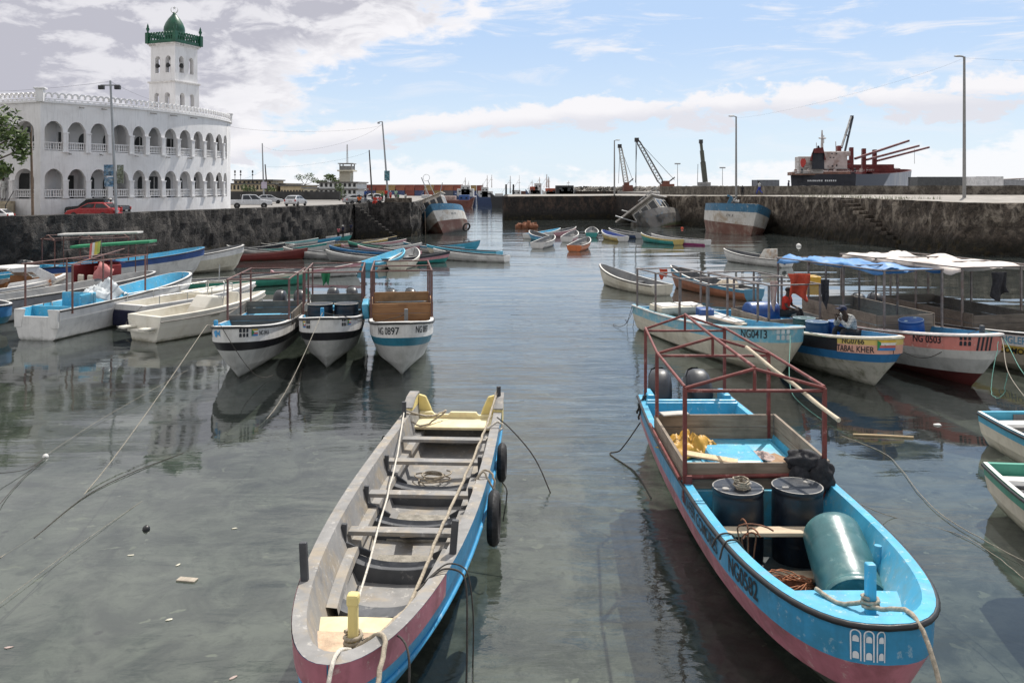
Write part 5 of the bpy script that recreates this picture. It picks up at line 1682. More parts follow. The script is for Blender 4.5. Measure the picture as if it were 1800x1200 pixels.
mb = MB(); mb.box((0, 0, 0), (0.80, 0.22, 0.03)); o = mb.build('plank', M_plank, None, bevel=0.01); o.location = bw_((0.66, 5.42, 1.37)); o.rotation_euler = (0, R(5), R(-16)); tag(o, 'pale plank lying across the front left corner of the crate', 'plank')
mb = MB(); mb.box((0, 0, 0), (0.50, 0.24, 0.03)); o = mb.build('plank', wood('silvery plank', (0.42, 0.40, 0.37), (0.55, 0.52, 0.48), 0), None, bevel=0.01); o.location = bw_((0.78, 3.08, 1.425)); o.rotation_euler = (0, 0, R(12)); tag(o, 'silvery plank on the back left corner of the crate', 'plank')
jk = MB()
jk.blob((-0.70, 5.66, 1.40), (0.30, 0.17, 0.15), 0, 2, 0.30, 22, 14, 2.4)
jk.blob((-0.90, 5.78, 1.22), (0.20, 0.12, 0.24), 0, 3, 0.30, 20, 12, 2.6)
jk.blob((-0.60, 5.74, 1.20), (0.17, 0.10, 0.22), 0, 7, 0.30, 20, 12, 2.6)
o = jk.build('jacket', M_coat, None, sub=1); o.location = loc_b; o.rotation_euler = (0, 0, hd_b)
tag(o, 'crumpled black jacket thrown over the front of the wooden crate', 'jacket')
# grapnel anchor of bent rebar, wire coil in a rusty pot, bucket
M_rust = mat('rusty iron', (0.20, 0.075, 0.035), 0.85, 0.35, 9, 0.3, 60, dirt=(0.09, 0.04, 0.025), damt=0.6, dscale=8)
gn = MB()
cg = Vector((0.56, 7.16, 0.38))
for i, (dx, dy) in enumerate(((0.16, 0.02), (-0.14, 0.10), (-0.02, -0.16), (0.06, 0.15), (0.28, 0.12))):
    top = cg+Vector((dx*0.6, dy*0.5, 0.46+0.04*i))
    pts = [cg+Vector((dx*0.2, dy*0.2, 0)), top]
    for k in range(1, 7):
        a = PI*k/7; pts.append(top+Vector((-dx*0.8*(1-math.cos(a)), dy*0.8*(1-math.cos(a)), 0.09*math.sin(a))))
    gn.tube(pts, 0.011, 6)
o = gn.build('grapnel_anchor', M_rust); o.location = loc_b; o.rotation_euler = (0, 0, hd_b)
tag(o, 'rusty grapnel anchor of bent rebar hooks inside the blue boat', 'anchor')
pt_ = MB(); pt_.lathe([(0.26, 0), (0.30, 0.05), (0.31, 0.24), (0.29, 0.24), (0.27, 0.06)], 20); o = pt_.build('rusty_pot', M_rust); o.location = bw_((0.20, 7.62, 0.19))
tag(o, 'rusty round pot on the floor of the blue boat', 'pot')
cl_ = []
for i in range(90):
    t = i*0.42
    cl_.append(bw_((0.20+(0.30+0.05*math.sin(i*1.7))*math.cos(t), 7.62+(0.24+0.05*math.cos(i*1.3))*math.sin(t), 0.43+0.05*math.sin(i*0.9)+0.0006*i)))
tag(MB().tube(cl_, 0.008, 5).build('wire_coil', mat('rusty wire', (0.34, 0.13, 0.06), 0.8, 0.3, 10)), 'tangled coil of rusty wire on the pot in the blue boat', 'wire')
# bamboo pole leaning out over the frame
bp_ = MB()
pa = bw_((-0.22, 4.2, 2.86)); pb_ = bw_((-1.25, 6.35, 2.25))
a_ = AT(1312, 611, 14.6); b_ = AT(1474, 738, 11.9)
for i in range(24):
    pass
pts = [a_.lerp(b_, i/12)+Vector((0.006*math.sin(i*1.2), 0, 0.006*math.cos(i*0.9))) for i in range(13)]
bp_.tube(pts, [0.030+0.004*(i % 3 == 0) for i in range(13)], 8)
tag(bp_.build('bamboo_pole', wood('bamboo', (0.50, 0.42, 0.30), (0.62, 0.54, 0.42), 1)), 'long pale bamboo pole laid slantwise over the red canopy frame', 'pole')
# ropes
rope('mooring_rope', 'thick rope from the blue bow post over the bow of the blue boat', 'rope', [bw_((0.26, LB*0.872, 0.96)), bw_((0.10, LB*0.90, 0.93)), bw_((-0.10, LB*0.915, 1.01)), bw_((-0.20, LB*0.932, 1.03)), bw_((-0.30, LB*0.985, 1.24)), bw_((-0.36, LB*1.02, 0.9)), bw_((-0.42, LB*1.06, -0.2))], 0.026, M_rope, 0.0, 8, None, 0.004)
wr = []
for i in range(18):
    t = i*0.8; wr.append(bw_((-0.17+0.085*math.cos(t), LB*0.917+0.085*math.sin(t), 0.99+0.006*i)))
tag(MB().tube(wr, 0.02, 6).build('rope', M_rope), 'rope turns wound round the blue bow post', 'rope')
rope('rope', 'dark cord hitched over the left gunwale by the grapnel anchor', 'rope', [bw_((0.75, 7.7, 0.75)), bw_((0.92, 7.75, 1.12)), bw_((1.10, 7.78, 1.14)), bw_((1.20, 7.8, 1.0))], 0.012, M_roped, -0.05, 8)
rope('rope', 'second dark cord hitched over the left gunwale nearer the bow', 'rope', [bw_((0.72, 7.95, 0.75)), bw_((0.90, 7.98, 1.13)), bw_((1.08, 8.02, 1.15)), bw_((1.16, 8.05, 0.95))], 0.012, M_roped, -0.05, 8)
rope('rope', 'coil of dark rope round the left stern post of the blue boat', 'rope', [bw_((0.92, 0.42, 1.06)), bw_((1.02, 0.5, 0.98)), bw_((1.05, 0.3, 0.7)), bw_((0.88, 0.25, 1.05)), bw_((0.8, 0.42, 1.1)), bw_((0.95, 0.5, 1.08)), bw_((1.03, 0.45, 0.6))], 0.022, M_roped, 0.02, 6, None, 0.012)
rope('rope', 'thin dark line floating off the left side of the blue boat', 'rope', [bw_((1.10, 1.1, 0.72)), bw_((1.5, 1.0, 0.12)), bw_((1.7, 0.9, 0.02)), bw_((1.35, 2.0, 0.02)), bw_((1.25, 3.4, 0.01))], 0.014, M_roped, 0.02, 8)
# ------------------------------------------------------------------ the passenger boats moored in rows
def hullpaint(name, c, **k):
    d = dict(rough=0.5, var=0.10, scale=1.4, bump=0.06, bscale=14, dirt=tuple(x*0.45 for x in c), damt=0.45, dscale=1.1, streak=0.25, low=ALG, lowz=(-0.12, 0.16))
    d.update(k)
    return mat(name, c, d['rough'], d['var'], d['scale'], d['bump'], d['bscale'], 0.0, 0.5, d['dirt'], d['damt'], d['dscale'], d['low'], d['lowz'], d['streak'], d.get('wear'), d.get('wamt', 0.0))
M_hwhite = hullpaint('chalky white hull', (0.66, 0.65, 0.63))
M_hgrey = hullpaint('grey white bottom', (0.50, 0.50, 0.49))
M_hblack = hullpaint('black hull band', (0.018, 0.017, 0.022))
M_hteal = hullpaint('teal hull band', (0.03, 0.20, 0.30))
M_hblue = hullpaint('blue hull band', (0.03, 0.17, 0.38))
M_hcream = hullpaint('cream hull', (0.60, 0.56, 0.46), dirt=(0.36, 0.31, 0.22), damt=0.55)
M_hpale = hullpaint('worn pale blue hull', (0.13, 0.36, 0.46), dirt=(0.45, 0.45, 0.40), damt=0.75, dscale=2.0, wear=(0.55, 0.54, 0.50), wamt=0.5)
M_hpink = hullpaint('salmon hull band', (0.55, 0.20, 0.17), wear=(0.62, 0.55, 0.50), wamt=0.5)
M_hred = hullpaint('dark red bottom', (0.11, 0.022, 0.022), low=None)
M_hyel = hullpaint('yellow hull band', (0.60, 0.45, 0.09))
M_hslime = hullpaint('slimy white bottom', (0.50, 0.48, 0.42), dirt=(0.10, 0.10, 0.05), damt=0.8, dscale=1.6)
M_incy = mat('inner turquoise', (0.05, 0.30, 0.50), 0.6, 0.15, 2, 0.08, dirt=(0.16, 0.24, 0.28), damt=0.4)
M_inblue = mat('inner blue', (0.035, 0.20, 0.38), 0.6, 0.2, 2, 0.08, dirt=(0.10, 0.13, 0.15), damt=0.5)
M_ingrey = mat('inner grey', (0.16, 0.165, 0.17), 0.75, 0.2, 2, 0.1, dirt=(0.28, 0.26, 0.23), damt=0.4)
M_indark = mat('inner slate', (0.055, 0.06, 0.068), 0.7, 0.25, 2, 0.1, dirt=(0.15, 0.14, 0.13), damt=0.4)
M_pipe = mat('brown pipe', (0.13, 0.06, 0.05), 0.55, 0.3, 6, 0.1, 40, wear=(0.35, 0.25, 0.22), wamt=0.4)
M_pipeg = mat('grey pipe', (0.17, 0.15, 0.145), 0.5, 0.3, 6, 0.1, 40, dirt=(0.12, 0.06, 0.04), damt=0.6, dscale=4)
M_woodd = wood('dark crate boards', (0.10, 0.085, 0.07), (0.17, 0.145, 0.12), 0)
M_woodo = wood('orange brown boards', (0.27, 0.13, 0.055), (0.38, 0.20, 0.09), 0)
M_woodg = wood('grey brown boards', (0.19, 0.155, 0.125), (0.28, 0.235, 0.19), 0)

def vedette(name, label, stern, bow, strips, inner, rim, hb=1.0, zs=0.95, zb=1.32, crate=None, frame=None, motors=None, post=None, rail=M_blk, cover=None, cat='boat', group=None, bench=M_incy, zlow=0.0):
    loc, hd, L = place_axis(stern, bow)
    t = thing(name, label, cat, loc, hd, group)
    lines = [Line(hb, 0.90, 0.45, 3.4, 2.5, 0, L, zs, zb, 2.4),
             Line(hb*0.985, 0.90, 0.45, 3.4, 2.45, 0, L*0.996, zs-0.36, zb-0.46, 2.4),
             Line(hb*0.93, 0.90, 0.45, 3.1, 2.2, 0, L*0.982, zs-0.58, zb-0.72, 2.4),
             Line(hb*0.80, 0.88, 0.44, 2.6, 1.7, 0.02, L*0.955, 0.06, 0.42, 2.6),
             Line(hb*0.40, 0.86, 0.40, 1.8, 1.2, 0.04, L*0.918, -0.18, 0.0, 2.6),
             Line(0, 1, 0.4, 2, 2, 0.06, L*0.908, -0.34, -0.22, 3)]
    h = Hull(lines, strips, inner, rim, g=0.10, floor=0.25, transom_z=zs-0.25, transom_mat=strips[0], side_drop=0.75)
    h.build(t)
    h.L = L; h.loc = loc; h.hd = hd
    if rail is not None: rim_rail(h, t, rail, 0.035, 'rub_rail', 0.04, 0.01)
    if motors:
        for x, m_ in zip((0.42, -0.42), motors):
            if m_: outboard(t, x, 0.0, zs-0.22, m_, R(20), 1.2, -0.1 if x > 0 else 0.1)
    mb = MB(); mb.box((0, 0.85, zs-0.18), (hb*1.72, 0.08, 0.40)); mb.box((0, 1.3, zs-0.34), (hb*1.72, 0.8, 0.08)); mb.build('stern_bench', bench, t, bevel=0.02)
    if crate:
        m_, y0, y1, z0, z1f, z1b = crate[:6]
        x_ = hb*0.93
        mb = MB(); mb.box((0, (y0+y1)/2, zs-0.08), (x_*1.9, y1-y0, 0.07)); mb.build('deck', bench, t)
        panel((x_, y0), (-x_, y0), z0, z1b, 0.05, m_, 'crate_panel', t)
        panel((x_, y1), (-x_, y1), z0, z1f, 0.05, m_, 'crate_panel', t)
        ms = crate[6] if len(crate) > 6 else m_
        panel((x_+0.04, y0-0.03), (x_+0.04, y1+0.03), z0, (z1f+z1b)/2, 0.05, ms, 'crate_panel', t)
        panel((-x_-0.04, y0-0.03), (-x_-0.04, y1+0.03), z0, (z1f+z1b)/2, 0.05, ms, 'crate_panel', t)
    if cover:
        cv = MB(); P = []
        for i in range(15):
            tt = cover[1]+(0.985-cover[1])*(1-(1-i/14)**1.7)
            a = h.ig.pt(tt, 1)
            P.append([(-a.x+0.02, a.y, a.z-0.16), (-a.x*0.4, a.y, a.z-0.14), (a.x*0.4, a.y, a.z-0.14), (a.x-0.02, a.y, a.z-0.16)])
        cv.grid(P, 0, False)
        cv.grid([[P[0][i], (P[0][i][0]*0.55, P[0][i][1], 0.5)] for i in range(4)], 0, False)
        cv.build('foredeck', cover[0], t)
    if post:
        m_, x, yf, hgt = post
        z_ = zb-0.35
        mb = MB(); mb.box((x, L*yf, z_+hgt/2), (0.11, 0.11, hgt)); mb.build('bow_post', m_, t, bevel=0.02)
    if frame:
        m_, ys_, top, rg, xk = frame
        rails = []; posts = []
        for k, y in enumerate(ys_):
            a, b = hb*xk, -hb*xk
            posts += [(a, y, zs-0.05, top), (b, y, zs-0.05, top)]
            rails.append([(a, y, top), (b, y, top)])
            if rg: rails += [[(a, y, top), (0, y, top+rg)], [(0, y, top+rg), (b, y, top)]]
        for x, z in ((hb*xk, top), (-hb*xk, top))+(((0, top+rg),) if rg else ()):
            rails.append([(x, ys_[0]-0.1, z), (x, ys_[-1]+0.1, z)])
        canopy(t, posts, top, m_, 0.03, rails)
    return t, h
def LW(h, p): return to_world(h.loc, h.hd, p)

M_c1 = [M_motor, M_motor]
# three bow-on boats left of the channel
t1, h1 = vedette('passenger_boat', 'white and black boat numbered NG 0416 with a small blue fish mark on its bow', (-8.95, 34.2), (-7.85, 23.9), [M_hwhite, M_hblack, M_hgrey, M_hgrey, M_hgrey], M_incy, M_hwhite, 1.05, 0.98, 1.62,
    crate=(M_woodd, 3.4, 6.2, 0.95, 1.33, 1.42), frame=(M_pipe, (2.6, 4.4, 6.4), 2.52, 0.0, 0.93), motors=M_c1, cover=(mat('blue foredeck', (0.03, 0.22, 0.46), 0.5, 0.1), 0.70), post=(M_cy, 0.60, 0.93, 0.42))
t2, h2 = vedette('passenger_boat', 'white and black boat in the middle of three with two lidded barrels behind its bow', (-7.0, 35.2), (-5.55, 25.3), [M_hwhite, M_hblack, M_hgrey, M_hgrey, M_hgrey], M_incy, M_hwhite, 1.05, 0.98, 1.66,
    crate=(M_woodd, 3.4, 6.0, 0.95, 1.30, 1.55), frame=(M_pipe, (2.6, 4.4, 6.2), 2.62, 0.0, 0.93), motors=M_c1, cover=(M_indark, 0.84), post=(M_cy, 0.15, 0.90, 0.50))
t3, h3 = vedette('passenger_boat', 'white boat numbered NG 0897 with teal band and orange brown wooden crate', (-4.50, 34.6), (-3.13, 24.3), [M_hwhite, M_hteal, M_hgrey, M_hgrey, M_hgrey], M_indark, M_hwhite, 1.05, 0.98, 1.68,
    crate=(M_woodo, 3.6, 6.3, 1.0, 1.66, 1.72), frame=(M_pipe, (2.6, 4.6, 6.4), 2.75, 0.0, 0.95), motors=M_c1, cover=(M_indark, 0.72), post=(M_ingrey, -0.12, 0.93, 0.62))
M_inkb = M_ink
hull_text(h3, t3, 'NG 0897', 0.30, 1, 1.05, 0.78, M_inkb, 0, 0.85, 0.004)
hull_text(h3, t3, 'NG 0897', 0.28, -1, 0.42, 0.70, M_inkb, 0, 0.80, 0.004)
hull_text(h1, t1, 'NG 0416', 0.20, -1, 0.92, 0.62, M_inkb, 0, 0.8, 0.002)
hull_shapes(h1, t1, window_logo(0.30, 0.26), -1, 0.18, 0.68, [M_inkb])
hull_shapes(h1, t1, [(p, m) for p, m in flag_polys(0.26, 0.20)], -1, 0.58, 0.64, M_fl, name='painted_flag')
hull_shapes(h1, t1, window_logo(0.26, 0.28), 1, 1.30, 0.70, [M_inkb])
fish = [([(0.02+0.13*math.cos(a)*(1+0.2*math.sin(3*a)), 0.12+0.10*math.sin(a)*(1+0.15*math.cos(5*a))) for a in [2*PI*i/16 for i in range(16)]], 0), ([(0.13, 0.12), (0.26, 0.24), (0.24, 0.12), (0.27, 0.03)], 0)]
hull_shapes(h1, t1, fish, 1, 0.62, 0.72, [mat('blue mark paint', (0.05, 0.30, 0.60), 0.6)])
hull_shapes(h2, t2, [(p, m) for p, m in flag_polys(0.22, 0.20)], 1, 1.02, 0.66, M_fl, name='painted_flag')
hull_shapes(h2, t2, window_logo(0.24, 0.28), 1, 0.74, 0.72, [M_inkb])
hull_shapes(h2, t2, window_logo(0.26, 0.28), -1, 0.55, 0.60, [M_inkb])
hull_shapes(h2, t2, [(p, m) for p, m in flag_polys(0.24, 0.18)], -1, 0.88, 0.54, M_fl, name='painted_flag')
# barrels and cover things in these boats
drum('barrel', 'left of two pale lidded barrels at the bow of the middle white and black boat', LW(h2, (0.38, 6.75, 0.84)), M_drk, mat('pale lid', (0.42, 0.40, 0.34), 0.8, 0.2, 5), 0.42, 0.80, plug=False)
drum('barrel', 'right of two pale lidded barrels at the bow of the middle white and black boat', LW(h2, (-0.48, 6.8, 0.84)), M_drk, mat('pale lid', (0.42, 0.40, 0.34), 0.8, 0.2, 5), 0.40, 0.80, plug=False)
mb = MB(); mb.box((0, 0, 0.1), (1.0, 0.8, 0.22)); o = mb.build('hatch_cover', M_cy2, None, bevel=0.05); o.location = LW(h1, (0.0, 4.9, 0.92)); o.rotation_euler = (0, 0, h1.hd); tag(o, 'turquoise hatch cover in the crate of the boat with the fish mark', 'hatch')
mb = MB(); mb.box((0, 0, 0), (1.05, 0.35, 0.10)); o = mb.build('seat_board', M_cy2, None, bevel=0.03); o.location = LW(h2, (0.1, 5.2, 1.30)); o.rotation_euler = (0, R(3), h2.hd); tag(o, 'turquoise board across the crate of the middle white and black boat', 'board')
mb = MB(); mb.box((0, 0, 0), (0.22, 1.5, 0.5)); o = mb.build('seat_board', M_cy2, None, bevel=0.04); o.location = LW(h2, (-1.12, 6.3, 1.38)); o.rotation_euler = (0, R(6), h2.hd); tag(o, 'turquoise board standing on the right rail of the middle white and black boat', 'board')
# sheets of clear plastic on the stem of NG 0897
# mooring ropes of the three
wl = lambda x, y, z=0.0: G(x, y, z)
rope('mooring_rope', 'long pale rope from the fish mark boat bow down into the water on the left', 'rope', [LW(h1, (0.60, h1.L*0.93, 1.5)), LW(h1, (0.72, h1.L*0.985, 1.63)), wl(150, 866), wl(0, 980)], 0.0111, M_ropem, 0.03, 12)
rope('mooring_rope', 'dark rope hanging across the bow of the fish mark boat', 'rope', [LW(h1, (0.45, h1.L*0.95, 1.52)), LW(h1, (0.30, h1.L*1.0, 1.65)), LW(h1, (-0.6, h1.L*1.0, 0.30)), LW(h1, (-1.0, h1.L*0.92, 0.05))], 0.0103, M_roped, 0.10, 10)
rope('mooring_rope', 'pale rope from the middle boat bow dropping to the water in front', 'rope', [LW(h2, (0.15, h2.L*0.90, 1.66)), LW(h2, (0.12, h2.L*1.0, 1.69)), wl(470, 735), wl(330, 800, -0.1)], 0.0103, M_ropem, 0.03, 12)
rope('mooring_rope', 'black rope tying the middle boat bow post to the next boat', 'rope', [LW(h2, (0.10, h2.L*0.90, 1.66)), LW(h2, (-0.5, h2.L*0.985, 1.68)), LW(h3, (0.98, h3.L*0.93, 1.60)), LW(h3, (0.35, h3.L*0.955, 1.70)), LW(h3, (-0.10, h3.L*0.93, 1.80))], 0.0103, M_roped, 0.08, 10)
rope('rope', 'thin line running under water from the bow of the three boats to lower left', 'rope', [wl(322, 796), wl(232, 830, 0.02), wl(150, 872, 0.01), wl(60, 945, 0.0)], 0.009, M_roped, 0.0, 8)

# right hand group
M_tarpb = mat('faded blue tarpaulin', (0.055, 0.20, 0.46), 0.6, 0.18, 1.5, 0.1, 10, dirt=(0.12, 0.27, 0.48), damt=0.5)
M_tarpw = mat('dusty white tarpaulin', (0.64, 0.58, 0.54), 0.75, 0.1, 1.2, 0.1, 10, dirt=(0.50, 0.43, 0.38), damt=0.5)
td1, hd1 = vedette('passenger_boat', 'weathered pale blue and cream boat numbered NG 0413 lying side on', (5.55, 33.4), (7.95, 24.0), [M_hpale, M_hcream, M_hcream, M_hcream, M_hcream], M_incy, M_hpale, 1.0, 0.98, 1.60, frame=(M_pipeg, (0.5, 2.2, 4.2, 6.2), 2.40, 0.0, 0.9), rail=M_hwhite)
hull_text(hd1, td1, 'NG0413', 0.34, 1, 1.85, 0.72, M_inkb, 0, 0.9, 0.004)
hull_shapes(hd1, td1, window_logo(0.40, 0.32), 1, 0.52, 0.80, [mat('pale sign paint', (0.52, 0.58, 0.60), 0.7)])
td2, hd2 = vedette('passenger_boat', 'dark boat with yellow and pink bow panel reading NG0766 TABAL KHER', (8.1, 32.6), (10.25, 22.9), [M_hblack, M_hblue, M_hslime, M_hslime, M_hslime], M_inblue, M_hwhite, 1.02, 0.95, 1.50, crate=(M_woodg, 2.6, 5.0, 0.95, 1.25, 1.35), rail=M_hcream, frame=(M_pipeg, (0.6, 2.6, 5.0), 2.35, 0.0, 0.9))
pb = MB()
for sd, tstart in ((1, 0.868), (-1, 0.93)):
    tt = [tstart+(1-tstart)*(1-(1-i/16)**1.7) for i in range(17)]
    for mi, (v0, v1) in enumerate(((-0.01, 0.48), (0.48, 1.02))):
        pb.grid([[hd2.surf(sd, t, 0, v0+(v1-v0)*j/2)+Vector((sd*0.012, 0.012, 0)) for j in range(3)] for t in tt], mi, True)
pb.build('bow_panel', [hullpaint('worn yellow panel', (0.60, 0.46, 0.13), wear=(0.60, 0.56, 0.45), wamt=0.6), hullpaint('worn pink panel', (0.62, 0.34, 0.26), wear=(0.62, 0.56, 0.50), wamt=0.6)], td2)
def off_decal(h, by):
    o_ = h.decal
    return lambda *a, **k: o_(*a, **{**k, 'off': by})
_dec = hd2.decal
hd2.decal = lambda mb2, side, d, v0, hh, k=0, off=0.008, k_h=None: _dec(mb2, side, d, v0, hh, k, off+0.018 if off else 0.026)
hull_text(hd2, td2, 'NG0766', 0.22, 1, 1.50, 0.44, M_inkb, 0, 0.95, 0.003)
hull_text(hd2, td2, 'TABAL KHER', 0.24, 1, 1.68, 0.94, M_inkb, 0, 0.86, 0.003)
hull_shapes(hd2, td2, flag_polys(0.46, 0.28), 1, 0.42, 0.78, M_fl, name='painted_flag')
td3, hd3 = vedette('passenger_boat', 'salmon, white and grey boat numbered NG 0503 with dark red bottom under the blue awning', (10.9, 33.0), (12.95, 22.9), [M_hpink, M_hwhite, M_hgrey, M_hred, M_hred], M_inblue, M_hwhite, 1.05, 0.95, 1.58, crate=(M_woodg, 2.4, 6.6, 0.95, 1.55, 1.62), rail=M_hwhite, cover=(M_inblue, 0.86), post=(M_indark, -0.05, 0.95, 0.5))
hull_text(hd3, td3, 'NG 0503', 0.30, 1, 2.45, 0.62, M_inkb, 0, 0.9, 0.006)
hull_shapes(hd3, td3, window_logo(0.34, 0.30), 1, 0.90, 0.70, [M_inkb])
hull_shapes(hd3, td3, [([(0.10*i+x, z) for x, z in ((0, 0), (0.05, 0), (0.10, 0.42), (0.05, 0.42))], 0) for i in range(4)], 1, 0.45, 0.98, [M_inkb])
td4, hd4 = vedette('passenger_boat', 'white and yellow boat lettered ANGLERS COMORE at the right edge under the white awning', (14.1, 33.4), (16.3, 22.9), [M_hwhite, M_hyel, M_hcream, M_hcream, M_hcream], M_ingrey, M_hwhite, 1.1, 0.95, 1.52, crate=(M_woodd, 2.2, 6.6, 0.95, 1.50, 1.60), motors=[M_motorg, M_motorg], rail=M_blk)
hull_text(hd4, td4, 'ANGLERS', 0.30, 1, 3.55, 0.82, mat('blue sign paint', (0.10, 0.28, 0.42), 0.6), 0, 0.95, 0.006)
hull_text(hd4, td4, 'COMORE', 0.30, 1, 3.35, 1.0, M_inkb, 1, 0.95, 0.008)
# awnings carried on pipe frames: parts of their boats
def awning(t, h, hb, y0, y1, zt0, zt1, m, name='awning', x0=None, x1=None, sagm=0.18, seed=1, m_pipe=M_pipeg, xo=0.0):
    x0 = -hb if x0 is None else x0; x1 = hb if x1 is None else x1
    mb = MB(); P = []
    n = 30
    for i in range(n+1):
        v = i/n; row = []
        for j in range(n+1):
            u = j/n
            x = x0+(x1-x0)*u+0.04*mnoise.noise(Vector((v*4, u*3, seed)))
            y = y0+(y1-y0)*v
            z = zt0+(zt1-zt0)*v
            bay = abs(math.sin(v*3*PI))
            z += -sagm*bay*math.sin(u*PI)**0.7*0.9 + 0.17*mnoise.noise(Vector((u*3.4+seed, v*4.7, seed*2)))*1.2
            z += 0.06*abs(mnoise.noise(Vector((u*10+seed, v*13, 4))))
            if u < 0.03 or u > 0.97: z -= 0.10+0.16*abs(mnoise.noise(Vector((v*6, seed, 1))))
            row.append((x, y, z))
        P.append(row)
    mb.grid(P, 0, True)
    mb.build(name, m, t, solid=0.012)
    rails = [[(x0, y0, zt0-0.02), (x0, y1, zt1-0.02)], [(x1, y0, zt0-0.02), (x1, y1, zt1-0.02)]]
    posts = []
    for k in range(4):
        v = k/3; y = y0+(y1-y0)*v; z = zt0+(zt1-zt0)*v
        rails.append([(x0, y, z-0.02), (x1, y, z-0.02)])
        for x in (x0, x1): posts.append((max(-hb*0.95, min(hb*0.95, x)), y, 0.90, z))
    canopy(t, posts, 2.8, m_pipe, 0.028, rails)
awning(td3, hd3, 1.05, 0.6, 7.0, 2.88, 3.0, M_tarpb, seed=2)
awning(td4, hd4, 1.15, -0.4, 6.2, 2.92, 2.98, M_tarpw, seed=5, x0=-1.9)
# barrels etc in the right hand boats
M_bblue = mat('blue barrel plastic', (0.02, 0.075, 0.26), 0.4, 0.2, 3, 0.05, 20, dirt=(0.05, 0.12, 0.28), damt=0.4)
M_bnavy = mat('navy barrel plastic', (0.015, 0.06, 0.14), 0.45, 0.2, 3, 0.05, 20)
M_lidw = mat('pale blue lid', (0.35, 0.45, 0.52), 0.6, 0.2, 5)
qq = AT(1336, 543, 29.0)
drum('barrel', 'bright blue barrel lying on its side left of the man in red', Vector((qq.x-0.45, 29.0, 1.22)), M_bblue, M_bblue, 0.40, 1.05, rot=(0, R(90), R(12)), plug=False)
drum('barrel', 'navy barrel with pale lid just behind the bow of the pale blue boat', LW(hd2, (0.40, 6.9, 0.52)), M_bnavy, M_lidw, 0.33, 0.95)
drum('barrel', 'navy barrel standing beside the seated man in the checked shirt', LW(hd2, (-0.30, 7.0, 0.52)), M_bblue, M_lidw, 0.33, 0.95)
drum('barrel', 'dark green barrel half hidden behind the bow of the pale blue boat', LW(hd2, (0.30, 6.05, 0.55)), mat('dark green barrel', (0.02, 0.07, 0.07), 0.4, 0.2), M_lidw, 0.34, 0.9)
drum('barrel', 'blue barrel tilted in the bow of the salmon and white boat', LW(hd3, (0.22, 7.3, 0.62)), M_bblue, M_lidw, 0.36, 0.92, rot=(R(5), R(-7), 0))
mb = MB(); mb.box((0, 0, 0), (0.5, 0.7, 0.55)); o = mb.build('crate_box', M_bblue, None, bevel=0.03); o.location = LW(hd1, (-0.35, 3.6, 1.0)); tag(o, 'blue plastic box beside the white lockers of the pale blue boat', 'box')
for i, (p, d_, lb) in enumerate((((0.0, 2.1, 0.95), (1.75, 1.1, 0.5), 'white double locker box at the stern of the pale blue boat'), ((-0.25, 4.6, 0.98), (1.5, 2.1, 0.10), 'cream board cover amidships in the pale blue boat'))):
    t_ = thing('locker', lb, 'locker', LW(hd1, p), hd1.hd)
    mb = MB(); mb.box((0, 0, 0), d_); mb.build('box', M_hcream, t_, bevel=0.04)
    lm = MB(); lm.box((d_[0]*0.25, 0, d_[2]/2+0.02), (d_[0]*0.42, d_[1]*0.8, 0.04)); lm.build('lid', M_hwhite, t_, bevel=0.015)
    lm = MB(); lm.box((-d_[0]*0.25, 0, d_[2]/2+0.02), (d_[0]*0.42, d_[1]*0.8, 0.04)); lm.build('lid', M_hwhite, t_, bevel=0.015)
mb = MB(); mb.box((0, 0, 0), (0.10, 1.9, 0.45)); o = mb.build('board', M_woodg, None); o.location = LW(hd1, (0.2, 6.2, 1.05)); o.rotation_euler = (0, R(25), hd1.hd+R(6)); tag(o, 'slanting brown board inside the pale blue boat', 'board')
# hanging clothes
def hanging(name, label, top, w_, h_, m, seed, rz=0.0):
    mb = MB(); P = []
    for i in range(15):
        v = i/14; row = []
        for j in range(11):
            u = j/10-0.5
            k = w_*(1-0.45*v*abs(math.sin(seed+v*2.2)))
            x = u*k+0.10*w_*mnoise.noise(Vector((v*2, seed, 0)))
            y = 0.14*w_*math.sin(u*9+seed+v*2)*(0.5+v)
            z = -v*h_*(1-0.18*math.cos(u*5+seed))
            q_ = Matrix.Rotation(rz, 3, 'Z') @ Vector((x, y, z))
            row.append((top.x+q_.x, top.y+q_.y, top.z+q_.z))
        P.append(row)
    mb.grid(P, 0, True)
    return tag(mb.build(name, m, solid=0.02), label, 'clothing')
M_orr = mat('orange red cloth', (0.42, 0.055, 0.025), 0.85, 0.2, 5, 0.2, 30)
hanging('shirt', 'orange red shirt hanging on the pipe frame over the right boats', AT(1404, 481, 28.0), 0.72, 0.80, M_orr, 1.0)
hanging('shirt', 'black shirt hanging on the pipe frame right of the orange red one', AT(1450, 491, 27.0), 0.28, 0.80, M_coat, 2.0)
hanging('cloth', 'pale rag hanging on the pipe frame left of the man in red', AT(1360, 494, 28.5), 0.26, 0.86, M_rag, 3.0)
hanging('trousers', 'black clothes hanging under the white awning at the right', AT(1757, 478, 26.0), 0.5, 0.75, M_coat, 4.0)
hanging('rag', 'small red rag tied to a frame post of the pale blue boat', AT(1166, 473, 32.5), 0.30, 0.34, M_orr, 5.0)
hanging('net_bag', 'green net bag hanging on the pipe frame of the middle white and black boat', AT(573, 478, 30.0), 0.32, 0.42, mat('green net', (0.01, 0.13, 0.05), 0.7), 6.0)
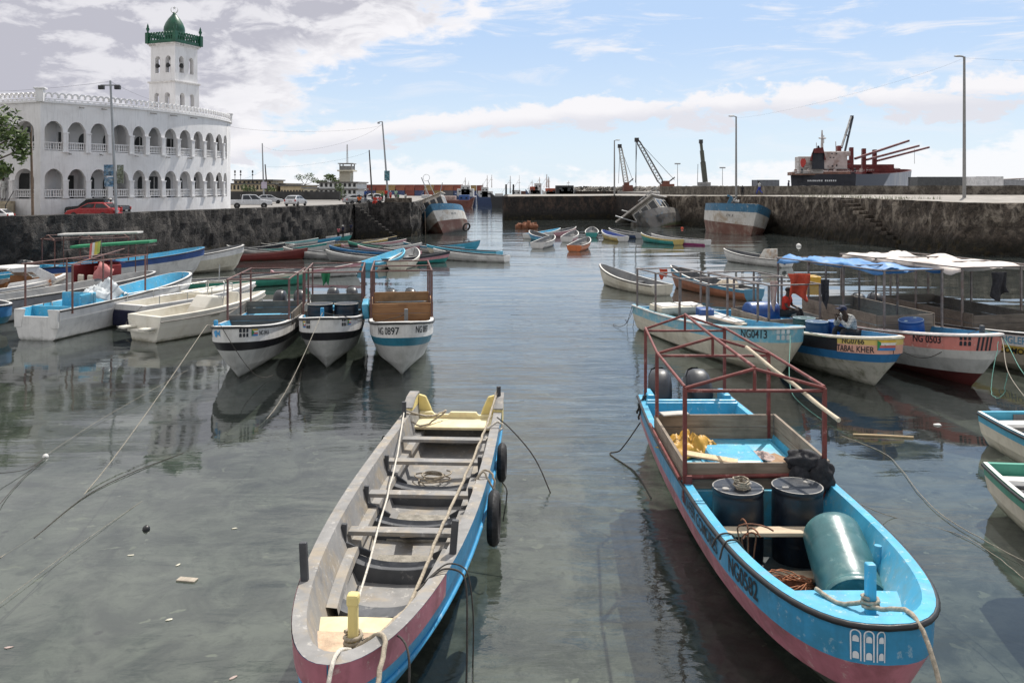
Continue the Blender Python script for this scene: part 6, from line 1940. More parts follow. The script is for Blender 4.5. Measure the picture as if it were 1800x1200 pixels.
# ropes right
rope('mooring_rope', 'brown rope slung from the dark boat bow to the salmon boat bow post', 'rope', [LW(hd2, (0.2, hd2.L*0.985, 1.42)), LW(hd3, (1.02, hd3.L*0.86, 0.70)), LW(hd3, (0.55, hd3.L*0.96, 1.5)), LW(hd3, (0, hd3.L*0.95, 1.62))], 0.0103, M_roped, 0.06, 12)
rope('mooring_rope', 'pale rope from the salmon boat bow post down to the lower right', 'rope', [LW(hd3, (-0.05, hd3.L*0.955, 1.58)), LW(hd3, (-0.2, hd3.L*1.0, 1.48)), AT(1774, 658, 21.0), AT(1830, 730, 19.0)], 0.0119, M_ropem, 0.02, 10)
rope('mooring_rope', 'green rope from the salmon boat bow post down beside the pale one', 'rope', [LW(hd3, (-0.08, hd3.L*0.95, 1.60)), LW(hd3, (-0.35, hd3.L*0.99, 1.46)), AT(1795, 650, 21.5), AT(1830, 690, 20.5)], 0.0095, M_ropeg, 0.03, 10)
rope('rope', 'green rope tail hanging from the knot into the water at right', 'rope', [AT(1770, 655, 21.0), AT(1765, 690, 21.0), AT(1752, 700, 21.0), AT(1742, 684, 21.5), AT(1755, 600, 22.6)], 0.0079, M_ropeg, 0.0, 8, None, 0.01)
rope('mooring_rope', 'green rope from the pale blue boat bow running down to the water', 'rope', [LW(hd1, (0.05, hd1.L*0.95, 1.62)), LW(hd1, (0.15, hd1.L*1.0, 1.40)), AT(1392, 690, 20.4), G(1452, 742), G(1560, 800)], 0.0087, M_ropeg, 0.02, 10)
rope('mooring_rope', 'pale green rope from the pale blue boat bow to the dark boat', 'rope', [LW(hd1, (0.0, hd1.L*0.95, 1.60)), LW(hd2, (0.85, hd2.L*0.83, 1.22)), LW(hd2, (0.3, hd2.L*0.9, 1.25))], 0.0079, M_ropeg, 0.02, 10)
rope('mooring_rope', 'long pale rope crossing the water at lower right, upper of two', 'rope', [G(1478, 765, 0.0), G(1560, 800, 0.02), G(1650, 900, 0.03), G(1830, 1002, 0.05)], 0.0071, M_ropem, 0.0, 12, None, 0.004)
rope('mooring_rope', 'long pale rope crossing the water at lower right, lower of two', 'rope', [bw_((-1.12, 6.1, 1.02)), G(1560, 905, 0.05), G(1700, 945, 0.02), G(1830, 1040, 0.04)], 0.0063, M_ropem, 0.0, 12, None, 0.004)
rope('mooring_rope', 'tangled dark ropes hanging from the stern of the pale blue boat', 'rope', [LW(hd1, (0.95, 0.1, 0.95)), LW(hd1, (1.05, -0.1, 0.3)), G(1100, 562, 0.02), G(1078, 570, 0.02), LW(hd1, (1.2, 0.0, 0.2)), LW(hd1, (0.8, 0.15, 1.0)), G(1112, 575, 0.0)], 0.0087, M_roped, 0.05, 8, None, 0.01)
# ------------------------------------------------------------------ small open skiffs
M_skw = hullpaint('skiff white', (0.60, 0.59, 0.57))
M_rimw = mat('worn white rim', (0.62, 0.61, 0.58), 0.6, 0.12, 3, 0.05, dirt=(0.35, 0.33, 0.30), damt=0.4)
def skin_mats(c):
    return {'white': M_skw, 'cream': M_hcream, 'blue': M_hblue, 'teal': hullpaint('skiff teal', (0.03, 0.27, 0.25)), 'green': hullpaint('skiff green', (0.05, 0.28, 0.20)),
            'cyan': hullpaint('skiff cyan', (0.05, 0.34, 0.50)), 'orange': hullpaint('skiff orange', (0.52, 0.14, 0.035)), 'pink': hullpaint('skiff pink', (0.50, 0.25, 0.28)),
            'red': hullpaint('skiff maroon', (0.16, 0.028, 0.025)), 'dark': hullpaint('skiff dark', (0.03, 0.035, 0.045)), 'navy': hullpaint('skiff navy', (0.02, 0.05, 0.14)),
            'magenta': hullpaint('skiff magenta', (0.40, 0.07, 0.22), low=None), 'yellow': hullpaint('skiff ochre', (0.50, 0.38, 0.12)), 'grey': hullpaint('skiff grey', (0.30, 0.30, 0.30)),
            'lteal': hullpaint('skiff pale teal', (0.20, 0.45, 0.47)), 'oblue': hullpaint('skiff steel blue', (0.06, 0.22, 0.34)), 'rust': hullpaint('skiff rust orange', (0.33, 0.13, 0.07))}[c]
M_in = {'dark': M_indark, 'grey': M_ingrey, 'cyan': M_cy2, 'blue': mat('inner cobalt', (0.02, 0.06, 0.26), 0.6, 0.2), 'lteal': mat('inner pale teal', (0.22, 0.38, 0.38), 0.7, 0.15), 'red': mat('inner brown', (0.12, 0.06, 0.05), 0.8, 0.2)}
def skiff_at(label, loc, hd, top, low, inner='dark', rim=M_rimw, L=6.4, hb=0.80, zs=0.55, zb=0.95, group=None, nth=3, z=0.0, roll=0.0, name='skiff', blunt=1.0, rail=None, mid=None):
    t = thing(name, label, 'skiff', (loc[0], loc[1], z), hd, group, rot=(0, roll, hd))
    lines = [Line(hb, 0.84, 0.42, 1.9*blunt, 1.45*blunt, 0, L, zs, zb, 2.3),
             Line(hb*0.97, 0.84, 0.42, 1.9*blunt, 1.4*blunt, 0, L*0.992, zs*0.70, zb*0.74, 2.3),
             Line(hb*0.90, 0.84, 0.42, 1.9*blunt, 1.3*blunt, 0, L*0.975, zs*0.36, zb*0.44, 2.3),
             Line(hb*0.70, 0.82, 0.40, 1.8, 1.2, 0.02, L*0.94, -0.02, 0.10, 2.3),
             Line(0, 1, 0.4, 2, 2, 0.04, L*0.92, -0.20, -0.10, 2.5)]
    tm, lm = skin_mats(top), skin_mats(low)
    h = Hull(lines, [tm, skin_mats(mid) if mid else lm, lm, lm], M_in[inner], rim, g=0.085, floor=0.10, transom_mat=tm, side_drop=0.75)
    h.build(t); h.loc = (loc[0], loc[1], z); h.hd = hd; h.L = L
    if rail: rim_rail(h, t, rail, 0.028, 'rub_rail', 0.05, 0.008)
    for i in range(nth):
        thwart(h, t, 0.16+0.56*i/max(1, nth-1), zs-0.12, 0.24, 0.05, M_ingrey if inner != 'cyan' else M_cy2)
    return t, h

def skiff(label, xl, xr, ywl, bow, going, top, low, inner='dark', rim=M_rimw, L=6.4, hb=0.78, **k):
    d = CAMH*FPX/(ywl-HZ)
    W = (xr-xl)*d/FPX
    if k.get('group', '').startswith('skiffs crowded') and not k.get('free'):
        L *= 0.92; hb *= 0.90; k['zb'] = min(k.get('zb', 0.95), 0.86); k['zs'] = 0.48
    # choose the heading whose width across the view equals W
    best = None
    for i in range(0, 91):
        a = R(i); w_ = L*math.cos(a)+2*hb*0.8*math.sin(a)
        if best is None or abs(w_-W) < best[0]: best = (abs(w_-W), a)
    a = best[1]
    crowd = k.get('group', '').startswith('skiffs crowded') and not k.pop('free', False)
    if crowd and a > R(24):
        a = R(24); w_ = L*math.cos(a)+2*hb*0.8*math.sin(a)
        dx = (w_-W)*FPX/d
        if bow == 'R': xl -= dx
        else: xr += dx
    c = math.cos(a)*(1 if bow == 'R' else -1); s_ = math.sin(a)*(1 if going == 'far' else -1)
    cx = ((xl+xr)/2-900)*d/FPX
    # keep the near end at the waterline given
    cy = d + abs(math.sin(a))*L*0.35
    cx *= cy/d
    stern = Vector((cx-c*L/2, cy-s_*L/2))
    hd = math.atan2(s_, c)-PI/2
    return skiff_at(label, stern, hd, top, low, inner, rim, L, hb, **k)

GA = 'small boats in the middle of the harbour'
skiff('white skiff with turquoise inside at the far left of the middle group', 918, 996, 419, 'R', 'far', 'white', 'white', 'cyan', group=GA)
skiff('pink sided skiff behind the white one in the middle group', 955, 1024, 416, 'R', 'far', 'pink', 'pink', 'dark', group=GA)
skiff('white skiff with dark inside between the pink and the orange ones', 982, 1026, 425, 'R', 'far', 'white', 'pink', 'dark', group=GA)
skiff('low blue skiff partly hidden behind the nearest white one in the middle group', 922, 972, 425, 'L', 'far', 'blue', 'cyan', 'dark', group=GA)
skiff('nearest white skiff of the middle group, left of the orange one', 930, 988, 436, 'R', 'far', 'white', 'white', 'dark', group=GA, rail=M_blk)
t, h = skiff('bright orange skiff with white rim at the front of the middle group', 992, 1052, 441, 'R', 'far', 'orange', 'orange', 'dark', group=GA, rail=M_blk)
skiff('dark green skiff behind the orange one', 1025, 1056, 417, 'R', 'far', 'teal', 'dark', 'dark', group=GA)
skiff('white skiff with cobalt blue inside right of the orange one', 1054, 1099, 424, 'L', 'far', 'white', 'yellow', 'blue', group=GA)
skiff('dark blue skiff behind and right of the cobalt inside one', 1066, 1128, 419, 'L', 'far', 'grey', 'navy', 'dark', group=GA)
skiff('green skiff with yellow stripe, second from the right of the middle group', 1124, 1193, 430, 'L', 'far', 'yellow', 'teal', 'dark', group=GA)
skiff('white skiff with magenta bottom, rightmost of the middle group', 1142, 1244, 431, 'L', 'far', 'white', 'magenta', 'dark', group=GA, mid='white')
t, h = skiff('cream skiff with grey inside and blue stern lying alone right of the channel', 1042, 1171, 516, 'L', 'far', 'cream', 'cream', 'grey', L=6.0, hb=0.80, rail=M_blk, zb=1.15)
t, h = skiff('blue and rust orange skiff with a heap of net behind the pale blue boat', 1175, 1320, 524, 'L', 'far', 'oblue', 'rust', 'dark', L=6.6, hb=0.80, zb=1.2)
nb_ = MB(); nb_.blob(LW(h, (0, 1.9, 0.52)), (0.55, 0.75, 0.30), 0, 4, 0.18, 20, 12, 3)
tag(nb_.build('fishing_net', M_rope), 'pale heap of fishing net in the blue and rust skiff', 'net')
t, h = skiff('white skiff with a boxy engine housing near the right quay', 1272, 1378, 468, 'L', 'far', 'white', 'white', 'dark', L=6.2, hb=0.85, rail=M_blk)
mb = MB()
mb.prism([(-0.5, 0), (0.75, 0), (0.75, 0.85), (0.10, 0.80)], 0.7, 0, Matrix.Rotation(R(90), 4, 'Z') @ Matrix.Translation((0, -0.35, 0)))
o = mb.build('engine_housing', mat('rust stained white box', (0.62, 0.60, 0.55), 0.7, 0.1, 2, dirt=(0.30, 0.16, 0.06), damt=0.7, dscale=2), t, bevel=0.03); o.location = (0, 1.9, 0.35); o.rotation_euler = (0, 0, PI)
jb = MB()
for i in range(5): jb.blob((-0.3+0.15*i, 0.2+0.05*i, 0.35), (0.3, 0.28, 0.32), 0, i+2, 0.3, 10, 8, 2)
jb.build('motor_wreck', M_iron, t)
# skiffs along and in front of the left quay
GB_ = 'skiffs crowded before the left quay'
skiff('maroon sided skiff with rising bow in front of the crowd by the left quay', 405, 541, 459, 'R', 'far', 'red', 'red', 'red', L=6.8, group=GB_, rim=mat('maroon rim', (0.18, 0.05, 0.045), 0.7), mid='red')
t, h = skiff('white and sea green skiff behind the canopy of the boat with the fish mark', 364, 548, 507, 'R', 'far', 'cream', 'green', 'grey', L=7.4, hb=0.85, group=GB_, zb=1.1)
skiff('white skiff with dark hollow bow raised, leftmost of the two raised bows', 322, 470, 446, 'L', 'far', 'white', 'white', 'dark', L=6.8, group=GB_, zb=1.08, zs=0.5)
skiff('white skiff with dark hollow bow raised, right one of the two raised bows', 391, 520, 438, 'L', 'far', 'white', 'teal', 'dark', L=6.8, group=GB_, zb=1.08, zs=0.5)
skiff('dark hulled skiff with long pale rim and bow up to the right', 415, 500, 448, 'R', 'far', 'dark', 'dark', 'dark', L=6.6, group=GB_, zb=1.08)
skiff('white many ribbed skiff right of the maroon one', 484, 584, 456, 'L', 'far', 'white', 'grey', 'grey', L=6.4, group=GB_)
skiff('blue sided skiff pointing left between the white ones', 567, 656, 453, 'L', 'far', 'blue', 'dark', 'dark', L=6.2, group=GB_, rim=mat('blue rim', (0.04, 0.20, 0.42), 0.6))
skiff('pink sided skiff with ochre bottom behind the turquoise one', 618, 702, 452, 'L', 'far', 'pink', 'yellow', 'dark', L=6.2, group=GB_)
skiff('green rimmed skiff behind the pink sided one', 601, 716, 444, 'L', 'far', 'green', 'dark', 'dark', L=6.6, group=GB_, rim=mat('green rim', (0.04, 0.26, 0.18), 0.6))
skiff('pinkish white skiff with bow raised at right behind the green rimmed one', 640, 717, 439, 'R', 'far', 'pink', 'white', 'dark', L=6.4, group=GB_, zb=1.08)
skiff('turquoise inside skiff with white stern behind the canopy of the wooden crate boat', 640, 718, 474, 'R', 'far', 'cyan', 'cream', 'cyan', L=6.4, hb=0.95, free=True, group=GB_, rim=mat('turquoise rim', (0.10, 0.44, 0.60), 0.6), zb=1.08)
skiff('cream skiff with grey inside beside the turquoise one', 690, 740, 472, 'R', 'far', 'cream', 'cream', 'grey', L=6.4, hb=0.9, free=True, group=GB_, zb=1.08)
skiff('dark rimmed skiff with teal bottom right of the cream one', 736, 796, 465, 'R', 'far', 'dark', 'teal', 'dark', L=6.0, group=GB_, rim=mat('dark rim', (0.04, 0.04, 0.045), 0.7), mid='pink', zb=1.05)
skiff('white skiff with bright blue rim at the right end of the crowd', 740, 869, 452, 'L', 'far', 'cyan', 'cream', 'dark', L=7.2, hb=0.85, group=GB_, rim=mat('turquoise rim', (0.10, 0.44, 0.60), 0.6), mid='cream', zb=1.15)
skiff('bright blue skiff with dark rim behind the right end of the crowd', 776, 849, 442, 'R', 'far', 'cyan', 'cyan', 'dark', L=6.4, group=GB_, rim=mat('dark rim', (0.04, 0.04, 0.045), 0.7), zb=1.08)
skiff('white skiff with slate inside in front of the blue rimmed one', 752, 863, 460, 'L', 'far', 'white', 'white', 'dark', L=6.8, group=GB_)
skiff('pinkish skiff with oars behind the middle white and black boat', 574, 638, 489, 'R', 'far', 'pink', 'white', 'grey', L=6.0, group=GB_)
skiff('teal and white skiff with people at the foot of the quay steps', 556, 620, 426, 'R', 'far', 'white', 'teal', 'grey', L=6.4, group=GB_, zb=1.2)
skiff('blue rimmed skiff in front of the one at the quay steps', 520, 600, 434, 'R', 'far', 'cyan', 'blue', 'dark', L=6.6, group=GB_, rim=mat('blue rim', (0.04, 0.20, 0.42), 0.6))
skiff('skiff with sea green bow close under the quay wall', 428, 514, 432, 'R', 'far', 'green', 'green', 'dark', L=6.6, group=GB_, rim=mat('green rim', (0.04, 0.26, 0.18), 0.6))
skiff('dark skiff with tan rim between the green rimmed and blue rimmed ones', 592, 684, 438, 'R', 'far', 'yellow', 'dark', 'dark', L=6.4, group=GB_)
skiff('white skiff lying behind the ribbed one, bow to the right', 500, 590, 443, 'R', 'far', 'grey', 'white', 'grey', L=6.4, group=GB_)
skiff('pale grey skiff half hidden left of the pink sided one', 560, 640, 462, 'L', 'far', 'white', 'grey', 'dark', L=6.0, group=GB_)
skiff('small white skiff left of the maroon one with hull in shade', 385, 470, 452, 'L', 'far', 'white', 'grey', 'grey', L=5.6, group=GB_)
skiff('long white skiff with teal stripe low between the maroon and the ribbed ones', 470, 575, 447, 'R', 'far', 'teal', 'white', 'dark', L=6.6, group=GB_)
skiff('slate skiff with white rim close behind the maroon one', 420, 520, 441, 'L', 'far', 'dark', 'grey', 'dark', L=6.6, group=GB_)
skiff('pale teal skiff squeezed in behind the slate one', 455, 560, 437, 'R', 'far', 'lteal', 'white', 'grey', L=6.4, group=GB_)
skiff('ochre rimmed dark skiff under the quay steps', 610, 700, 433, 'R', 'far', 'dark', 'dark', 'dark', L=6.4, group=GB_, rim=mat('ochre rim', (0.42, 0.32, 0.14), 0.7))
skiff('white skiff with pink inside stripe in front of the ochre rimmed one', 655, 745, 447, 'R', 'far', 'white', 'pink', 'dark', L=6.4, group=GB_)
skiff('grey blue skiff behind the cream one with grey inside', 700, 770, 445, 'L', 'far', 'oblue', 'white', 'dark', L=6.2, group=GB_)
rt = thing('raft', 'yellow box raft floating behind the orange red shirt on the right', 'raft', G(1418, 500))
mb = MB(); mb.box((0, 0, 0.22), (1.35, 1.0, 0.55)); mb.build('tub', mat('worn yellow plastic', (0.52, 0.30, 0.03), 0.6, 0.2, 3), rt, bevel=0.06)
mb = MB(); mb.box((0, 0, 0.50), (1.15, 0.8, 0.03)); mb.build('deck', mat('ochre board', (0.40, 0.26, 0.06), 0.8), rt)
# right edge dinghies
e1 = skiff_at('blue rimmed white dinghy cut by the right edge, the farther of two', (10.75, 18.3), PI+R(1), 'cyan', 'cream', 'grey', M_rimw, 5.2, 0.92, 0.72, 0.85, blunt=1.3, rail=M_blk, group='dinghies at the right edge')
e2 = skiff_at('green rimmed white dinghy cut by the right edge, the nearer of two', (8.98, 14.75), PI+R(-6), 'green', 'cream', 'dark', M_rimw, 5.0, 0.95, 0.74, 0.85, blunt=1.3, rail=M_blk, group='dinghies at the right edge')
for (t, h), c_ in ((e1, M_rimw), (e2, M_rimw)):
    mb = MB(); mb.box((0, 0.55, 0.55), (1.5, 0.7, 0.05)); mb.build('stern_seat', c_, t, bevel=0.02)
    mb = MB(); mb.box((-0.15, 0.10, 0.58), (0.42, 0.02, 0.18)); mb.build('motor_pad', M_ingrey, t)
# two teal skiffs on the right quay
for (px, w_, d, lb) in ((1395, 51, 118.0, 'pale teal skiff lying on the right quay beside the standing man'), (1497, 58, 101.0, 'pale teal skiff lying alone on the right quay against the parapet')):
    c = AT(px, 340, d); W = w_*d/FPX
    skiff_at(lb, (c.x+W/2, d), PI/2+R(2), 'lteal', 'lteal', 'lteal', M_rimw, W, 0.62, 0.70, 0.95, z=4.66, group='skiffs lying on the right quay', roll=R(-10))
# buoys
for px, y, r_, m_, lb in ((1404, 433, 0.24, M_rimw, 'round white buoy floating near the right quay'), (1199, 402, 0.20, M_orr, 'round reddish buoy floating in front of the sunken cabin wreck'), (80, 803, 0.06, M_rimw, 'small white float where two dark ropes meet at left'), (257, 930, 0.06, M_blk, 'small black float in the water at left')):
    p_ = G(px, y); mb = MB(); mb.blob((0, 0, 0.1*r_), (r_, r_, r_), 0, 1, 0.02, 14, 10)
    mb.lathe([(0.12*r_, 0.9*r_), (0.12*r_, 1.25*r_), (0.0, 1.3*r_)], 8)
    tag(mb.build('buoy', m_, None, p_), lb, 'buoy')
rope('mooring_rope', 'dark rope at the left edge running to the small white float, upper one', 'rope', [G(-40, 832, 0.3), G(40, 826, 0.05), G(80, 803, 0.03)], 0.0065, M_roped, 0.02, 8)
rope('mooring_rope', 'dark rope at the left edge running to the small white float, lower one', 'rope', [G(-40, 930, 0.3), G(0, 885, 0.05), G(40, 840, 0.02), G(80, 803, 0.03)], 0.0071, M_roped, 0.0, 8)
rope('mooring_rope', 'thin line crossing the calm water at left towards the moored boats', 'rope', [G(80, 800, 0.02), G(180, 735, 0.05), G(330, 650, 0.2)], 0.0043, M_ropem, 0.0, 8)
rope('mooring_rope', 'thin pale line low at left fading into the water', 'rope', [G(-20, 1075, 0.03), G(120, 970, 0.03), G(250, 880, 0.0)], 0.0037, M_ropem, 0.0, 8)
# floating debris
mb = MB(); mb.box((0, 0, 0), (0.28, 0.12, 0.02)); o = mb.build('driftwood', M_oldw, None, G(329, 1018, 0.01), bevel=0.008); o.rotation_euler = (0, 0, R(-10)); tag(o, 'small flat bit of driftwood floating at lower left', 'driftwood')
mb = MB(); mb.tube([(-0.62, 0.1, 0.02), (0, 0, 0.025), (0.62, -0.12, 0.02)], 0.022, 6); tag(mb.build('cane', M_plank, None, G(1552, 767)), 'pale broken cane floating right of the blue boat', 'stick')
mb = MB(); mb.blob((0, 0, 0.01), (0.09, 0.06, 0.03), 0, 2, 0.2, 10, 6); tag(mb.build('shell', M_rimw, None, G(1648, 747)), 'white scrap floating left of the right edge dinghies', 'litter')
M_plas = mat('clear litter', (0.55, 0.52, 0.42), 0.4, 0.3)
for i, (px, y, a, lb) in enumerate(((298, 1088, 0.5, 'thin straw of litter drifting at lower left'), (313, 992, 1.2, 'pale square scrap drifting above the driftwood'), (230, 975, 0.2, 'thin pale sliver drifting left of the driftwood'), (15, 1137, 0.3, 'orange scrap floating at the lower left edge'), (412, 928, 0.4, 'small white scrap floating left of the grey boat'), (410, 1190, 0.9, 'reddish scrap at the bottom left of the grey boat'))):
    mb = MB(); mb.blob((0, 0, 0), (0.05, 0.022, 0.006), 0, i, 0.25, 10, 6)
    o = mb.build('litter', M_rag if i in (3, 5) else M_plas, None, G(px, y, 0.006)); o.rotation_euler = (0, 0, a); tag(o, lb, 'litter')

# ------------------------------------------------------------------ boats at the left
# big white boat with turquoise inside, its stern towards us
tf, hf = vedette('open_boat', 'big white boat with turquoise inside, its cut out stern facing the camera at left', (-17.15, 30.8), (-15.4, 40.2), [M_hwhite, M_hwhite, M_hwhite, M_hwhite, M_hwhite], M_cy2, M_hwhite, 1.05, 1.10, 1.55, bench=M_cy2, rail=M_blk)
for sd in (1, -1):
    mb = MB(); mb.prism([(0, 0.45), (0.28, 0.45), (0.42, 1.12), (0, 1.12)], 0.08, 0, Matrix.Translation((sd*0.92, -0.02, 0)) @ Matrix.Rotation(PI if sd > 0 else 0, 4, 'Z')); mb.build('stern_corner', M_hwhite, tf, bevel=0.02)
mb = MB(); mb.box((0.62, 1.9, 1.0), (0.10, 0.9, 0.95)); mb.box((0.0, 2.2, 1.02), (1.4, 0.08, 0.9)); mb.build('console', M_cy2, tf, bevel=0.04)
mb = MB(); mb.tube([(-0.5, 0.9, 0.9), (-0.5, 0.95, 1.2), (-0.2, 1.0, 1.25), (-0.1, 0.95, 0.9)], 0.02, 6); mb.build('hand_rail', M_pipeg, tf)
cloth('plastic_sheet', 'clear plastic sheeting bundled amidships in the big white boat', 'plastic sheet', LW(hf, (0, 3.6, 1.0)), 0.85, 0.9, 0.75, mat('greyed clear plastic', (0.52, 0.56, 0.58), 0.25, 0.2), 8)
canopy(tf, [(0.98, 0.6, 0.9, 2.7), (-0.98, 0.6, 0.9, 2.7), (0.98, 5.0, 0.9, 2.7), (-0.98, 5.0, 0.9, 2.7), (0.98, 2.8, 0.9, 2.7), (-0.98, 2.8, 0.9, 2.7)], 2.7, M_pipe, 0.026, [[(0.98, 0.4, 2.7), (0.98, 5.2, 2.7)], [(-0.98, 0.4, 2.7), (-0.98, 5.2, 2.7)], [(0.98, 0.6, 2.7), (-0.98, 0.6, 2.7)], [(0.98, 2.8, 2.7), (-0.98, 2.8, 2.7)], [(0.98, 5.0, 2.7), (-0.98, 5.0, 2.7)], [(0.98, 0.6, 2.7), (0, 5.0, 2.95)]])
# cream sports boat
M_gel = mat('cream gelcoat', (0.68, 0.65, 0.57), 0.35, 0.08, 1.2, 0.03, 12, dirt=(0.48, 0.43, 0.33), damt=0.5, dscale=0.9, low=(0.20, 0.18, 0.12), lowz=(-0.05, 0.16))
def runabout(name, label, stern, bow, m, inner, hb, zs, zb, group=None):
    loc, hd, L = place_axis(stern, bow)
    t = thing(name, label, 'boat', loc, hd, group)
    lines = [Line(hb, 0.86, 0.38, 1.8, 1.35, 0, L, zs, zb, 2.0), Line(hb*0.99, 0.86, 0.38, 1.8, 1.3, 0, L*0.99, zs-0.16, zb-0.22, 2.0),
             Line(hb*0.93, 0.86, 0.38, 1.7, 1.2, 0, L*0.95, zs-0.40, zb-0.55, 2.0), Line(hb*0.74, 0.86, 0.36, 1.6, 1.05, 0.03, L*0.88, 0.02, 0.24, 2.2), Line(0, 1, 0.4, 2, 2, 0.05, L*0.86, -0.25, -0.15, 2.4)]
    h = Hull(lines, [m, m, m, m], inner, m, g=0.20, floor=0.35, transom_mat=m, side_drop=0.8)
    h.build(t); h.L = L; h.loc = loc; h.hd = hd
    rim_rail(h, t, mat('dull rub strip', (0.30, 0.28, 0.25), 0.6), 0.022, 'rub_rail', 0.17, 0.006)
    return t, h
tg, hg = runabout('sports_boat', 'cream fibreglass runabout with console and windscreen frame in front at left', (-13.2, 30.6), (-10.3, 35.6), M_gel, M_gel, 1.05, 0.92, 1.22)
mb = MB()
mb.prism([(0, 0.35), (1.25, 0.35), (1.15, 1.30), (0.65, 1.36), (0.30, 0.95)], 0.95, 0, Matrix.Translation((0.48, 2.0, 0)) @ Matrix.Rotation(R(90), 4, 'Z')); mb.build('console', M_gel, tg, bevel=0.06)
mb = MB(); mb.box((0, 3.75, 0.55), (0.6, 0.45, 0.4)); mb.beam((0, 3.95, 0.72), (0, 4.08, 1.35), 0.62, 0.12); mb.build('seat', M_gel, tg, bevel=0.07)
mb = MB(); mb.tube([(0.46, 3.15, 0.95), (0.46, 3.25, 1.75), (0.36, 3.28, 1.85), (-0.36, 3.28, 1.85), (-0.46, 3.25, 1.75), (-0.46, 3.15, 0.95)], 0.022, 6); mb.tube([(0.1, 3.28, 1.85), (0.12, 3.3, 2.5)], 0.02, 6); mb.build('windscreen_rail', mat('steel tube', (0.45, 0.45, 0.44), 0.35, metal=0.6), tg)
mb = MB()
for sd in (1, -1):
    mb.box((sd*0.55, -0.22, 0.52), (0.34, 0.62, 0.09))
mb.box((0, -0.10, 0.40), (1.2, 0.3, 0.10)); mb.build('swim_platform', M_gel, tg, bevel=0.03)
hull_shapes(hg, tg, [([(0.045*i, 0), (0.045*i+0.03, 0), (0.045*i+0.034, 0.09), (0.045*i+0.004, 0.09)], 0) for i in range(9)], 1, 3.7, 0.5, [mat('dull badge', (0.36, 0.33, 0.28), 0.5)], 1)
# navy sterned cuddy boat between the two
th_, hh = runabout('cuddy_boat', 'white boat with navy blue stern between the big white boat and the runabout', (-14.9, 33.2), (-11.9, 39.6), M_hwhite, M_gel, 1.05, 0.95, 1.15)
mb = MB(); mb.box((0, -0.02, 0.42), (1.7, 0.10, 0.62)); mb.build('stern_panel', mat('navy stern', (0.008, 0.010, 0.035), 0.4), th_, bevel=0.04)
mb = MB()
for sd in (1, -1):
    mb.tube([hh.ig.pt(t, sd)+Vector((sd*0.10, 0, 0.30)) for t in (0.1, 0.3, 0.5, 0.7)], 0.02, 6)
    for t in (0.1, 0.3, 0.5, 0.7): q_ = hh.ig.pt(t, sd)+Vector((sd*0.10, 0, 0)); mb.tube([q_, q_+Vector((0, 0, 0.30))], 0.018, 6)
mb.build('side_rail', mat('steel tube', (0.45, 0.45, 0.44), 0.35, metal=0.6), th_)
mb = MB(); mb.box((0, 4.1, 1.05), (1.2, 2.0, 0.16)); mb.build('foredeck', M_gel, th_, bevel=0.06)
rope('mooring_rope', 'pale rope from the navy stern down to the cream runabout', 'rope', [LW(hh, (0.7, 0.0, 0.95)), LW(hh, (0.3, -0.4, 0.3)), LW(hg, (0.5, -0.2, 0.6))], 0.0086, M_ropem, 0.1, 8)
# small cabin boat with orange flash
tc, hc = runabout('cabin_boat', 'small white cabin boat with orange flash and black outboard at the left edge', (-24.3, 37.6), (-22.2, 42.6), M_hwhite, M_woodo, 1.05, 0.95, 1.25)
mb = MB()
for sd in (1, -1):
    mb.prism([(1.6, 0.9), (4.3, 1.05), (3.9, 1.35), (3.2, 1.75), (1.8, 1.85), (1.6, 1.75), (1.95, 1.62), (2.9, 1.55), (3.3, 1.22), (1.75, 1.15)], 0.08, 0, Matrix.Translation((sd*0.80, 0, 0)) @ Matrix.Rotation(R(90), 4, 'Z'))
mb.box((0, 2.5, 1.80), (1.68, 1.5, 0.08)); mb.beam((0, 3.25, 1.70), (0, 4.1, 1.25), 1.6, 0.06)
mb.build('cabin', M_hwhite, tc, bevel=0.03)
mb = MB(); mb.box((0, 2.9, 0.95), (1.4, 0.06, 0.8)); mb.box((0.35, 2.5, 0.8), (0.6, 0.7, 0.5)); mb.build('cabin_front', M_woodo, tc)
outboard(tc, 0.0, -0.05, 0.85, M_motor, R(18), 1.3)
hull_shapes(hc, tc, [([(0.10*i, 0.25-0.10*i), (0.10*i+0.12, 0.25-0.10*i), (0.10*i+0.16, 0.36-0.10*i), (0.10*i+0.06, 0.36-0.10*i)], 0) for i in range(5)], 1, 2.0, 0.2, [mat('orange flash', (0.60, 0.20, 0.05), 0.6)], 1)
# long blue and white boat near the wall, second bow beyond, red canopy cabin boat
tl, hl = vedette('open_boat', 'long white boat with dark blue top strake moored under the left quay wall', (-26.4, 47.0), (-19.6, 54.2), [hullpaint('navy top strake', (0.02, 0.07, 0.24)), M_hwhite, M_hwhite, M_hwhite, M_hwhite], M_cy2, M_cy, 1.1, 1.15, 1.75, bench=M_cy2, motors=[M_motor, M_motor], frame=(M_pipe, (0.8, 2.8, 4.8), 2.6, 0.25, 0.9))
tl2, hl2 = vedette('open_boat', 'white boat with flared pointed bow just beyond the long navy striped boat', (-24.6, 52.0), (-18.0, 57.2), [M_hwhite, M_hcream, M_hcream, M_hcream, M_hcream], M_ingrey, M_hwhite, 1.0, 1.0, 1.7)
tr, hr_ = runabout('cuddy_boat', 'small boat with red and purple cloth cabin behind the big white boat', (-21.6, 40.2), (-19.2, 45.0), M_hwhite, M_indark, 0.95, 0.8, 1.0)
mb = MB(); mb.box((0, 3.0, 1.25), (1.6, 0.10, 1.1)); mb.box((0.82, 2.3, 1.2), (0.10, 1.5, 1.0)); mb.box((-0.82, 2.3, 1.2), (0.10, 1.5, 1.0)); mb.build('cloth_cabin', mat('dark red canvas', (0.20, 0.02, 0.022), 0.8, 0.2), tr, bevel=0.04)
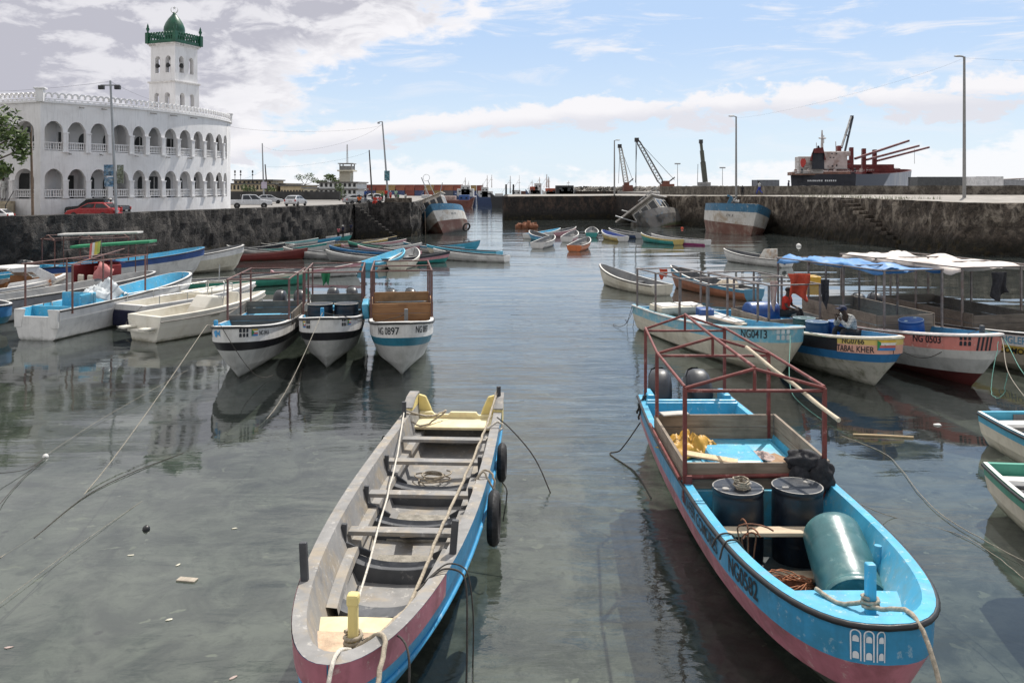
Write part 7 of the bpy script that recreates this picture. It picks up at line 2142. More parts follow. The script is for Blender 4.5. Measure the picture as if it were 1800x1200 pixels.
mb = MB(); mb.beam((0, 2.2, 1.98), (0, 3.3, 1.75), 1.7, 0.06); mb.build('cabin_top', mat('purple canvas', (0.07, 0.045, 0.14), 0.7, 0.2), tr)
mb = MB(); mb.blob((0.98, 1.9, 1.3), (0.16, 0.5, 0.5), 0, 5, 0.25, 14, 10); mb.build('draped_cloth', mat('pink cloth', (0.52, 0.20, 0.19), 0.85, 0.2), tr)
mb = MB()
for x in (-0.35, 0.35):
    mb = MB(); mb.box((x, 1.7, 1.0), (0.42, 0.10, 0.50)); mb.build('seat_back', mat('cream vinyl', (0.55, 0.50, 0.42), 0.6), tr, bevel=0.06)
# long grey boat lying behind the big white one
ty, hy = vedette('open_boat', 'long grey sided boat lying behind the big white boat at the left edge', (-22.0, 33.6), (-18.2, 43.2), [hullpaint('grey hull', (0.24, 0.24, 0.25)), hullpaint('grey hull', (0.24, 0.24, 0.25)), M_hgrey, M_hgrey, M_hgrey], M_ingrey, M_hgrey, 1.0, 0.95, 1.3)
tb_, hb_ = vedette('open_boat', 'blue boat cut by the left edge with its rounded white rim', (-26.2, 38.0), (-19.0, 31.6), [M_hblue, M_hteal, M_hgrey, M_hgrey, M_hgrey], M_indark, M_hwhite, 1.0, 0.9, 1.15)
tu, hu = skiff_at('bright blue skiff lying against the quay wall at the left edge', (-30.2, 43.8), R(-55), 'cyan', 'white', 'cyan', M_rimw, 6.2, 0.85, 0.8, 1.2)
# awnings and flag at the back left
ta = thing('boat_awning', 'narrow white awning on thin posts against the dark quay wall', 'awning', AT(175, 412, 47.5))
mb = MB(); mb.beam((-2.15, 0, 0.0), (2.15, 0.3, 0.10), 0.9, 0.10); mb.build('awning_sheet', mat('grey white awning', (0.55, 0.54, 0.52), 0.8), ta, bevel=0.02)
for x in (-2.0, 2.0):
    mb = MB(); mb.tube([(x, 0, -2.6), (x, 0, 0)], 0.03, 6); mb.build('post', M_pipe, ta)
ta = thing('boat_awning', 'long green awning sheet over the boats by the left wall', 'awning', AT(200, 430, 46.0))
mb = MB(); mb.beam((-2.1, 0, -0.10), (2.0, 0.3, 0.16), 1.2, 0.14); mb.build('awning_sheet', mat('green sheet', (0.02, 0.22, 0.10), 0.6), ta, bevel=0.02)
mb = MB(); mb.tube([(-2.6, -0.2, -0.30), (2.4, -0.2, 0.0)], 0.03, 6); mb.build('rail', M_pipeg, ta)
for x in (-1.8, 1.8):
    mb = MB(); mb.tube([(x, 0, -2.0), (x, 0, -0.05)], 0.03, 6); mb.build('post', M_pipe, ta)
tfz = thing('flag', 'small yellow white and red flag on a stick above the boats at left', 'flag', AT(178, 445, 40.0))
mb = MB(); mb.tube([(0, 0, -0.4), (0, 0, 0.62)], 0.018, 6); mb.build('flag_stick', M_pipeg, tfz)
mb = MB()
P = [[(-0.02-0.52*u-0.06*v, 0.05*math.sin(u*7), 0.58-0.55*v-0.35*u*(0.4+v*0.5)) for v in [i/6 for i in range(7)]] for u in [i/10 for i in range(11)]]
for i in range(10):
    mb.grid([P[i], P[i+1]], 0 if i < 3 else (3 if i < 5 else (1 if i < 7 else 2)), True)
mb.build('flag_cloth', [mat('flag green', (0.03, 0.22, 0.07), 0.7) if False else mat('lime cloth', (0.42, 0.50, 0.12), 0.8), M_fl[1], M_fl[2], mat('yellow cloth', (0.66, 0.55, 0.12), 0.8)], tfz)
# ------------------------------------------------------------------ poles, lamps, wires
M_galv = mat('galvanised steel', (0.30, 0.31, 0.32), 0.5, 0.12, 2, 0.03, metal=0.3)
M_poledk = mat('tarred wood pole', (0.05, 0.04, 0.033), 0.9, 0.3, 4, 0.2)
M_polebr = mat('brown wood pole', (0.17, 0.12, 0.085), 0.9, 0.3, 4, 0.2)
M_lampw = mat('lamp housing', (0.35, 0.35, 0.34), 0.5)
def pole(name, label, cat, px, yb, pxt, yt, d, r, m, group=None, zb=None):
    b = AT(px, yb, d)
    if zb is not None: b.z = zb
    tp = AT(pxt, yt, d)
    t = thing(name, label, cat, b, 0, group)
    mb = MB(); v = tp-b
    mb.tube([(0, 0, -0.3), v*0.5, v], [r, r*0.85, r*0.65], 10); mb.build('pole', m, t)
    return t, v
t, v = pole('floodlight_pole', 'grey pole with two floodlights and posters in front of the mosque', 'lamp post', 205, 380, 194, 142, 55.0, 0.10, M_galv)
mb = MB(); mb.beam(v+Vector((-0.62, 0, -0.30)), v+Vector((0.62, 0, -0.30)), 0.08, 0.08); mb.build('crossbar', M_galv, t)
for sx in (-1, 1):
    mb = MB(); mb.box((v.x+sx*0.52, v.y-0.12, v.z-0.45), (0.36, 0.22, 0.26), 0, 0, None); mb.build('floodlight', M_iron, t, bevel=0.02)
for (x, z, w_, h_, m_) in ((-0.35, 2.95, 0.60, 0.72, 'poster blue'), (-0.33, 2.20, 0.58, 0.62, 'poster blue'), (0.40, 2.70, 0.42, 1.2, 'poster green')):
    base = (0.05, 0.13, 0.22) if 'blue' in m_ else (0.10, 0.11, 0.07)
    mb = MB(); mb.box((x-0.12, -0.10, z), (w_, 0.03, h_)); mb.build('poster', mat(m_, base, 0.5, 0.8, 6, dirt=(0.45, 0.48, 0.5), damt=0.6, dscale=5), t)
t, v = pole('wood_pole', 'weathered brown wooden pole standing before the left end of the mosque', 'utility pole', 58, 385, 54, 222, 52.0, 0.085, M_polebr)
mb = MB(); mb.box((v.x-0.05, -0.08, v.z-0.2), (0.18, 0.12, 0.34)); mb.build('junction_box', M_iron, t)
t, v = pole('lamp_pole', 'slim grey pole with a small sign behind the silver pickup', 'lamp post', 464, 352, 461, 252, 120, 0.12, M_galv, zb=3.45)
mb = MB(); mb.box((0.05, -0.15, 2.4), (0.75, 0.08, 0.95)); mb.build('sign', mat('pale mauve sign', (0.42, 0.38, 0.46), 0.6), t)
pole('wood_pole', 'dark leaning wooden pole beside the slim grey one', 'utility pole', 471, 350, 466, 289, 122, 0.12, M_poledk, zb=3.45)
pole('wood_pole', 'dark leaning wooden pole left of the people on the jetty', 'utility pole', 655, 349, 649, 264, 108, 0.11, M_poledk, zb=3.45)
t, v = pole('lamp_pole', 'tall leaning street lamp with a poster above the people on the jetty', 'lamp post', 683, 345, 672, 214, 98.5, 0.12, M_galv, zb=3.8)
mb = MB(); mb.box((-0.15, -0.18, v.z*0.33), (0.62, 0.06, 1.15)); mb.build('poster', mat('poster teal', (0.04, 0.16, 0.20), 0.5, 0.8, 6, dirt=(0.4, 0.42, 0.42), damt=0.5, dscale=5), t)
mb = MB(); mb.beam(v+Vector((-0.42, 0, -0.05)), v, 0.08, 0.08); mb.box((v.x-0.42, v.y, v.z-0.15), (0.25, 0.2, 0.2)); mb.build('lamp_head', M_galv, t)
def street_lamp(label, px, yb, yt, d, side, r):
    t, v = pole('street_lamp', label, 'street lamp', px, yb, px, yt, d, r, mat('lamp post concrete grey', (0.24, 0.24, 0.235), 0.7, 0.1), 'street lamps on the right quay')
    mb = MB(); mb.tube([v+Vector((0, 0, -0.1)), v+Vector((side*0.15, 0, 0.02)), v+Vector((side*0.42, 0, 0.05))], r*0.5, 6); mb.build('arm', M_galv, t)
    mb = MB(); mb.blob((v.x+side*0.62, v.y, v.z+0.06), (0.42, 0.17, 0.10), 0, 1, 0.02, 14, 8); mb.build('lamp_head', M_lampw, t)
street_lamp('tallest street lamp, near the right edge on the right quay', 1695, 343, 100, 84.6, -1, 0.17)
street_lamp('middle height street lamp behind the stranded white and blue boat', 1294, 345, 205, 112, -1, 0.15)
street_lamp('shorter street lamp on the sooty concrete pier', 1080, 347, 247, 152, 1, 0.15)
for px, yt, lb in ((1191, 288, 'thin distant lamp mast left of the telescopic crane'), (1270, 295, 'thin distant lamp mast right of the telescopic crane')):
    t, v = pole('lamp_mast', lb, 'lamp post', px, 335, px, yt, 240, 0.10, M_galv)
    mb = MB(); mb.box((v.x, 0, v.z), (1.6, 0.4, 0.35)); mb.build('lamp_head', M_galv, t)
M_wire = mat('power cable', (0.06, 0.06, 0.07), 0.7)
def wire(label, a, b, sag, r=0.008):
    rope('power_cable', label, 'cable', [a, b], r, M_wire, sag, 18, 'overhead cables')
wire('thin cable from the mosque end to the leaning street lamp', AT(403, 222, 76), AT(672, 220, 98), 0.10)
wire('thin cable sagging between the slim grey pole and the leaning street lamp', AT(461, 256, 120), AT(672, 218, 98), 0.22)
wire('thin cable from the slim grey pole to the dark pole by the jetty', AT(466, 292, 122), AT(649, 266, 108), 0.12)
wire('thin cable from the mosque roof to the floodlight pole on its left', AT(-10, 161, 62), AT(194, 143, 55), 0.03)
wire('thin cable from the floodlight pole towards the minaret', AT(194, 143, 55), AT(266, 175, 77), 0.02)
wire('thin cable from the mosque end to the slim grey pole', AT(403, 320, 76), AT(461, 300, 120), 0.02)
wire('long thin cable rising to the tallest street lamp', AT(1294, 207, 112), AT(1695, 102, 84.6), 0.10, 0.006)
wire('long thin cable from the tallest street lamp off to the right', AT(1695, 102, 84.6), AT(1850, 109, 84.6), 0.02, 0.006)

# ------------------------------------------------------------------ vehicles
M_tyre = mat('road tyre', (0.02, 0.02, 0.02), 0.85)
M_hub = mat('wheel metal', (0.42, 0.42, 0.43), 0.4, metal=0.5)
M_glass = mat('car glass', (0.02, 0.024, 0.028), 0.06, 0.2)
M_tail = mat('red lamp lens', (0.35, 0.02, 0.015), 0.3)
M_head = mat('clear lamp lens', (0.55, 0.56, 0.56), 0.2)
def carpaint(name, c, metal=0.0):
    return mat(name, c, 0.28, 0.05, 1, 0.0, metal=metal, dirt=tuple(min(1, x*0.7+0.06) for x in c), damt=0.3)
def vehicle(kind, name, label, px, ybase, z, hd, m, s, cat='car'):
    d = (CAMH-z)*FPX/(ybase-HZ)
    loc = AT(px, ybase, d); loc.z = z
    t = thing(name, label, cat, loc, hd, None, None, s)
    if kind == 'hatch':
        Lh, W, H = 2.0, 0.83, 1.42
        low = [(-2.0, 0.28), (2.0, 0.28), (2.05, 0.55), (1.92, 0.74), (0.95, 0.92), (-1.75, 0.98), (-1.98, 0.85), (-2.03, 0.5)]
        gh_ = [(1.05, 0.90), (0.25, 1.36), (-0.3, 1.43), (-1.25, 1.38), (-1.88, 0.95)]
        wx = (1.28, -1.25); wr = 0.31
    else:
        Lh, W, H = 2.6, 0.90, 1.75
        low = [(-2.55, 0.48), (2.5, 0.42), (2.6, 0.70), (2.5, 0.98), (1.30, 1.10), (-2.55, 1.08), (-2.6, 0.75)]
        gh_ = [(1.45, 1.05), (0.70, 1.68), (-0.1, 1.74), (-0.95, 1.70), (-1.05, 1.06)]
        wx = (1.62, -1.55); wr = 0.37
    mb = MB(); mb.prism(low, 2*W, 0, Matrix.Translation((0, -W, 0)))
    mb.build('body', m, t, bevel=0.09, seg=3)
    gb = MB(); n_ = len(gh_)
    zt_ = max(p[1] for p in gh_); z0_ = min(p[1] for p in gh_)
    def gy(z_): return W*(0.95-0.20*(z_-z0_)/(zt_-z0_))
    vs = [(x, -gy(zz), zz) for x, zz in gh_]+[(x, gy(zz), zz) for x, zz in gh_]
    gb.add(vs, [tuple(range(n_)), tuple(range(2*n_-1, n_-1, -1))]+[(i, i+n_, (i+1) % n_+n_, (i+1) % n_) for i in range(n_)])
    gb.build('cab', m, t, bevel=0.05)
    def side(u0, u1, v0, v1):   # window panel between fractions of the greenhouse
        for sy in (-1, 1):
            w_ = MB()
            xb0, xb1 = gh_[-1][0], gh_[0][0]
            zt2 = zt_-0.10; zb2 = z0_+0.08
            xt0 = gh_[-2][0]+0.08; xt1 = gh_[1][0]-0.02
            def P_(u, v):
                zz = zb2+(zt2-zb2)*v
                xa = xb0+0.10+(xt0-xb0-0.10)*v; xb = xb1-0.18+(xt1-xb1+0.10)*v
                return (xa+(xb-xa)*u, sy*(gy(zz)+0.012), zz)
            w_.add([P_(u0, v0), P_(u1, v0), P_(u1, v1), P_(u0, v1)], [(0, 1, 2, 3)])
            w_.build('window', M_glass, t)
    side(0.03, 0.47, 0, 1); side(0.53, 0.97, 0, 1)
    for (a, b, nm) in ((0, 1, 'windscreen'), (n_-2, n_-1, 'rear_window')):
        (xa, za), (xb, zb) = gh_[a], gh_[b]
        w_ = MB()
        nx, nz = (zb-za), -(xb-xa)
        ln = math.hypot(nx, nz); nx, nz = nx/ln, nz/ln
        if nx*(1 if a == 0 else -1) < 0: nx, nz = -nx, -nz
        q = []
        for f, g_ in ((0.12, 0.86), (0.90, 0.80)):
            x = xa+(xb-xa)*f+nx*0.014; zz = za+(zb-za)*f+nz*0.014
            q.append((x, -gy(zz)*g_*1.05, zz)); q.append((x, gy(zz)*g_*1.05, zz))
        w_.add([q[0], q[1], q[3], q[2]], [(0, 1, 2, 3)]); w_.build(nm, M_glass, t)
    for x in wx:
        for sy in (-1, 1):
            T = Matrix.Translation((x, sy*(W-0.07), wr)) @ Matrix.Rotation(R(90), 4, 'X')
            mb = MB(); mb.lathe([(wr*0.62, -0.1), (wr*0.95, -0.1), (wr, -0.05), (wr, 0.05), (wr*0.95, 0.1), (wr*0.62, 0.1)], 20, 0, T)
            wo = mb.build('wheel', M_tyre, t)
            mb = MB(); mb.lathe([(wr*0.64, -0.085), (wr*0.3, -0.10), (0.0, -0.10)], 14, 0, T); mb.lathe([(wr*0.64, 0.085), (wr*0.3, 0.10), (0.0, 0.10)], 14, 0, T); mb.build('rim', M_hub, wo)
    xf = low[3][0]; xr_ = low[-1][0]
    for sy in (-1, 1):
        mb = MB(); mb.box((xf-0.02, sy*(W-0.22), low[3][1]-0.10), (0.18, 0.32, 0.15)); mb.build('headlight', M_head, t, bevel=0.03)
        mb = MB(); mb.box((xr_+0.02, sy*(W-0.10), low[-2][1]-0.10 if kind == 'hatch' else 0.88), (0.12, 0.17, 0.26)); mb.build('tail_light', M_tail, t, bevel=0.02)
    for x in (low[1][0]+0.04, low[0][0]-0.04):
        mb = MB(); mb.box((x, 0, 0.48), (0.14, 2*W-0.1, 0.16)); mb.build('bumper', m if kind == 'hatch' else M_iron, t, bevel=0.04)
    mb = MB(); mb.box((xr_-0.035, 0, 0.68), (0.02, 0.45, 0.12)); mb.build('number_plate', M_lampw, t)
    if kind == 'pickup':
        mb = MB(); mb.box((-1.80, 0, 1.10), (1.35, 2*W-0.26, 0.04)); mb.build('load_bed', M_iron, t)
        mb = MB()
        for sy in (-1, 1): mb.tube([(-1.2, sy*0.72, 1.08), (-1.15, sy*0.66, 1.66), (-1.15, 0, 1.68)], 0.035, 6)
        mb.build('roll_bar', M_iron, t)
    return t
vehicle('hatch', 'red_car', 'red hatchback parked by the wall in front of the mosque', 165, 385.5, 3.45, R(176), carpaint('red car paint', (0.33, 0.018, 0.02)), 0.77)
vehicle('pickup', 'black_pickup', 'black pickup truck behind the red car before the mosque', 172, 383, 3.45, R(177), carpaint('black car paint', (0.012, 0.013, 0.014)), 0.76, 'pickup')
vehicle('pickup', 'silver_pickup', 'silver pickup truck parked by the right end of the mosque', 440, 366.5, 3.45, R(17), carpaint('silver car paint', (0.50, 0.51, 0.53), 0.4), 0.80, 'pickup')
vehicle('hatch', 'silver_hatchback', 'small silver hatchback driving away on the quay road', 520, 362, 3.45, R(82), carpaint('silver car paint', (0.50, 0.51, 0.53), 0.4), 0.84)
vehicle('hatch', 'silver_hatchback', 'silver car half hidden behind the silver pickup', 474, 358, 3.45, R(20), carpaint('pale silver paint', (0.45, 0.46, 0.48), 0.4), 0.8)
vehicle('hatch', 'white_car', 'white car whose roof shows at the left edge before the mosque steps', -14, 390, 3.45, R(184), carpaint('white car paint', (0.70, 0.70, 0.70)), 0.55)
vehicle('hatch', 'grey_car', 'grey car behind the person in orange on the jetty', 629, 359.5, 3.45, R(35), carpaint('dark silver paint', (0.26, 0.27, 0.28), 0.4), 0.85)
vehicle('hatch', 'white_car', 'pale car behind the people in the middle of the jetty', 664, 357, 3.45, R(12), carpaint('white car paint', (0.70, 0.70, 0.70)), 0.9)

# ------------------------------------------------------------------ stranded boats
M_tw = hullpaint('chalky trawler white', (0.58, 0.56, 0.52), dirt=(0.30, 0.22, 0.14), damt=0.8, dscale=0.6, low=None, streak=0.4, wear=(0.25, 0.20, 0.15), wamt=0.5)
M_tb = hullpaint('trawler blue', (0.045, 0.16, 0.27), low=None, wear=(0.36, 0.35, 0.32), wamt=0.7, streak=0.4)
M_tr = hullpaint('rusty red bottom', (0.17, 0.075, 0.055), dirt=(0.30, 0.25, 0.20), damt=0.75, dscale=0.7, low=(0.02, 0.02, 0.016), lowz=(-0.6, 0.0))
def trawler_hull(t, L, hb, zs, zb, st=0.8):
    lines = [Line(hb, st, 0.45, 1.7, 1.2, 0, L, zs, zb, 2.2), Line(hb*0.99, st, 0.45, 1.7, 1.15, 0, L*0.985, zs-0.75, zb-0.85, 2.2),
             Line(hb*0.95, st, 0.45, 1.7, 1.05, 0, L*0.955, zs-1.75, zb-2.2, 2.2), Line(hb*0.72, st*0.9, 0.42, 1.6, 1.0, 0.1, L*0.90, -0.9, -0.7, 2.2), Line(0, 1, 0.4, 2, 2, 0.3, L*0.86, -1.5, -1.4, 2.4)]
    h = Hull(lines, [M_tb, M_tw, M_tr, M_tr], M_ingrey, M_rimw, g=0.16, floor=zs-0.9, transom_mat=M_tw, side_drop=0.9)
    h.build(t)
    return h
b0 = G(781, 411); st0 = Vector((b0.x+0.6, b0.y+8.9, 0))
d_ = Vector((b0.x, b0.y, 0))-st0
T1 = thing('fishing_boat', 'blue and white wooden fishing boat heeling against the end of the left jetty', 'fishing boat', (st0.x, st0.y, -0.35), 0, None, (R(5), R(23), math.atan2(d_.y, d_.x)-PI/2))
hT1 = trawler_hull(T1, 9.6, 2.7, 2.3, 3.4)
mb = MB()
def cabin(t, y0, y1, hw, z0, z1, mwall, mroof, nwin=3, name='wheelhouse'):
    mb = MB(); mb.box((0, (y0+y1)/2, (z0+z1)/2), (2*hw, y1-y0, z1-z0)); o = mb.build(name, mwall, t, bevel=0.03)
    rb_ = MB(); rb_.box((0, (y0+y1)/2, z1+0.06), (2*hw+0.4, y1-y0+0.5, 0.10)); rb_.build('roof', mroof, o, bevel=0.02)
    for i in range(nwin):
        w_ = MB(); x = -hw+2*hw*(i+0.5)/nwin
        w_.box((x, y1+0.005, z0+(z1-z0)*0.66), (2*hw/nwin*0.72, 0.03, (z1-z0)*0.42)); w_.build('window', M_glassd, o)
    for sd in (1, -1):
        for k in range(2):
            w_ = MB(); y = y0+(y1-y0)*(0.28+0.45*k)
            w_.box((sd*(hw+0.005), y, z0+(z1-z0)*0.66), (0.03, (y1-y0)*0.30, (z1-z0)*0.40)); w_.build('window', M_glassd, o)
    return o
cabin(T1, 4.6, 6.9, 1.25, 1.6, 4.55, M_tw, M_tw)
mb = MB(); mb.tube([(0.5, 5.0, 4.5), (0.55, 4.6, 7.6)], 0.06, 6); mb.build('mast', M_galv, T1)
mb = MB(); mb.tube([(-0.2, 4.6, 4.5), (0.0, 4.2, 7.0)], 0.05, 6); mb.tube([(-0.2, 4.9, 4.6), (0.5, 4.7, 4.9)], 0.04, 6)
ring = [(0.05+0.42*math.cos(2*PI*i/16), 4.2, 7.4+0.42*math.sin(2*PI*i/16)) for i in range(16)]
mb.tube(ring, 0.025, 5, closed=True); mb.build('aerial', M_galv, T1)
mb = MB(); mb.tube([(-1.1, 5.4, 4.5), (-1.15, 5.4, 5.0), (-1.5, 5.6, 5.4), (-1.8, 5.6, 5.8)], 0.05, 6); mb.build('exhaust', M_galv, T1)
mb = MB()
for y in (6.9, 7.8, 8.7): mb.tube([hT1.lines[0].pt(y/9.6, 1), hT1.lines[0].pt(y/9.6, 1)+Vector((0, 0, 0.7))], 0.025, 5)
mb.tube([hT1.lines[0].pt(y/9.6, 1)+Vector((0, 0, 0.7)) for y in (6.4, 6.9, 7.8, 8.7, 9.3)], 0.025, 5); mb.build('rail', M_galv, T1)
hull_shapes(hT1, T1, [([(0.16*i+x, z) for x, z in ((0, 0), (0.06, 0), (0.10, 0.26), (0.03, 0.26))], 0) for i in (0, 1, 2, 4, 5)], -1, 2.6, 0.5, [M_inkb], 1)
mb = MB(); mb.tube([G(748, 416, -0.3), AT(747, 372, 92)], 0.05, 6); tag(mb.build('mooring_stake', M_polebr), 'thin stake standing in the water before the heeling fishing boat', 'stake')
tyre('black tyre fender hanging at the right stern of the heeling fishing boat', AT(820, 399, 99), (R(20), 0, R(40)), 0.55, 0.25)
# the one by the right quay
b0 = G(1318, 413); dir_ = Vector((0.05, -0.998, 0))
T3 = thing('fishing_boat', 'big stranded wooden boat with blue bow strake and reddish bottom at the right quay', 'fishing boat', Vector((b0.x, b0.y, -0.3))-dir_*9.3*1.18, 0, None, (R(-2), R(-9), math.atan2(dir_.y, dir_.x)-PI/2), 1.18)
hT3 = trawler_hull(T3, 10.2, 3.1, 2.9, 3.7, 0.75)
mb = MB()
jr = random.Random(5)
for i in range(14):
    mb.blob((jr.uniform(-1.3, 1.3), jr.uniform(1, 6), 2.6), (0.45, 0.5, 0.35), 0, i, 0.4, 8, 6, 2.5)
mb.build('wreckage', mat('sun bleached debris', (0.34, 0.29, 0.22), 0.9, 0.4, 4, dirt=(0.12, 0.10, 0.08), damt=0.7, dscale=3), T3)
mb = MB(); mb.beam((0.9, 3.0, 2.6), (0.6, 3.3, 4.0), 0.35, 0.12); mb.beam((0.6, 3.3, 4.0), (1.1, 3.3, 4.1), 0.16, 0.2); mb.build('broken_post', M_tb, T3, bevel=0.02)
mb = MB()
for i in range(6): mb.blob((-0.3+0.2*jr.random(), 1.5+0.3*i*jr.random(), 3.2), (0.4, 0.5, 0.6), 0, i+20, 0.4, 8, 6, 2.5)
mb.build('engine_remains', M_iron, T3)
hull_shapes(hT3, T3, [([(0.18*i+x, z) for x, z in ((0, 0), (0.06, 0), (0.10, 0.26), (0.03, 0.26))], 0) for i in (0, 1, 2, 4)], 1, 3.3, 0.45, [M_inkb], 1)
# sunken cabin wreck
b2 = G(1172, 398)
T2 = thing('wreck', 'half sunken cabin boat lying on its side at the concrete pier', 'wreck', (b2.x+0.4, b2.y+2.5, -0.75), 0, None, (R(5), R(37), PI+R(-26)), 1.42)
M_wrk = hullpaint('wrecked hull grey', (0.16, 0.15, 0.14), dirt=(0.03, 0.03, 0.028), damt=0.9, dscale=0.8, wear=(0.05, 0.16, 0.26), wamt=0.6)
M_wrw = hullpaint('wreck white', (0.44, 0.41, 0.37), dirt=(0.15, 0.12, 0.09), damt=0.8, low=None)
hh2 = Hull([Line(2.0, 0.85, 0.45, 2.0, 1.5, -5, 4.5, 1.3, 2.0, 2), Line(2.0, 0.85, 0.45, 2.0, 1.4, -5, 4.4, 0.7, 1.2, 2), Line(1.6, 0.8, 0.45, 2.0, 1.3, -5, 4.0, -0.5, 0, 2), Line(0, 1, 0.4, 2, 2, -4.8, 3.8, -1.1, -0.9, 2)], [M_wrk, M_wrk, M_tr], M_ingrey, M_tw, g=0.14, floor=0.6, transom_mat=M_tw, side_drop=0.9)
hh2.build(T2)
wc = MB(); wc.box((0, 0.6, 2.2), (2.9, 3.4, 1.8)); co_ = wc.build('cabin', M_wrw, T2, bevel=0.04)
rr2 = MB(); rr2.box((0.7, 0.3, 3.2), (4.8, 5.4, 0.18)); rr2.build('roof', M_wrw, co_, bevel=0.04)
for i in range(3):
    for nm, m_, dd, sc_ in (('window', M_glassd, 0.006, 0.70), ('window_frame', M_rimw, 0.0, 0.86)):
        w_ = MB(); w_.box((-0.95+0.95*i, 2.30+dd*3, 2.35), (0.95*sc_, 0.05, 1.25*sc_)); w_.build(nm, m_, co_)
        w_ = MB(); w_.box((-1.45-dd*3, -0.5+1.1*i, 2.35), (0.05, 1.1*sc_, 1.2*sc_)); w_.build(nm, m_, co_)
mb = MB()
for i in range(5): mb.tube([(-1.2+0.5*i, -1.6, 3.3), (-1.3+0.5*i, -1.2, 4.6)], 0.04, 5)
mb.tube([(-1.4, -1.2, 4.6), (1.0, -1.2, 4.6)], 0.05, 5); mb.build('railing', M_galv, T2)
mb = MB(); mb.tube([(0.9, 2.2, 1.3), (2.6, 3.4, 3.6)], 0.07, 6); mb.build('davit', M_galv, T2)
mb = MB(); mb.tube([(1.6, -0.5, 3.3), (2.6, 0.4, 4.5)], 0.05, 6); mb.build('davit', M_galv, T2)
mb = MB(); mb.box((1.9, -0.6, 2.2), (1.2, 3.2, 1.0)); mb.build('side_house', M_wrw, T2, bevel=0.08)
mb = MB(); mb.box((2.7, 1.0, 1.5), (1.0, 1.2, 0.5)); mb.build('life_raft', M_rimw, T2, bevel=0.15)
for (x, y, z) in ((2.0, 1.6, 1.5), (2.0, 0.4, 1.6), (1.9, 2.6, 1.0)):
    mb = MB(); mb.box((x, y, z), (0.7, 0.75, 0.5)); mb.build('locker', M_rimw, T2, bevel=0.06)
mb = MB()
for i in range(9): mb.blob((jr.uniform(0.6, 2.4), jr.uniform(-1, 3), jr.uniform(0.5, 1.4)), (0.45, 0.5, 0.35), 0, i, 0.4, 8, 6, 2.5)
mb.build('wreckage', M_iron, T2)
dk = MB()
for i in range(5): dk.blob((0.5*i-1.2+0.2*jr.random(), 0.3*jr.random(), 0.2), (0.5, 0.45, 0.55+0.3*(i == 2)), 0, i, 0.4, 10, 8, 2)
tag(dk.build('rusty_debris', M_rust, None, G(928, 402)), 'dark rusty heap standing in the water in front of the concrete pier', 'debris')

# ------------------------------------------------------------------ cargo ship
def shipx(px): return 400+(px-1446)*1.17
sroot = AT(1446, 330, 400)
SH = thing('cargo_ship', 'large cargo ship with red funnel, white superstructure and red derricks behind the right quay', 'cargo ship', (sroot.x, sroot.y, 0), 0)
SI = Matrix.Translation((-sroot.x, -sroot.y, 0))
hv = Vector((96, 130, 0)).normalized(); sv2 = Vector((hv.y, -hv.x, 0))
def SP(px, y, dd=0.0): return AT(px, y, shipx(px)+dd)
m = bpy.data.materials.new('ship side paint'); m.use_nodes = True
n = NT(m.node_tree); b = bsdf(m)
tco = n.node('ShaderNodeTexCoord').outputs['Object']; sp = n.node('ShaderNodeSeparateXYZ'); n.l.new(tco, sp.inputs[0])
nz_ = n.noise(n.scalevec(tco, (0.25, 0.25, 0.05)), 1.0, 6, 0.65)
edge_ = n.math('ADD', n.math('MULTIPLY_ADD', sp.outputs[2], -2.2, sp.outputs[1]), 6.0)
grey_ = n.mix(n.ramp(nz_, 0.35, 0.7), (0.20, 0.22, 0.27, 1), (0.36, 0.35, 0.36, 1))
grey_ = n.mix(n.ramp(n.noise(n.scalevec(tco, (0.3, 0.3, 0.03)), 3.0, 6, 0.7), 0.55, 0.7, 0, 0.6), grey_, (0.13, 0.08, 0.06, 1))
colr = n.mix(n.ramp(edge_, 40.0, 44.0), (0.012, 0.016, 0.035, 1), grey_)
n.l.new(colr, b.inputs['Base Color']); b.inputs['Roughness'].default_value = 0.6
M_ship = m
M_shipw = mat('rust streaked white steel', (0.48, 0.44, 0.42), 0.7, 0.15, 0.12, dirt=(0.20, 0.12, 0.09), damt=0.75, dscale=0.2, streak=0.3)
M_shipr = mat('ship oxide red', (0.13, 0.018, 0.017), 0.7, 0.3, 0.2, dirt=(0.07, 0.02, 0.02), damt=0.5, dscale=0.2)
M_shipd = mat('ship dark steel', (0.018, 0.02, 0.03), 0.6, 0.2, 0.2)
hs_ = Hull([Line(15.5, 0.97, 0.3, 3.0, 1.9, 0, 162, 11.8, 17.0, 1.6), Line(15.4, 0.95, 0.3, 2.8, 1.7, 0.5, 159, 4.5, 4.5, 2), Line(15.0, 0.9, 0.3, 2.6, 1.6, 3, 156, 2.6, 2.6, 2), Line(13, 0.7, 0.3, 2.4, 1.4, 8, 154, -3, -3, 2)], [M_ship, M_ship, M_shipr], M_shipr, M_shipr, g=0.5, floor=9.5, transom_mat=M_shipd)
ho = hs_.build(SH); ho.rotation_euler = (0, 0, math.atan2(hv.y, hv.x)-PI/2)
def sbox(name, px0, px1, y0, y1, m_, depth=10, dd=0, bev=0.2):
    dm = shipx((px0+px1)/2)+dd; a = AT(px0, y0, dm); c = AT(px1, y1, dm)
    mb = MB(); mb.box(((a.x+c.x)/2-sroot.x, dm-sroot.y+depth/2, (a.z+c.z)/2), (abs(c.x-a.x), depth, abs(a.z-c.z)), 0, R(-8))
    return mb.build(name, m_, SH, bevel=bev)
hse = sbox('superstructure', 1407, 1449, 275, 305, M_shipw, 9, 6)
sbox('superstructure', 1449, 1491, 267, 305, M_shipw, 10, 3)
sbox('bridge', 1452, 1497, 266, 274, M_shipw, 12, 2)
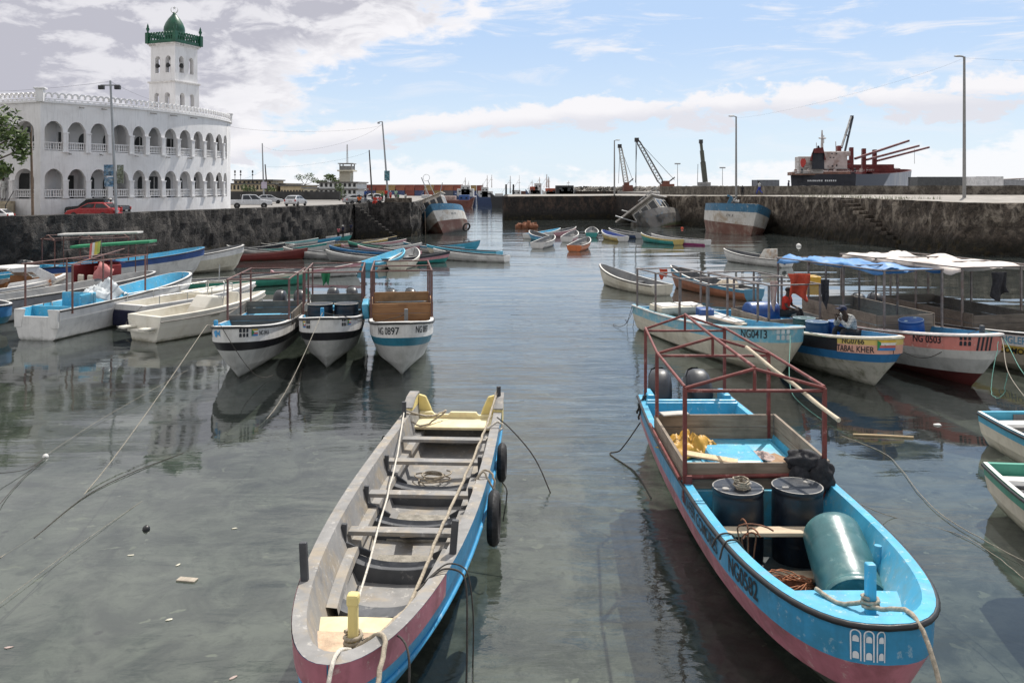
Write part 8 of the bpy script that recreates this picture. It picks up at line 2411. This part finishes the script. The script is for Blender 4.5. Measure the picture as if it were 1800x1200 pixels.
sbox('poop_deck', 1397, 1496, 302, 308, mat('cluttered deck', (0.22, 0.12, 0.09), 0.8, 0.4, 0.3), 12, 1)
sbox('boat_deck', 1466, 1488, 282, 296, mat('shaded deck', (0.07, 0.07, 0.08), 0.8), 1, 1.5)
for (px, y) in ((1463, 270), (1471, 270), (1460, 277), (1466, 277)): sbox('porthole', px-1, px+1, y-1, y+1, M_darkin, 1, 1.2, 0)
mb = MB()
def P2(px, y, dd=0): q_ = SP(px, y, dd); return (q_.x-sroot.x, q_.y-sroot.y, q_.z)
def spoly(name, pts, m_, th=6, dd=0):
    dm = shipx(sum(p[0] for p in pts)/len(pts))+dd
    mb = MB(); f = [tuple(AT(px, y, dm)-Vector((sroot.x, sroot.y, 0))) for px, y in pts]; bk = [(p[0]+th*0.3, p[1]+th, p[2]) for p in f]; n_ = len(f)
    mb.add(f+bk, [tuple(range(n_)), tuple(range(2*n_-1, n_-1, -1))]+[(i, (i+1) % n_, (i+1) % n_+n_, i+n_) for i in range(n_)])
    return mb.build(name, m_, SH)
spoly('funnel', [(1428, 297), (1428, 268), (1449, 268), (1449, 297)], M_shipd, 6, -12)
spoly('funnel_top', [(1424, 282), (1431, 261), (1447, 259), (1452, 281), (1449, 281), (1449, 269), (1428, 269), (1428, 283)], M_shipr, 6, -13)
spoly('funnel_cap', [(1437, 260), (1437, 256.5), (1440, 256), (1441, 260)], M_shipd, 3, -12)
lb_ = spoly('lifeboat', [(1407, 284), (1409, 279), (1415, 279), (1417, 283), (1416, 289), (1411, 295), (1408, 292)], mat('lifeboat red', (0.45, 0.03, 0.02), 0.4), 4, -2)
mb = MB()
mb.tube([P2(1445, 262), P2(1445, 229)], [0.7, 0.3], 6); mb.tube([P2(1440, 243), P2(1451, 243)], 0.35, 5); mb.tube([P2(1448, 252), P2(1448, 238)], 0.2, 5); mb.build('mast', M_shipw, SH)
mb = MB(); mb.tube([P2(1469.5, 268), P2(1469, 249)], 0.2, 5); mb.tube([P2(1435, 262), P2(1435, 251)], 0.15, 5); mb.build('aerial', M_shipw, SH)
for px, yt, w_, yb in ((1497, 259, 7, 301), (1519, 261, 7, 305), (1538, 263, 7, 302)):
    spoly('crane_house', [(px-w_/2, yb), (px-w_/2+0.5, yt), (px+w_/2, yt), (px+w_/2+0.3, yb)], M_shipr, 6, 0)
for (a_, b_) in (((1503, 279), (1572, 250.5)), ((1523, 281), (1590, 259)), ((1541, 283), (1608, 261.5))):
    mb = MB(); mb.beam(P2(*a_), (P2(*b_)[0], P2(*b_)[1]-20, P2(*b_)[2]), 1.05, 1.15); mb.build('derrick_boom', M_shipr, SH)
mb = MB(); mb.tube([P2(1607.5, 262, -15), P2(1607.5, 288, -15)], 0.12, 5); mb.build('hook_wire', M_shipd, SH)
for (x0, y0, x1, y1) in ((1479, 260, 1496, 206), (1485, 267, 1499, 206)):
    mb = MB(); mb.beam(P2(x0, y0), P2(x1, y1), 0.9, 0.9); mb.build('derrick_boom', M_shipd, SH)
mb = MB(); mb.beam(P2(1485.5, 238), P2(1491, 238), 0.7, 0.7); mb.box(P2(1497.5, 206), (1.4, 1.4, 1.6)); mb.build('boom_tie', M_shipd, SH)
sbox('crane_house', 1474, 1480, 256, 268, M_shipr, 4, 2)
sbox('hatch_cover', 1500, 1572, 289, 303, M_shipr, 10, 0)
sbox('hatch_cover', 1490, 1500, 282, 296, M_shipr, 6, 0)
sbox('forecastle', 1566, 1584, 296, 301, M_shipr, 8, 6)
vs, fs = text_mesh('SANDPIPER BULKER', 3.4, 1.0)
mb = MB(); wv = width_of(vs)
hdg = math.atan2(hv.y, hv.x)-PI/2
Tt = Matrix.Rotation(hdg, 4, 'Z') @ Matrix.Translation((-wv/2*0.8-1, -0.06, 8.0))
vs, fs = text_mesh('- - - - -  - - - - -', 2.2, 0.8)
vs, fs = [], []
for i in range(15):
    if i == 8: continue
    x = i*0.95; vs += [(x, 0, 0), (x+0.6, 0, 0), (x+0.6+0.1*(i % 2), 0, 0.75), (x+0.1*(i % 3), 0, 0.75)]; k = len(vs)-4; fs.append((k, k+1, k+2, k+3))
mb.add([(x*0.95, 0, z) for x, _, z in vs], fs, 0, False, Matrix.Rotation(hdg, 4, 'Z') @ Matrix.Translation((-7, -0.10, 8.4)))
mb.build('painted_name', M_wsign, SH)

for (x0, x1, y, dd_) in ((1403, 1450, 284, 4), (1403, 1450, 293, 3.5), (1448, 1496, 281, 2), (1448, 1494, 288, 2), (1448, 1492, 297, 1.5)):
    sbox('deck_edge', x0, x1, y, y+1.0, M_shipd if x0 > 1440 else M_shipw, 2, dd_, 0.05)
spoly('hull_flare_stain', [(1489, 303), (1500, 303), (1512, 309), (1498, 306)], M_shipd, 0.6, -2)
# ------------------------------------------------------------------ harbour craft in the distance
def far_vessel(label, px0, px1, ywl, d, hullc, cabs, masts, ytop, bow='R', name='vessel'):
    a = AT(px0, ywl, d); b_ = AT(px1, ywl, d); W = b_.x-a.x
    t = thing(name, label, 'ship', ((a.x+b_.x)/2, d, 0), 0)
    I_ = Matrix.Translation((-(a.x+b_.x)/2, -d, 0))
    zt = AT(px0, ytop, d).z; z0 = -0.5
    mb = MB(); s_ = 1 if bow == 'R' else -1
    prof = [(-W/2*s_, z0), (-W/2*s_*1.02, zt), (W/2*s_*0.7, zt), (W/2*s_*1.05, zt+(zt-z0)*0.35), (W/2*s_*0.86, z0)]
    mb.prism(prof if s_ > 0 else prof[::-1], 7, 0, None); mb.build('hull', hullc, t, bevel=0.15)
    for (x0, x1, yb, yt, m_) in cabs:
        p0 = I_ @ AT(x0, yb, d); p1 = I_ @ AT(x1, yt, d)
        zb_ = min(p0.z, p1.z, zt)
        mb = MB(); mb.box(((p0.x+p1.x)/2, 3.5, (zb_+p1.z)/2), (p1.x-p0.x, 5, p1.z-zb_)); o = mb.build('deckhouse', m_, t, bevel=0.1)
        nw = max(2, int((p1.x-p0.x)/1.6))
        if p1.z-zb_ > 1.2:
            for i in range(min(nw, 6)):
                w_ = MB(); w_.box((p0.x+(p1.x-p0.x)*(i+0.5)/min(nw, 6), 0.97, p1.z-0.8), ((p1.x-p0.x)/min(nw, 6)*0.36, 0.1, 0.42)); w_.build('window', M_glassd, o)
    for (px, yb, yt, r_) in masts:
        mb = MB(); p0 = I_ @ AT(px, yb, d); p1 = I_ @ AT(px, yt, d)
        mb.tube([(p0.x, 3, p0.z), (p1.x, 3, p1.z)], [r_*0.75, r_*0.3], 5); mb.tube([(p1.x-0.5, 3, p0.z+(p1.z-p0.z)*0.6), (p1.x+0.35, 3, p0.z+(p1.z-p0.z)*0.62)], 0.05, 4); mb.tube([(p1.x, 3, p0.z+(p1.z-p0.z)*0.8), (p1.x-(p1.z-p0.z)*0.5, 3, p0.z)], 0.03, 4); mb.build('mast', M_shipw, t)
MW = mat('ship white', (0.58, 0.58, 0.57), 0.6, 0.1, 0.3, dirt=(0.36, 0.30, 0.25), damt=0.4, dscale=0.4)
MBL = mat('ship navy', (0.03, 0.055, 0.13), 0.6); MRU = mat('ship rust', (0.14, 0.055, 0.04), 0.8, 0.3, 0.5); MDK = mat('ship black', (0.035, 0.035, 0.037), 0.7)
MOR = mat('ship orange red', (0.36, 0.08, 0.04), 0.6)
far_vessel('white harbour vessel with tall mast nearest the red containers', 800, 836, 350, 262, MBL, ((803, 832, 346, 332, MW), (810, 826, 334, 326, MW)), ((817, 330, 312, 0.25), (823, 334, 318, 0.15)), 346, 'L')
far_vessel('low rusty red barge with heaped cargo below the white vessels', 775, 832, 356, 236, MRU, ((778, 800, 351, 345, mat('pale heap', (0.4, 0.3, 0.27), 0.9, 0.4, 1)), (806, 824, 351, 343, M_bblue)), (), 352, 'R')
far_vessel('white vessel with blue deckhouse and two masts left of the pier end', 838, 868, 352, 256, MBL, ((840, 866, 347, 336, MW), (846, 858, 337, 329, MW)), ((856, 330, 308, 0.22), (864, 330, 307, 0.2), (848, 331, 322, 0.15)), 347, 'L')
far_vessel('black hulled tug with two funnels just left of the concrete pier end', 862, 915, 354, 238, MDK, ((870, 884, 347, 340, MW), (888, 891, 342, 324, MDK), (901, 904, 342, 324, MDK)), ((897, 340, 309, 0.25), (913, 342, 308, 0.12)), 345, 'L')
far_vessel('white and orange trawler with blue bow behind the pier', 925, 962, 347, 226, MBL, ((930, 950, 343, 334, MW), (932, 946, 335, 328, MOR), (940, 952, 334, 322, MW)), ((949, 326, 311, 0.2), (936, 328, 316, 0.12), (962, 330, 306, 0.3), (965, 330, 310, 0.2)), 342, 'L')
far_vessel('white trawler with red roofed wheelhouse behind the pier', 955, 990, 347, 222, MW, ((957, 985, 344, 336, MW), (960, 978, 337, 331, MOR)), ((966, 332, 312, 0.2),), 343, 'L')
far_vessel('dark boat with flat roofed cabin behind the pier by the concrete blocks', 978, 1012, 346, 216, MDK, ((983, 1006, 344, 329, MBL), (978, 1009, 328, 326, MDK), (1003, 1010, 342, 330, MW)), ((1001, 328, 317, 0.1),), 343, 'R')
far_vessel('small grey vessel half hidden between the white ship and the tug', 880, 930, 349, 250, MW, ((900, 915, 344, 334, MW), (916, 928, 344, 336, MRU)), ((930, 340, 326, 0.12),), 345, 'R')
far_vessel('dark launch moored by the far quay behind the heeling boat', 728, 775, 354, 245, MDK, ((740, 756, 350, 343, MW),), ((747, 345, 325, 0.15),), 350, 'R')

# ------------------------------------------------------------------ cranes
def lattice(mb, a, b, w0, w1, n, r):
    a = Vector(a); b = Vector(b); ax, bx = frame_of(b-a)
    C_ = [(1, 1), (1, -1), (-1, -1), (-1, 1)]
    rings = []
    for i in range(n+1):
        t = i/n; w_ = (w0+(w1-w0)*t)/2*(1 if 0.06 < t < 0.94 else 0.55)
        rings.append([a.lerp(b, t)+ax*c[0]*w_+bx*c[1]*w_ for c in C_])
    for k in range(4): mb.tube([q[k] for q in rings], r, 5)
    for i in range(n):
        for k in range(4): mb.tube([rings[i][k], rings[i+1][(k+1) % 4]], r*0.6, 4)
def crane(label, px, yb, pxt, yt, d, kind, m_boom, house):
    base = AT(px, yb, d)
    t = thing('crane', label, 'crane', base)
    tip = AT(pxt, yt, d)-base
    mb = MB()
    if kind == 'lattice': lattice(mb, (0, 0, 0.8), tip, 1.1, 0.7, 14, 0.09)
    else:
        mb.beam((0, 0, 0.5), tip*0.55, 0.9, 0.9); mb.beam(tip*0.5, tip*0.8, 0.7, 0.7); mb.beam(tip*0.75, tip, 0.5, 0.5)
    mb.build('boom', m_boom, t)
    mb = MB(); mb.box((house[0], 0, -0.2), (house[1], 3, house[2])); mb.box((house[0]-0.3, 0, house[2]/2), (house[1]*0.5, 2.6, 1.0)); mb.build('cab', MRU if kind == 'lattice' else M_tin, t, bevel=0.1)
    mb = MB(); mb.box((house[0], 0, -1.6), (house[1]*1.2, 4, 1.2)); mb.build('tracks', M_iron, t, bevel=0.3)
    mb = MB()
    if kind == 'lattice':
        mb.tube([tip, (tip.x-0.4, tip.y, 1.0)], 0.05, 4)
        mb.tube([tip, (house[0]+house[1]*0.6, 0, 1.6)], 0.05, 4); mb.tube([(house[0]-0.5, 0, 0.5), (house[0]+house[1]*0.62, 0, 2.2)], 0.14, 5)
        mb.box((tip.x-0.1, tip.y, tip.z), (0.9, 0.8, 0.9))
    else: mb.box((tip.x, tip.y, tip.z), (0.7, 0.7, 0.8)); mb.tube([(tip.x-0.6, tip.y, tip.z*0.5), (tip.x-0.7, tip.y, 0.5)], 0.05, 4)
    mb.build('cable_gear', M_iron, t)
crane('smaller lattice boom crane with pale upright boom on the breakwater', 1101, 330, 1090, 257, 205, 'lattice', mat('pale boom paint', (0.42, 0.41, 0.38), 0.6), (0.3, 2.2, 1.6))
crane('larger lattice boom crane leaning left with dark boom tip', 1163, 329, 1120, 246, 190, 'lattice', mat('grey boom paint', (0.12, 0.12, 0.12), 0.6), (1.2, 2.8, 1.8))
crane('telescopic crane with plain slim boom right of the lattice cranes', 1240, 328, 1232, 249, 175, 'tele', mat('dark olive boom', (0.07, 0.075, 0.06), 0.6), (0, 4.5, 0.8))
mb = MB(); mb.tube([AT(1118, 332, 188), AT(1118, 248, 188)], 0.09, 5); tag(mb.build('hoist_wire', M_iron), 'upright hoist wire hanging from the larger lattice crane', 'cable')
# deck clutter of the ship: railings, vents and bollards along the side
rl = MB()
for i in range(44):
    px = 1394+i*4.3
    y0 = 304-0.04*i if i < 26 else 303.2-0.34*(i-26)*0.9
    rl.tube([P2(px, y0, -1), P2(px, y0-3.2, -1)], 0.09, 4)
for k in (1.6, 3.2):
    rl.tube([P2(1394+i*4.3, (304-0.04*i if i < 26 else 303.2-0.34*(i-26)*0.9)-k, -1) for i in range(44)], 0.08, 4)
rl.build('railing', M_shipw, SH)
cr3 = random.Random(9)
for i in range(16):
    px = 1398+i*11.5; w_ = 2+3*cr3.random()
    sbox('deck_gear', px, px+w_, 298.5-2.5*cr3.random()-max(0, i-8)*0.35, 304-max(0, i-8)*0.5, (MRU, M_shipd, M_shipw, M_shipr)[i % 4], 2, -0.5)
for px in (1412, 1430, 1455, 1463, 1470, 1477, 1485):
    sbox('window_row', px, px+2.2, 289+cr3.random()*4, 291.5+cr3.random()*4, M_darkin, 1, 1.6 if px > 1450 else 4.6, 0)
# ------------------------------------------------------------------ people
def skin_mesh(verts, edges, radii, root, sub=1):
    me = bpy.data.meshes.new('s'); me.from_pydata([tuple(v) for v in verts], edges, [])
    o = bpy.data.objects.new('s', me); COL.objects.link(o)
    o.modifiers.new('skin', 'SKIN')
    for i, r_ in enumerate(radii):
        sv_ = me.skin_vertices[0].data[i]
        sv_.radius = (r_, r_) if not isinstance(r_, tuple) else r_
        sv_.use_root = (i == root)
    if sub:
        md = o.modifiers.new('sub', 'SUBSURF'); md.levels = sub; md.render_levels = sub
    bpy.context.view_layer.update()
    dg = bpy.context.evaluated_depsgraph_get()
    ev = o.evaluated_get(dg); m2 = ev.to_mesh()
    vs = [tuple(v.co) for v in m2.vertices]; fs = [tuple(p.vertices) for p in m2.polygons]
    ev.to_mesh_clear(); bpy.data.objects.remove(o); bpy.data.meshes.remove(me)
    return vs, fs
POSES = {
 'stand': dict(pel=(0, 0, .93), che=(0, .01, 1.28), nek=(0, .02, 1.45), hed=(0, .04, 1.57), top=(0, .03, 1.68), shL=(.17, 0, 1.40), elL=(.23, -.03, 1.13), wrL=(.24, .05, .89), haL=(.235, .08, .80), shR=(-.17, 0, 1.40), elR=(-.23, -.03, 1.13), wrR=(-.24, .05, .89), haR=(-.235, .08, .80), hiL=(.09, 0, .90), knL=(.10, .03, .50), anL=(.10, -.03, .09), toL=(.11, .13, .035), hiR=(-.09, 0, .90), knR=(-.10, .02, .50), anR=(-.10, -.03, .09), toR=(-.11, .13, .035)),
 'walk': dict(pel=(0, 0, .91), che=(0, .04, 1.26), nek=(0, .06, 1.43), hed=(0, .09, 1.55), top=(0, .08, 1.66), shL=(.17, .03, 1.38), elL=(.22, .16, 1.14), wrL=(.20, .36, 1.02), haL=(.19, .44, 1.02), shR=(-.17, .02, 1.38), elR=(-.23, -.16, 1.14), wrR=(-.22, -.20, .90), haR=(-.21, -.18, .82), hiL=(.09, 0, .88), knL=(.09, -.10, .50), anL=(.09, -.42, .22), toL=(.09, -.34, .08), hiR=(-.09, 0, .88), knR=(-.09, .26, .52), anR=(-.09, .34, .09), toR=(-.09, .49, .04)),
 'sit': dict(pel=(0, 0, .12), che=(0, .05, .46), nek=(0, .08, .62), hed=(0, .12, .74), top=(0, .11, .85), shL=(.17, .06, .57), elL=(.22, .12, .32), wrL=(.16, .32, .26), haL=(.13, .39, .24), shR=(-.17, .06, .57), elR=(-.22, .12, .32), wrR=(-.16, .32, .26), haR=(-.13, .39, .24), hiL=(.10, .03, .11), knL=(.13, .42, .22), anL=(.12, .48, -.18), toL=(.12, .60, -.23), hiR=(-.10, .03, .11), knR=(-.13, .42, .22), anR=(-.12, .48, -.18), toR=(-.12, .60, -.23)),
 'lean': dict(pel=(0, 0, .14), che=(0, .16, .47), nek=(0, .27, .60), hed=(0, .35, .70), top=(0, .37, .82), shL=(.18, .20, .55), elL=(.20, .36, .30), wrL=(.08, .47, .48), haL=(.05, .48, .56), shR=(-.18, .20, .55), elR=(-.20, .36, .30), wrR=(-.08, .47, .48), haR=(-.05, .48, .56), hiL=(.10, .03, .12), knL=(.16, .42, .26), anL=(.13, .52, -.14), toL=(.13, .64, -.20), hiR=(-.10, .03, .12), knR=(-.14, .44, .24), anR=(-.12, .54, -.14), toR=(-.12, .66, -.20)),
}
SKIN = mat('dark brown skin', (0.050, 0.027, 0.017), 0.55, 0.1, 8)
HAIR = mat('black hair', (0.008, 0.007, 0.007), 0.8)
CLOTH = {k: mat('cloth '+k, c, 0.9, 0.2, 6, 0.2, 40) for k, c in {'red': (0.48, 0.03, 0.015), 'orange': (0.60, 0.13, 0.02), 'blue': (0.02, 0.07, 0.25), 'white': (0.62, 0.62, 0.60), 'navy': (0.012, 0.018, 0.05), 'black': (0.015, 0.015, 0.017), 'green': (0.03, 0.20, 0.08), 'pink': (0.55, 0.16, 0.18), 'mint': (0.30, 0.50, 0.38), 'grey': (0.2, 0.2, 0.2), 'royal': (0.03, 0.05, 0.30)}.items()}
def check_cloth():
    m = bpy.data.materials.new('checked shirt'); m.use_nodes = True
    n = NT(m.node_tree); b = bsdf(m)
    t = n.node('ShaderNodeTexCoord').outputs['Object']
    sp = n.node('ShaderNodeSeparateXYZ'); n.l.new(t, sp.inputs[0])
    a = n.math('GREATER_THAN', n.math('SINE', n.math('MULTIPLY', sp.outputs[0], 90)), 0.35)
    c = n.math('GREATER_THAN', n.math('SINE', n.math('MULTIPLY', sp.outputs[2], 90)), 0.35)
    k = n.math('MULTIPLY', n.math('ADD', a, c), 0.5)
    n.l.new(n.mix(k, (0.46, 0.45, 0.42, 1), (0.16, 0.18, 0.20, 1)), b.inputs['Base Color'])
    b.inputs['Roughness'].default_value = 0.9
    return m
CLOTH['check'] = check_cloth()
def person(label, loc, hd, pose, top, bottom, h=1.70, cap=None, long_sleeve=False, group=None, fingers=False, scale_note=None, skirt=False):
    P = {k: Vector(v) for k, v in POSES[pose].items()}
    t = thing('person', label, 'person', loc, hd, group, None, h/1.70)
    names = ['pel', 'che', 'nek', 'hed', 'top', 'shL', 'elL', 'wrL', 'haL', 'shR', 'elR', 'wrR', 'haR', 'hiL', 'knL', 'anL', 'toL', 'hiR', 'knR', 'anR', 'toR']
    ix = {k: i for i, k in enumerate(names)}
    ed = [('pel', 'che'), ('che', 'nek'), ('nek', 'hed'), ('hed', 'top'), ('che', 'shL'), ('shL', 'elL'), ('elL', 'wrL'), ('wrL', 'haL'), ('che', 'shR'), ('shR', 'elR'), ('elR', 'wrR'), ('wrR', 'haR'), ('pel', 'hiL'), ('hiL', 'knL'), ('knL', 'anL'), ('anL', 'toL'), ('pel', 'hiR'), ('hiR', 'knR'), ('knR', 'anR'), ('anR', 'toR')]
    rad = dict(pel=(.12, .10), che=(.14, .105), nek=.052, hed=(.083, .10), top=(.06, .07), shL=.058, elL=.042, wrL=.029, haL=(.038, .02), shR=.058, elR=.042, wrR=.029, haR=(.038, .02), hiL=.083, knL=.056, anL=.038, toL=.032, hiR=.083, knR=.056, anR=.038, toR=.032)
    vs, fs = skin_mesh([P[k] for k in names], [(ix[a], ix[b]) for a, b in ed], [rad[k] for k in names], 0)
    mb = MB(); mb.add(vs, fs, 0, True)
    # face: nose, ears, eyes' brow ridge; fingers and thumb
    hd_ = P['hed']; f = Vector((0, 1, 0))
    mb.blob(hd_+Vector((0, .098, -.012)), (.014, .02, .022), 0, 1, .05, 8, 6)
    mb.blob(hd_+Vector((0, .088, .028)), (.050, .016, .012), 0, 2, .05, 8, 6)
    mb.blob(hd_+Vector((0, .086, -.055)), (.028, .014, .012), 0, 3, .05, 8, 6)
    for s_ in (1, -1): mb.blob(hd_+Vector((s_*.083, .0, 0)), (.012, .022, .034), 0, 3, .05, 8, 6)
    for S_ in ('L', 'R'):
        w_ = P['wr'+S_]; ha = P['ha'+S_]; dirn = (ha-w_).normalized()
        side_ = dirn.cross(Vector((0, 0, 1)) if abs(dirn.z) < .8 else Vector((0, 1, 0))).normalized(); nrm = side_.cross(dirn)
        for i, ln in enumerate((.070, .082, .076, .060)):
            b0_ = ha+side_*(-.03+.02*i)+dirn*.01
            mb.tube([b0_, b0_+dirn*ln*.5, b0_+dirn*ln*.85+nrm*.018], [.0095, .0085, .0065], 6)
        mb.tube([w_.lerp(ha, .35)+side_*(-.030), ha+side_*(-.058)+dirn*.005, ha+side_*(-.062)+dirn*.04+nrm*.012], [.011, .010, .008], 6)
    body = mb.build('body', SKIN, t)
    # clothing follows the same skeleton
    tn = ['pel', 'che', 'nek', 'shL', 'elL', 'shR', 'elR']+(['wrL', 'wrR'] if long_sleeve else [])
    Q = dict(P); 
    if not long_sleeve:
        Q['elL'] = P['shL'].lerp(P['elL'], .72); Q['elR'] = P['shR'].lerp(P['elR'], .72)
    Q['nek'] = P['che'].lerp(P['nek'], .62)
    ti = {k: i for i, k in enumerate(tn)}
    te = [('pel', 'che'), ('che', 'nek'), ('che', 'shL'), ('shL', 'elL'), ('che', 'shR'), ('shR', 'elR')]+([('elL', 'wrL'), ('elR', 'wrR')] if long_sleeve else [])
    tr_ = dict(pel=(.150, .125), che=(.162, .128), nek=.080, shL=.078, elL=.064, shR=.078, elR=.064, wrL=.044, wrR=.044)
    vs, fs = skin_mesh([Q[k] for k in tn], [(ti[a], ti[b]) for a, b in te], [tr_[k] for k in tn], 0)
    mb = MB(); mb.add(vs, fs, 0, True); mb.build('shirt', CLOTH[top], t)
    bn = ['pel', 'hiL', 'knL', 'anL', 'hiR', 'knR', 'anR']
    bi = {k: i for i, k in enumerate(bn)}
    Q = dict(P); Q['anL'] = P['knL'].lerp(P['anL'], .85); Q['anR'] = P['knR'].lerp(P['anR'], .85)
    br = dict(pel=(.138, .118), hiL=.104, knL=.074, anL=.060, hiR=.104, knR=.074, anR=.060)
    vs, fs = skin_mesh([Q[k] for k in bn], [(bi[a], bi[b]) for a, b in (('pel', 'hiL'), ('hiL', 'knL'), ('knL', 'anL'), ('pel', 'hiR'), ('hiR', 'knR'), ('knR', 'anR'))], [br[k] for k in bn], 0)
    mb = MB(); mb.add(vs, fs, 0, True); mb.build('trousers', CLOTH[bottom], t)
    mb = MB(); mb.blob(hd_+Vector((0, -.012, .050)), (.092, .108, .082), 0, 2, .04, 14, 9)
    if cap: mb.beam(hd_+Vector((0, .06, .065)), hd_+Vector((0, .17, .050)), .13, .012)
    mb.build('cap' if cap else 'hair', CLOTH[cap] if cap else HAIR, t)
    return t
# on the right hand boats
qm = LW(hd2, (-0.55, 5.45, 0.98))
person('man in a grey checked shirt and dark cap sitting hunched in the dark boat', AT(1500, 594, 24.8), R(112), 'lean', 'check', 'black', 2.0, 'navy', True)
person('man in a red shirt sitting beside the blue barrel', AT(1380, 556, 28.6), R(-128), 'sit', 'red', 'black', 1.95)
# right quay
zq = 4.62
def on_quay(px, y, d, hpx):
    p_ = AT(px, y, d); return p_, hpx*d/FPX
p_, h_ = on_quay(1335, 343.5, 104, 26); person('man in white top and royal blue trousers striding along the right quay', p_, R(80), 'walk', 'white', 'royal', h_)
p_, h_ = on_quay(1386, 344, 110, 27); person('man in dark blue shirt standing by the pale teal skiff on the quay', p_, R(-100), 'stand', 'navy', 'black', h_)
p_, h_ = on_quay(1305, 346, 97, 20); person('person in dark clothes standing on the quay edge above the stranded boat', p_, R(180), 'stand', 'black', 'black', h_)
# mosque and red car
p_ = Vector(FO((wing[2]+wing[3])/2+0.25, ZB+1.2, -0.1)); person('man in white clothes standing in the mosque entrance', p_, R(60), 'stand', 'white', 'white', 1.62, None, True)
p_ = AT(195, 372, 56.6); p_.z = 3.45; person('man in white cap and shirt beside the black pickup', p_, R(180), 'stand', 'white', 'grey', 1.35, 'white')
# the left jetty
def jet(px, ytop, d, h, z=3.78):
    p_ = AT(px, 350, d); p_.z = z; return p_
GJ = 'people gathered on the left jetty'
zj = 3.90
for px, d, hpx, pose, tp, bt, cap, lb in (
    (632, 93.5, 15, 'sit', 'orange', 'black', None, 'person in orange sitting on the jetty edge at the left of the group'),
    (642.5, 96, 22, 'stand', 'blue', 'navy', 'white', 'man in blue with white cap standing on the jetty'),
    (657, 95, 17, 'stand', 'white', 'grey', None, 'person in white bending by the pale car on the jetty'),
    (672, 96.5, 17, 'stand', 'green', 'black', None, 'person in green standing left of the one in red on the jetty'),
    (678.5, 97, 23, 'stand', 'red', 'black', None, 'person in red standing tallest at the parapet on the jetty'),
    (686.5, 97.4, 19, 'stand', 'pink', 'red', 'white', 'person in pink and white by the parapet on the jetty'),
    (696, 98, 22, 'stand', 'mint', 'grey', None, 'person in pale green pointing at the parapet on the jetty'),
    (700, 97.6, 14, 'stand', 'green', 'black', None, 'small person in green behind the parapet on the jetty'),
    (713, 99, 15, 'stand', 'white', 'grey', None, 'person in white at the right end of the parapet on the jetty'),
    (660, 93.2, 14, 'sit', 'red', 'red', None, 'person in red sitting low on the jetty steps'),
    (668, 94.0, 14, 'sit', 'pink', 'black', None, 'person in pink sitting beside the one in red on the jetty steps')):
    p_ = AT(px, 350, d); p_.z = zj if pose == 'stand' else zj-0.05
    hh_ = hpx*d/FPX*(1.0 if pose == 'stand' else 1.9)
    person(lb, p_, R(170 if pose == 'sit' else 150), pose, tp, bt, hh_, cap, False, GJ)
p_ = G(737, 392); p_ = AT(737, 384, 98.0); person('boy in dark clothes standing by the bow of the heeling fishing boat', AT(737, 384, 100), R(160), 'stand', 'black', 'black', 1.25)
for px, y, tp, cap, lb in ((595, 421, 'pink', None, 'man in pink standing in a skiff at the foot of the quay wall'), (603, 418, 'navy', 'white', 'person with white cap behind the man in pink at the quay foot'), (617, 414, 'navy', None, 'person in dark blue crouching by the quay steps')):
    p_ = AT(px, y, 84.5); person(lb, p_, R(150), 'stand', tp, 'black', 1.25, cap, False, 'people at the foot of the quay steps')
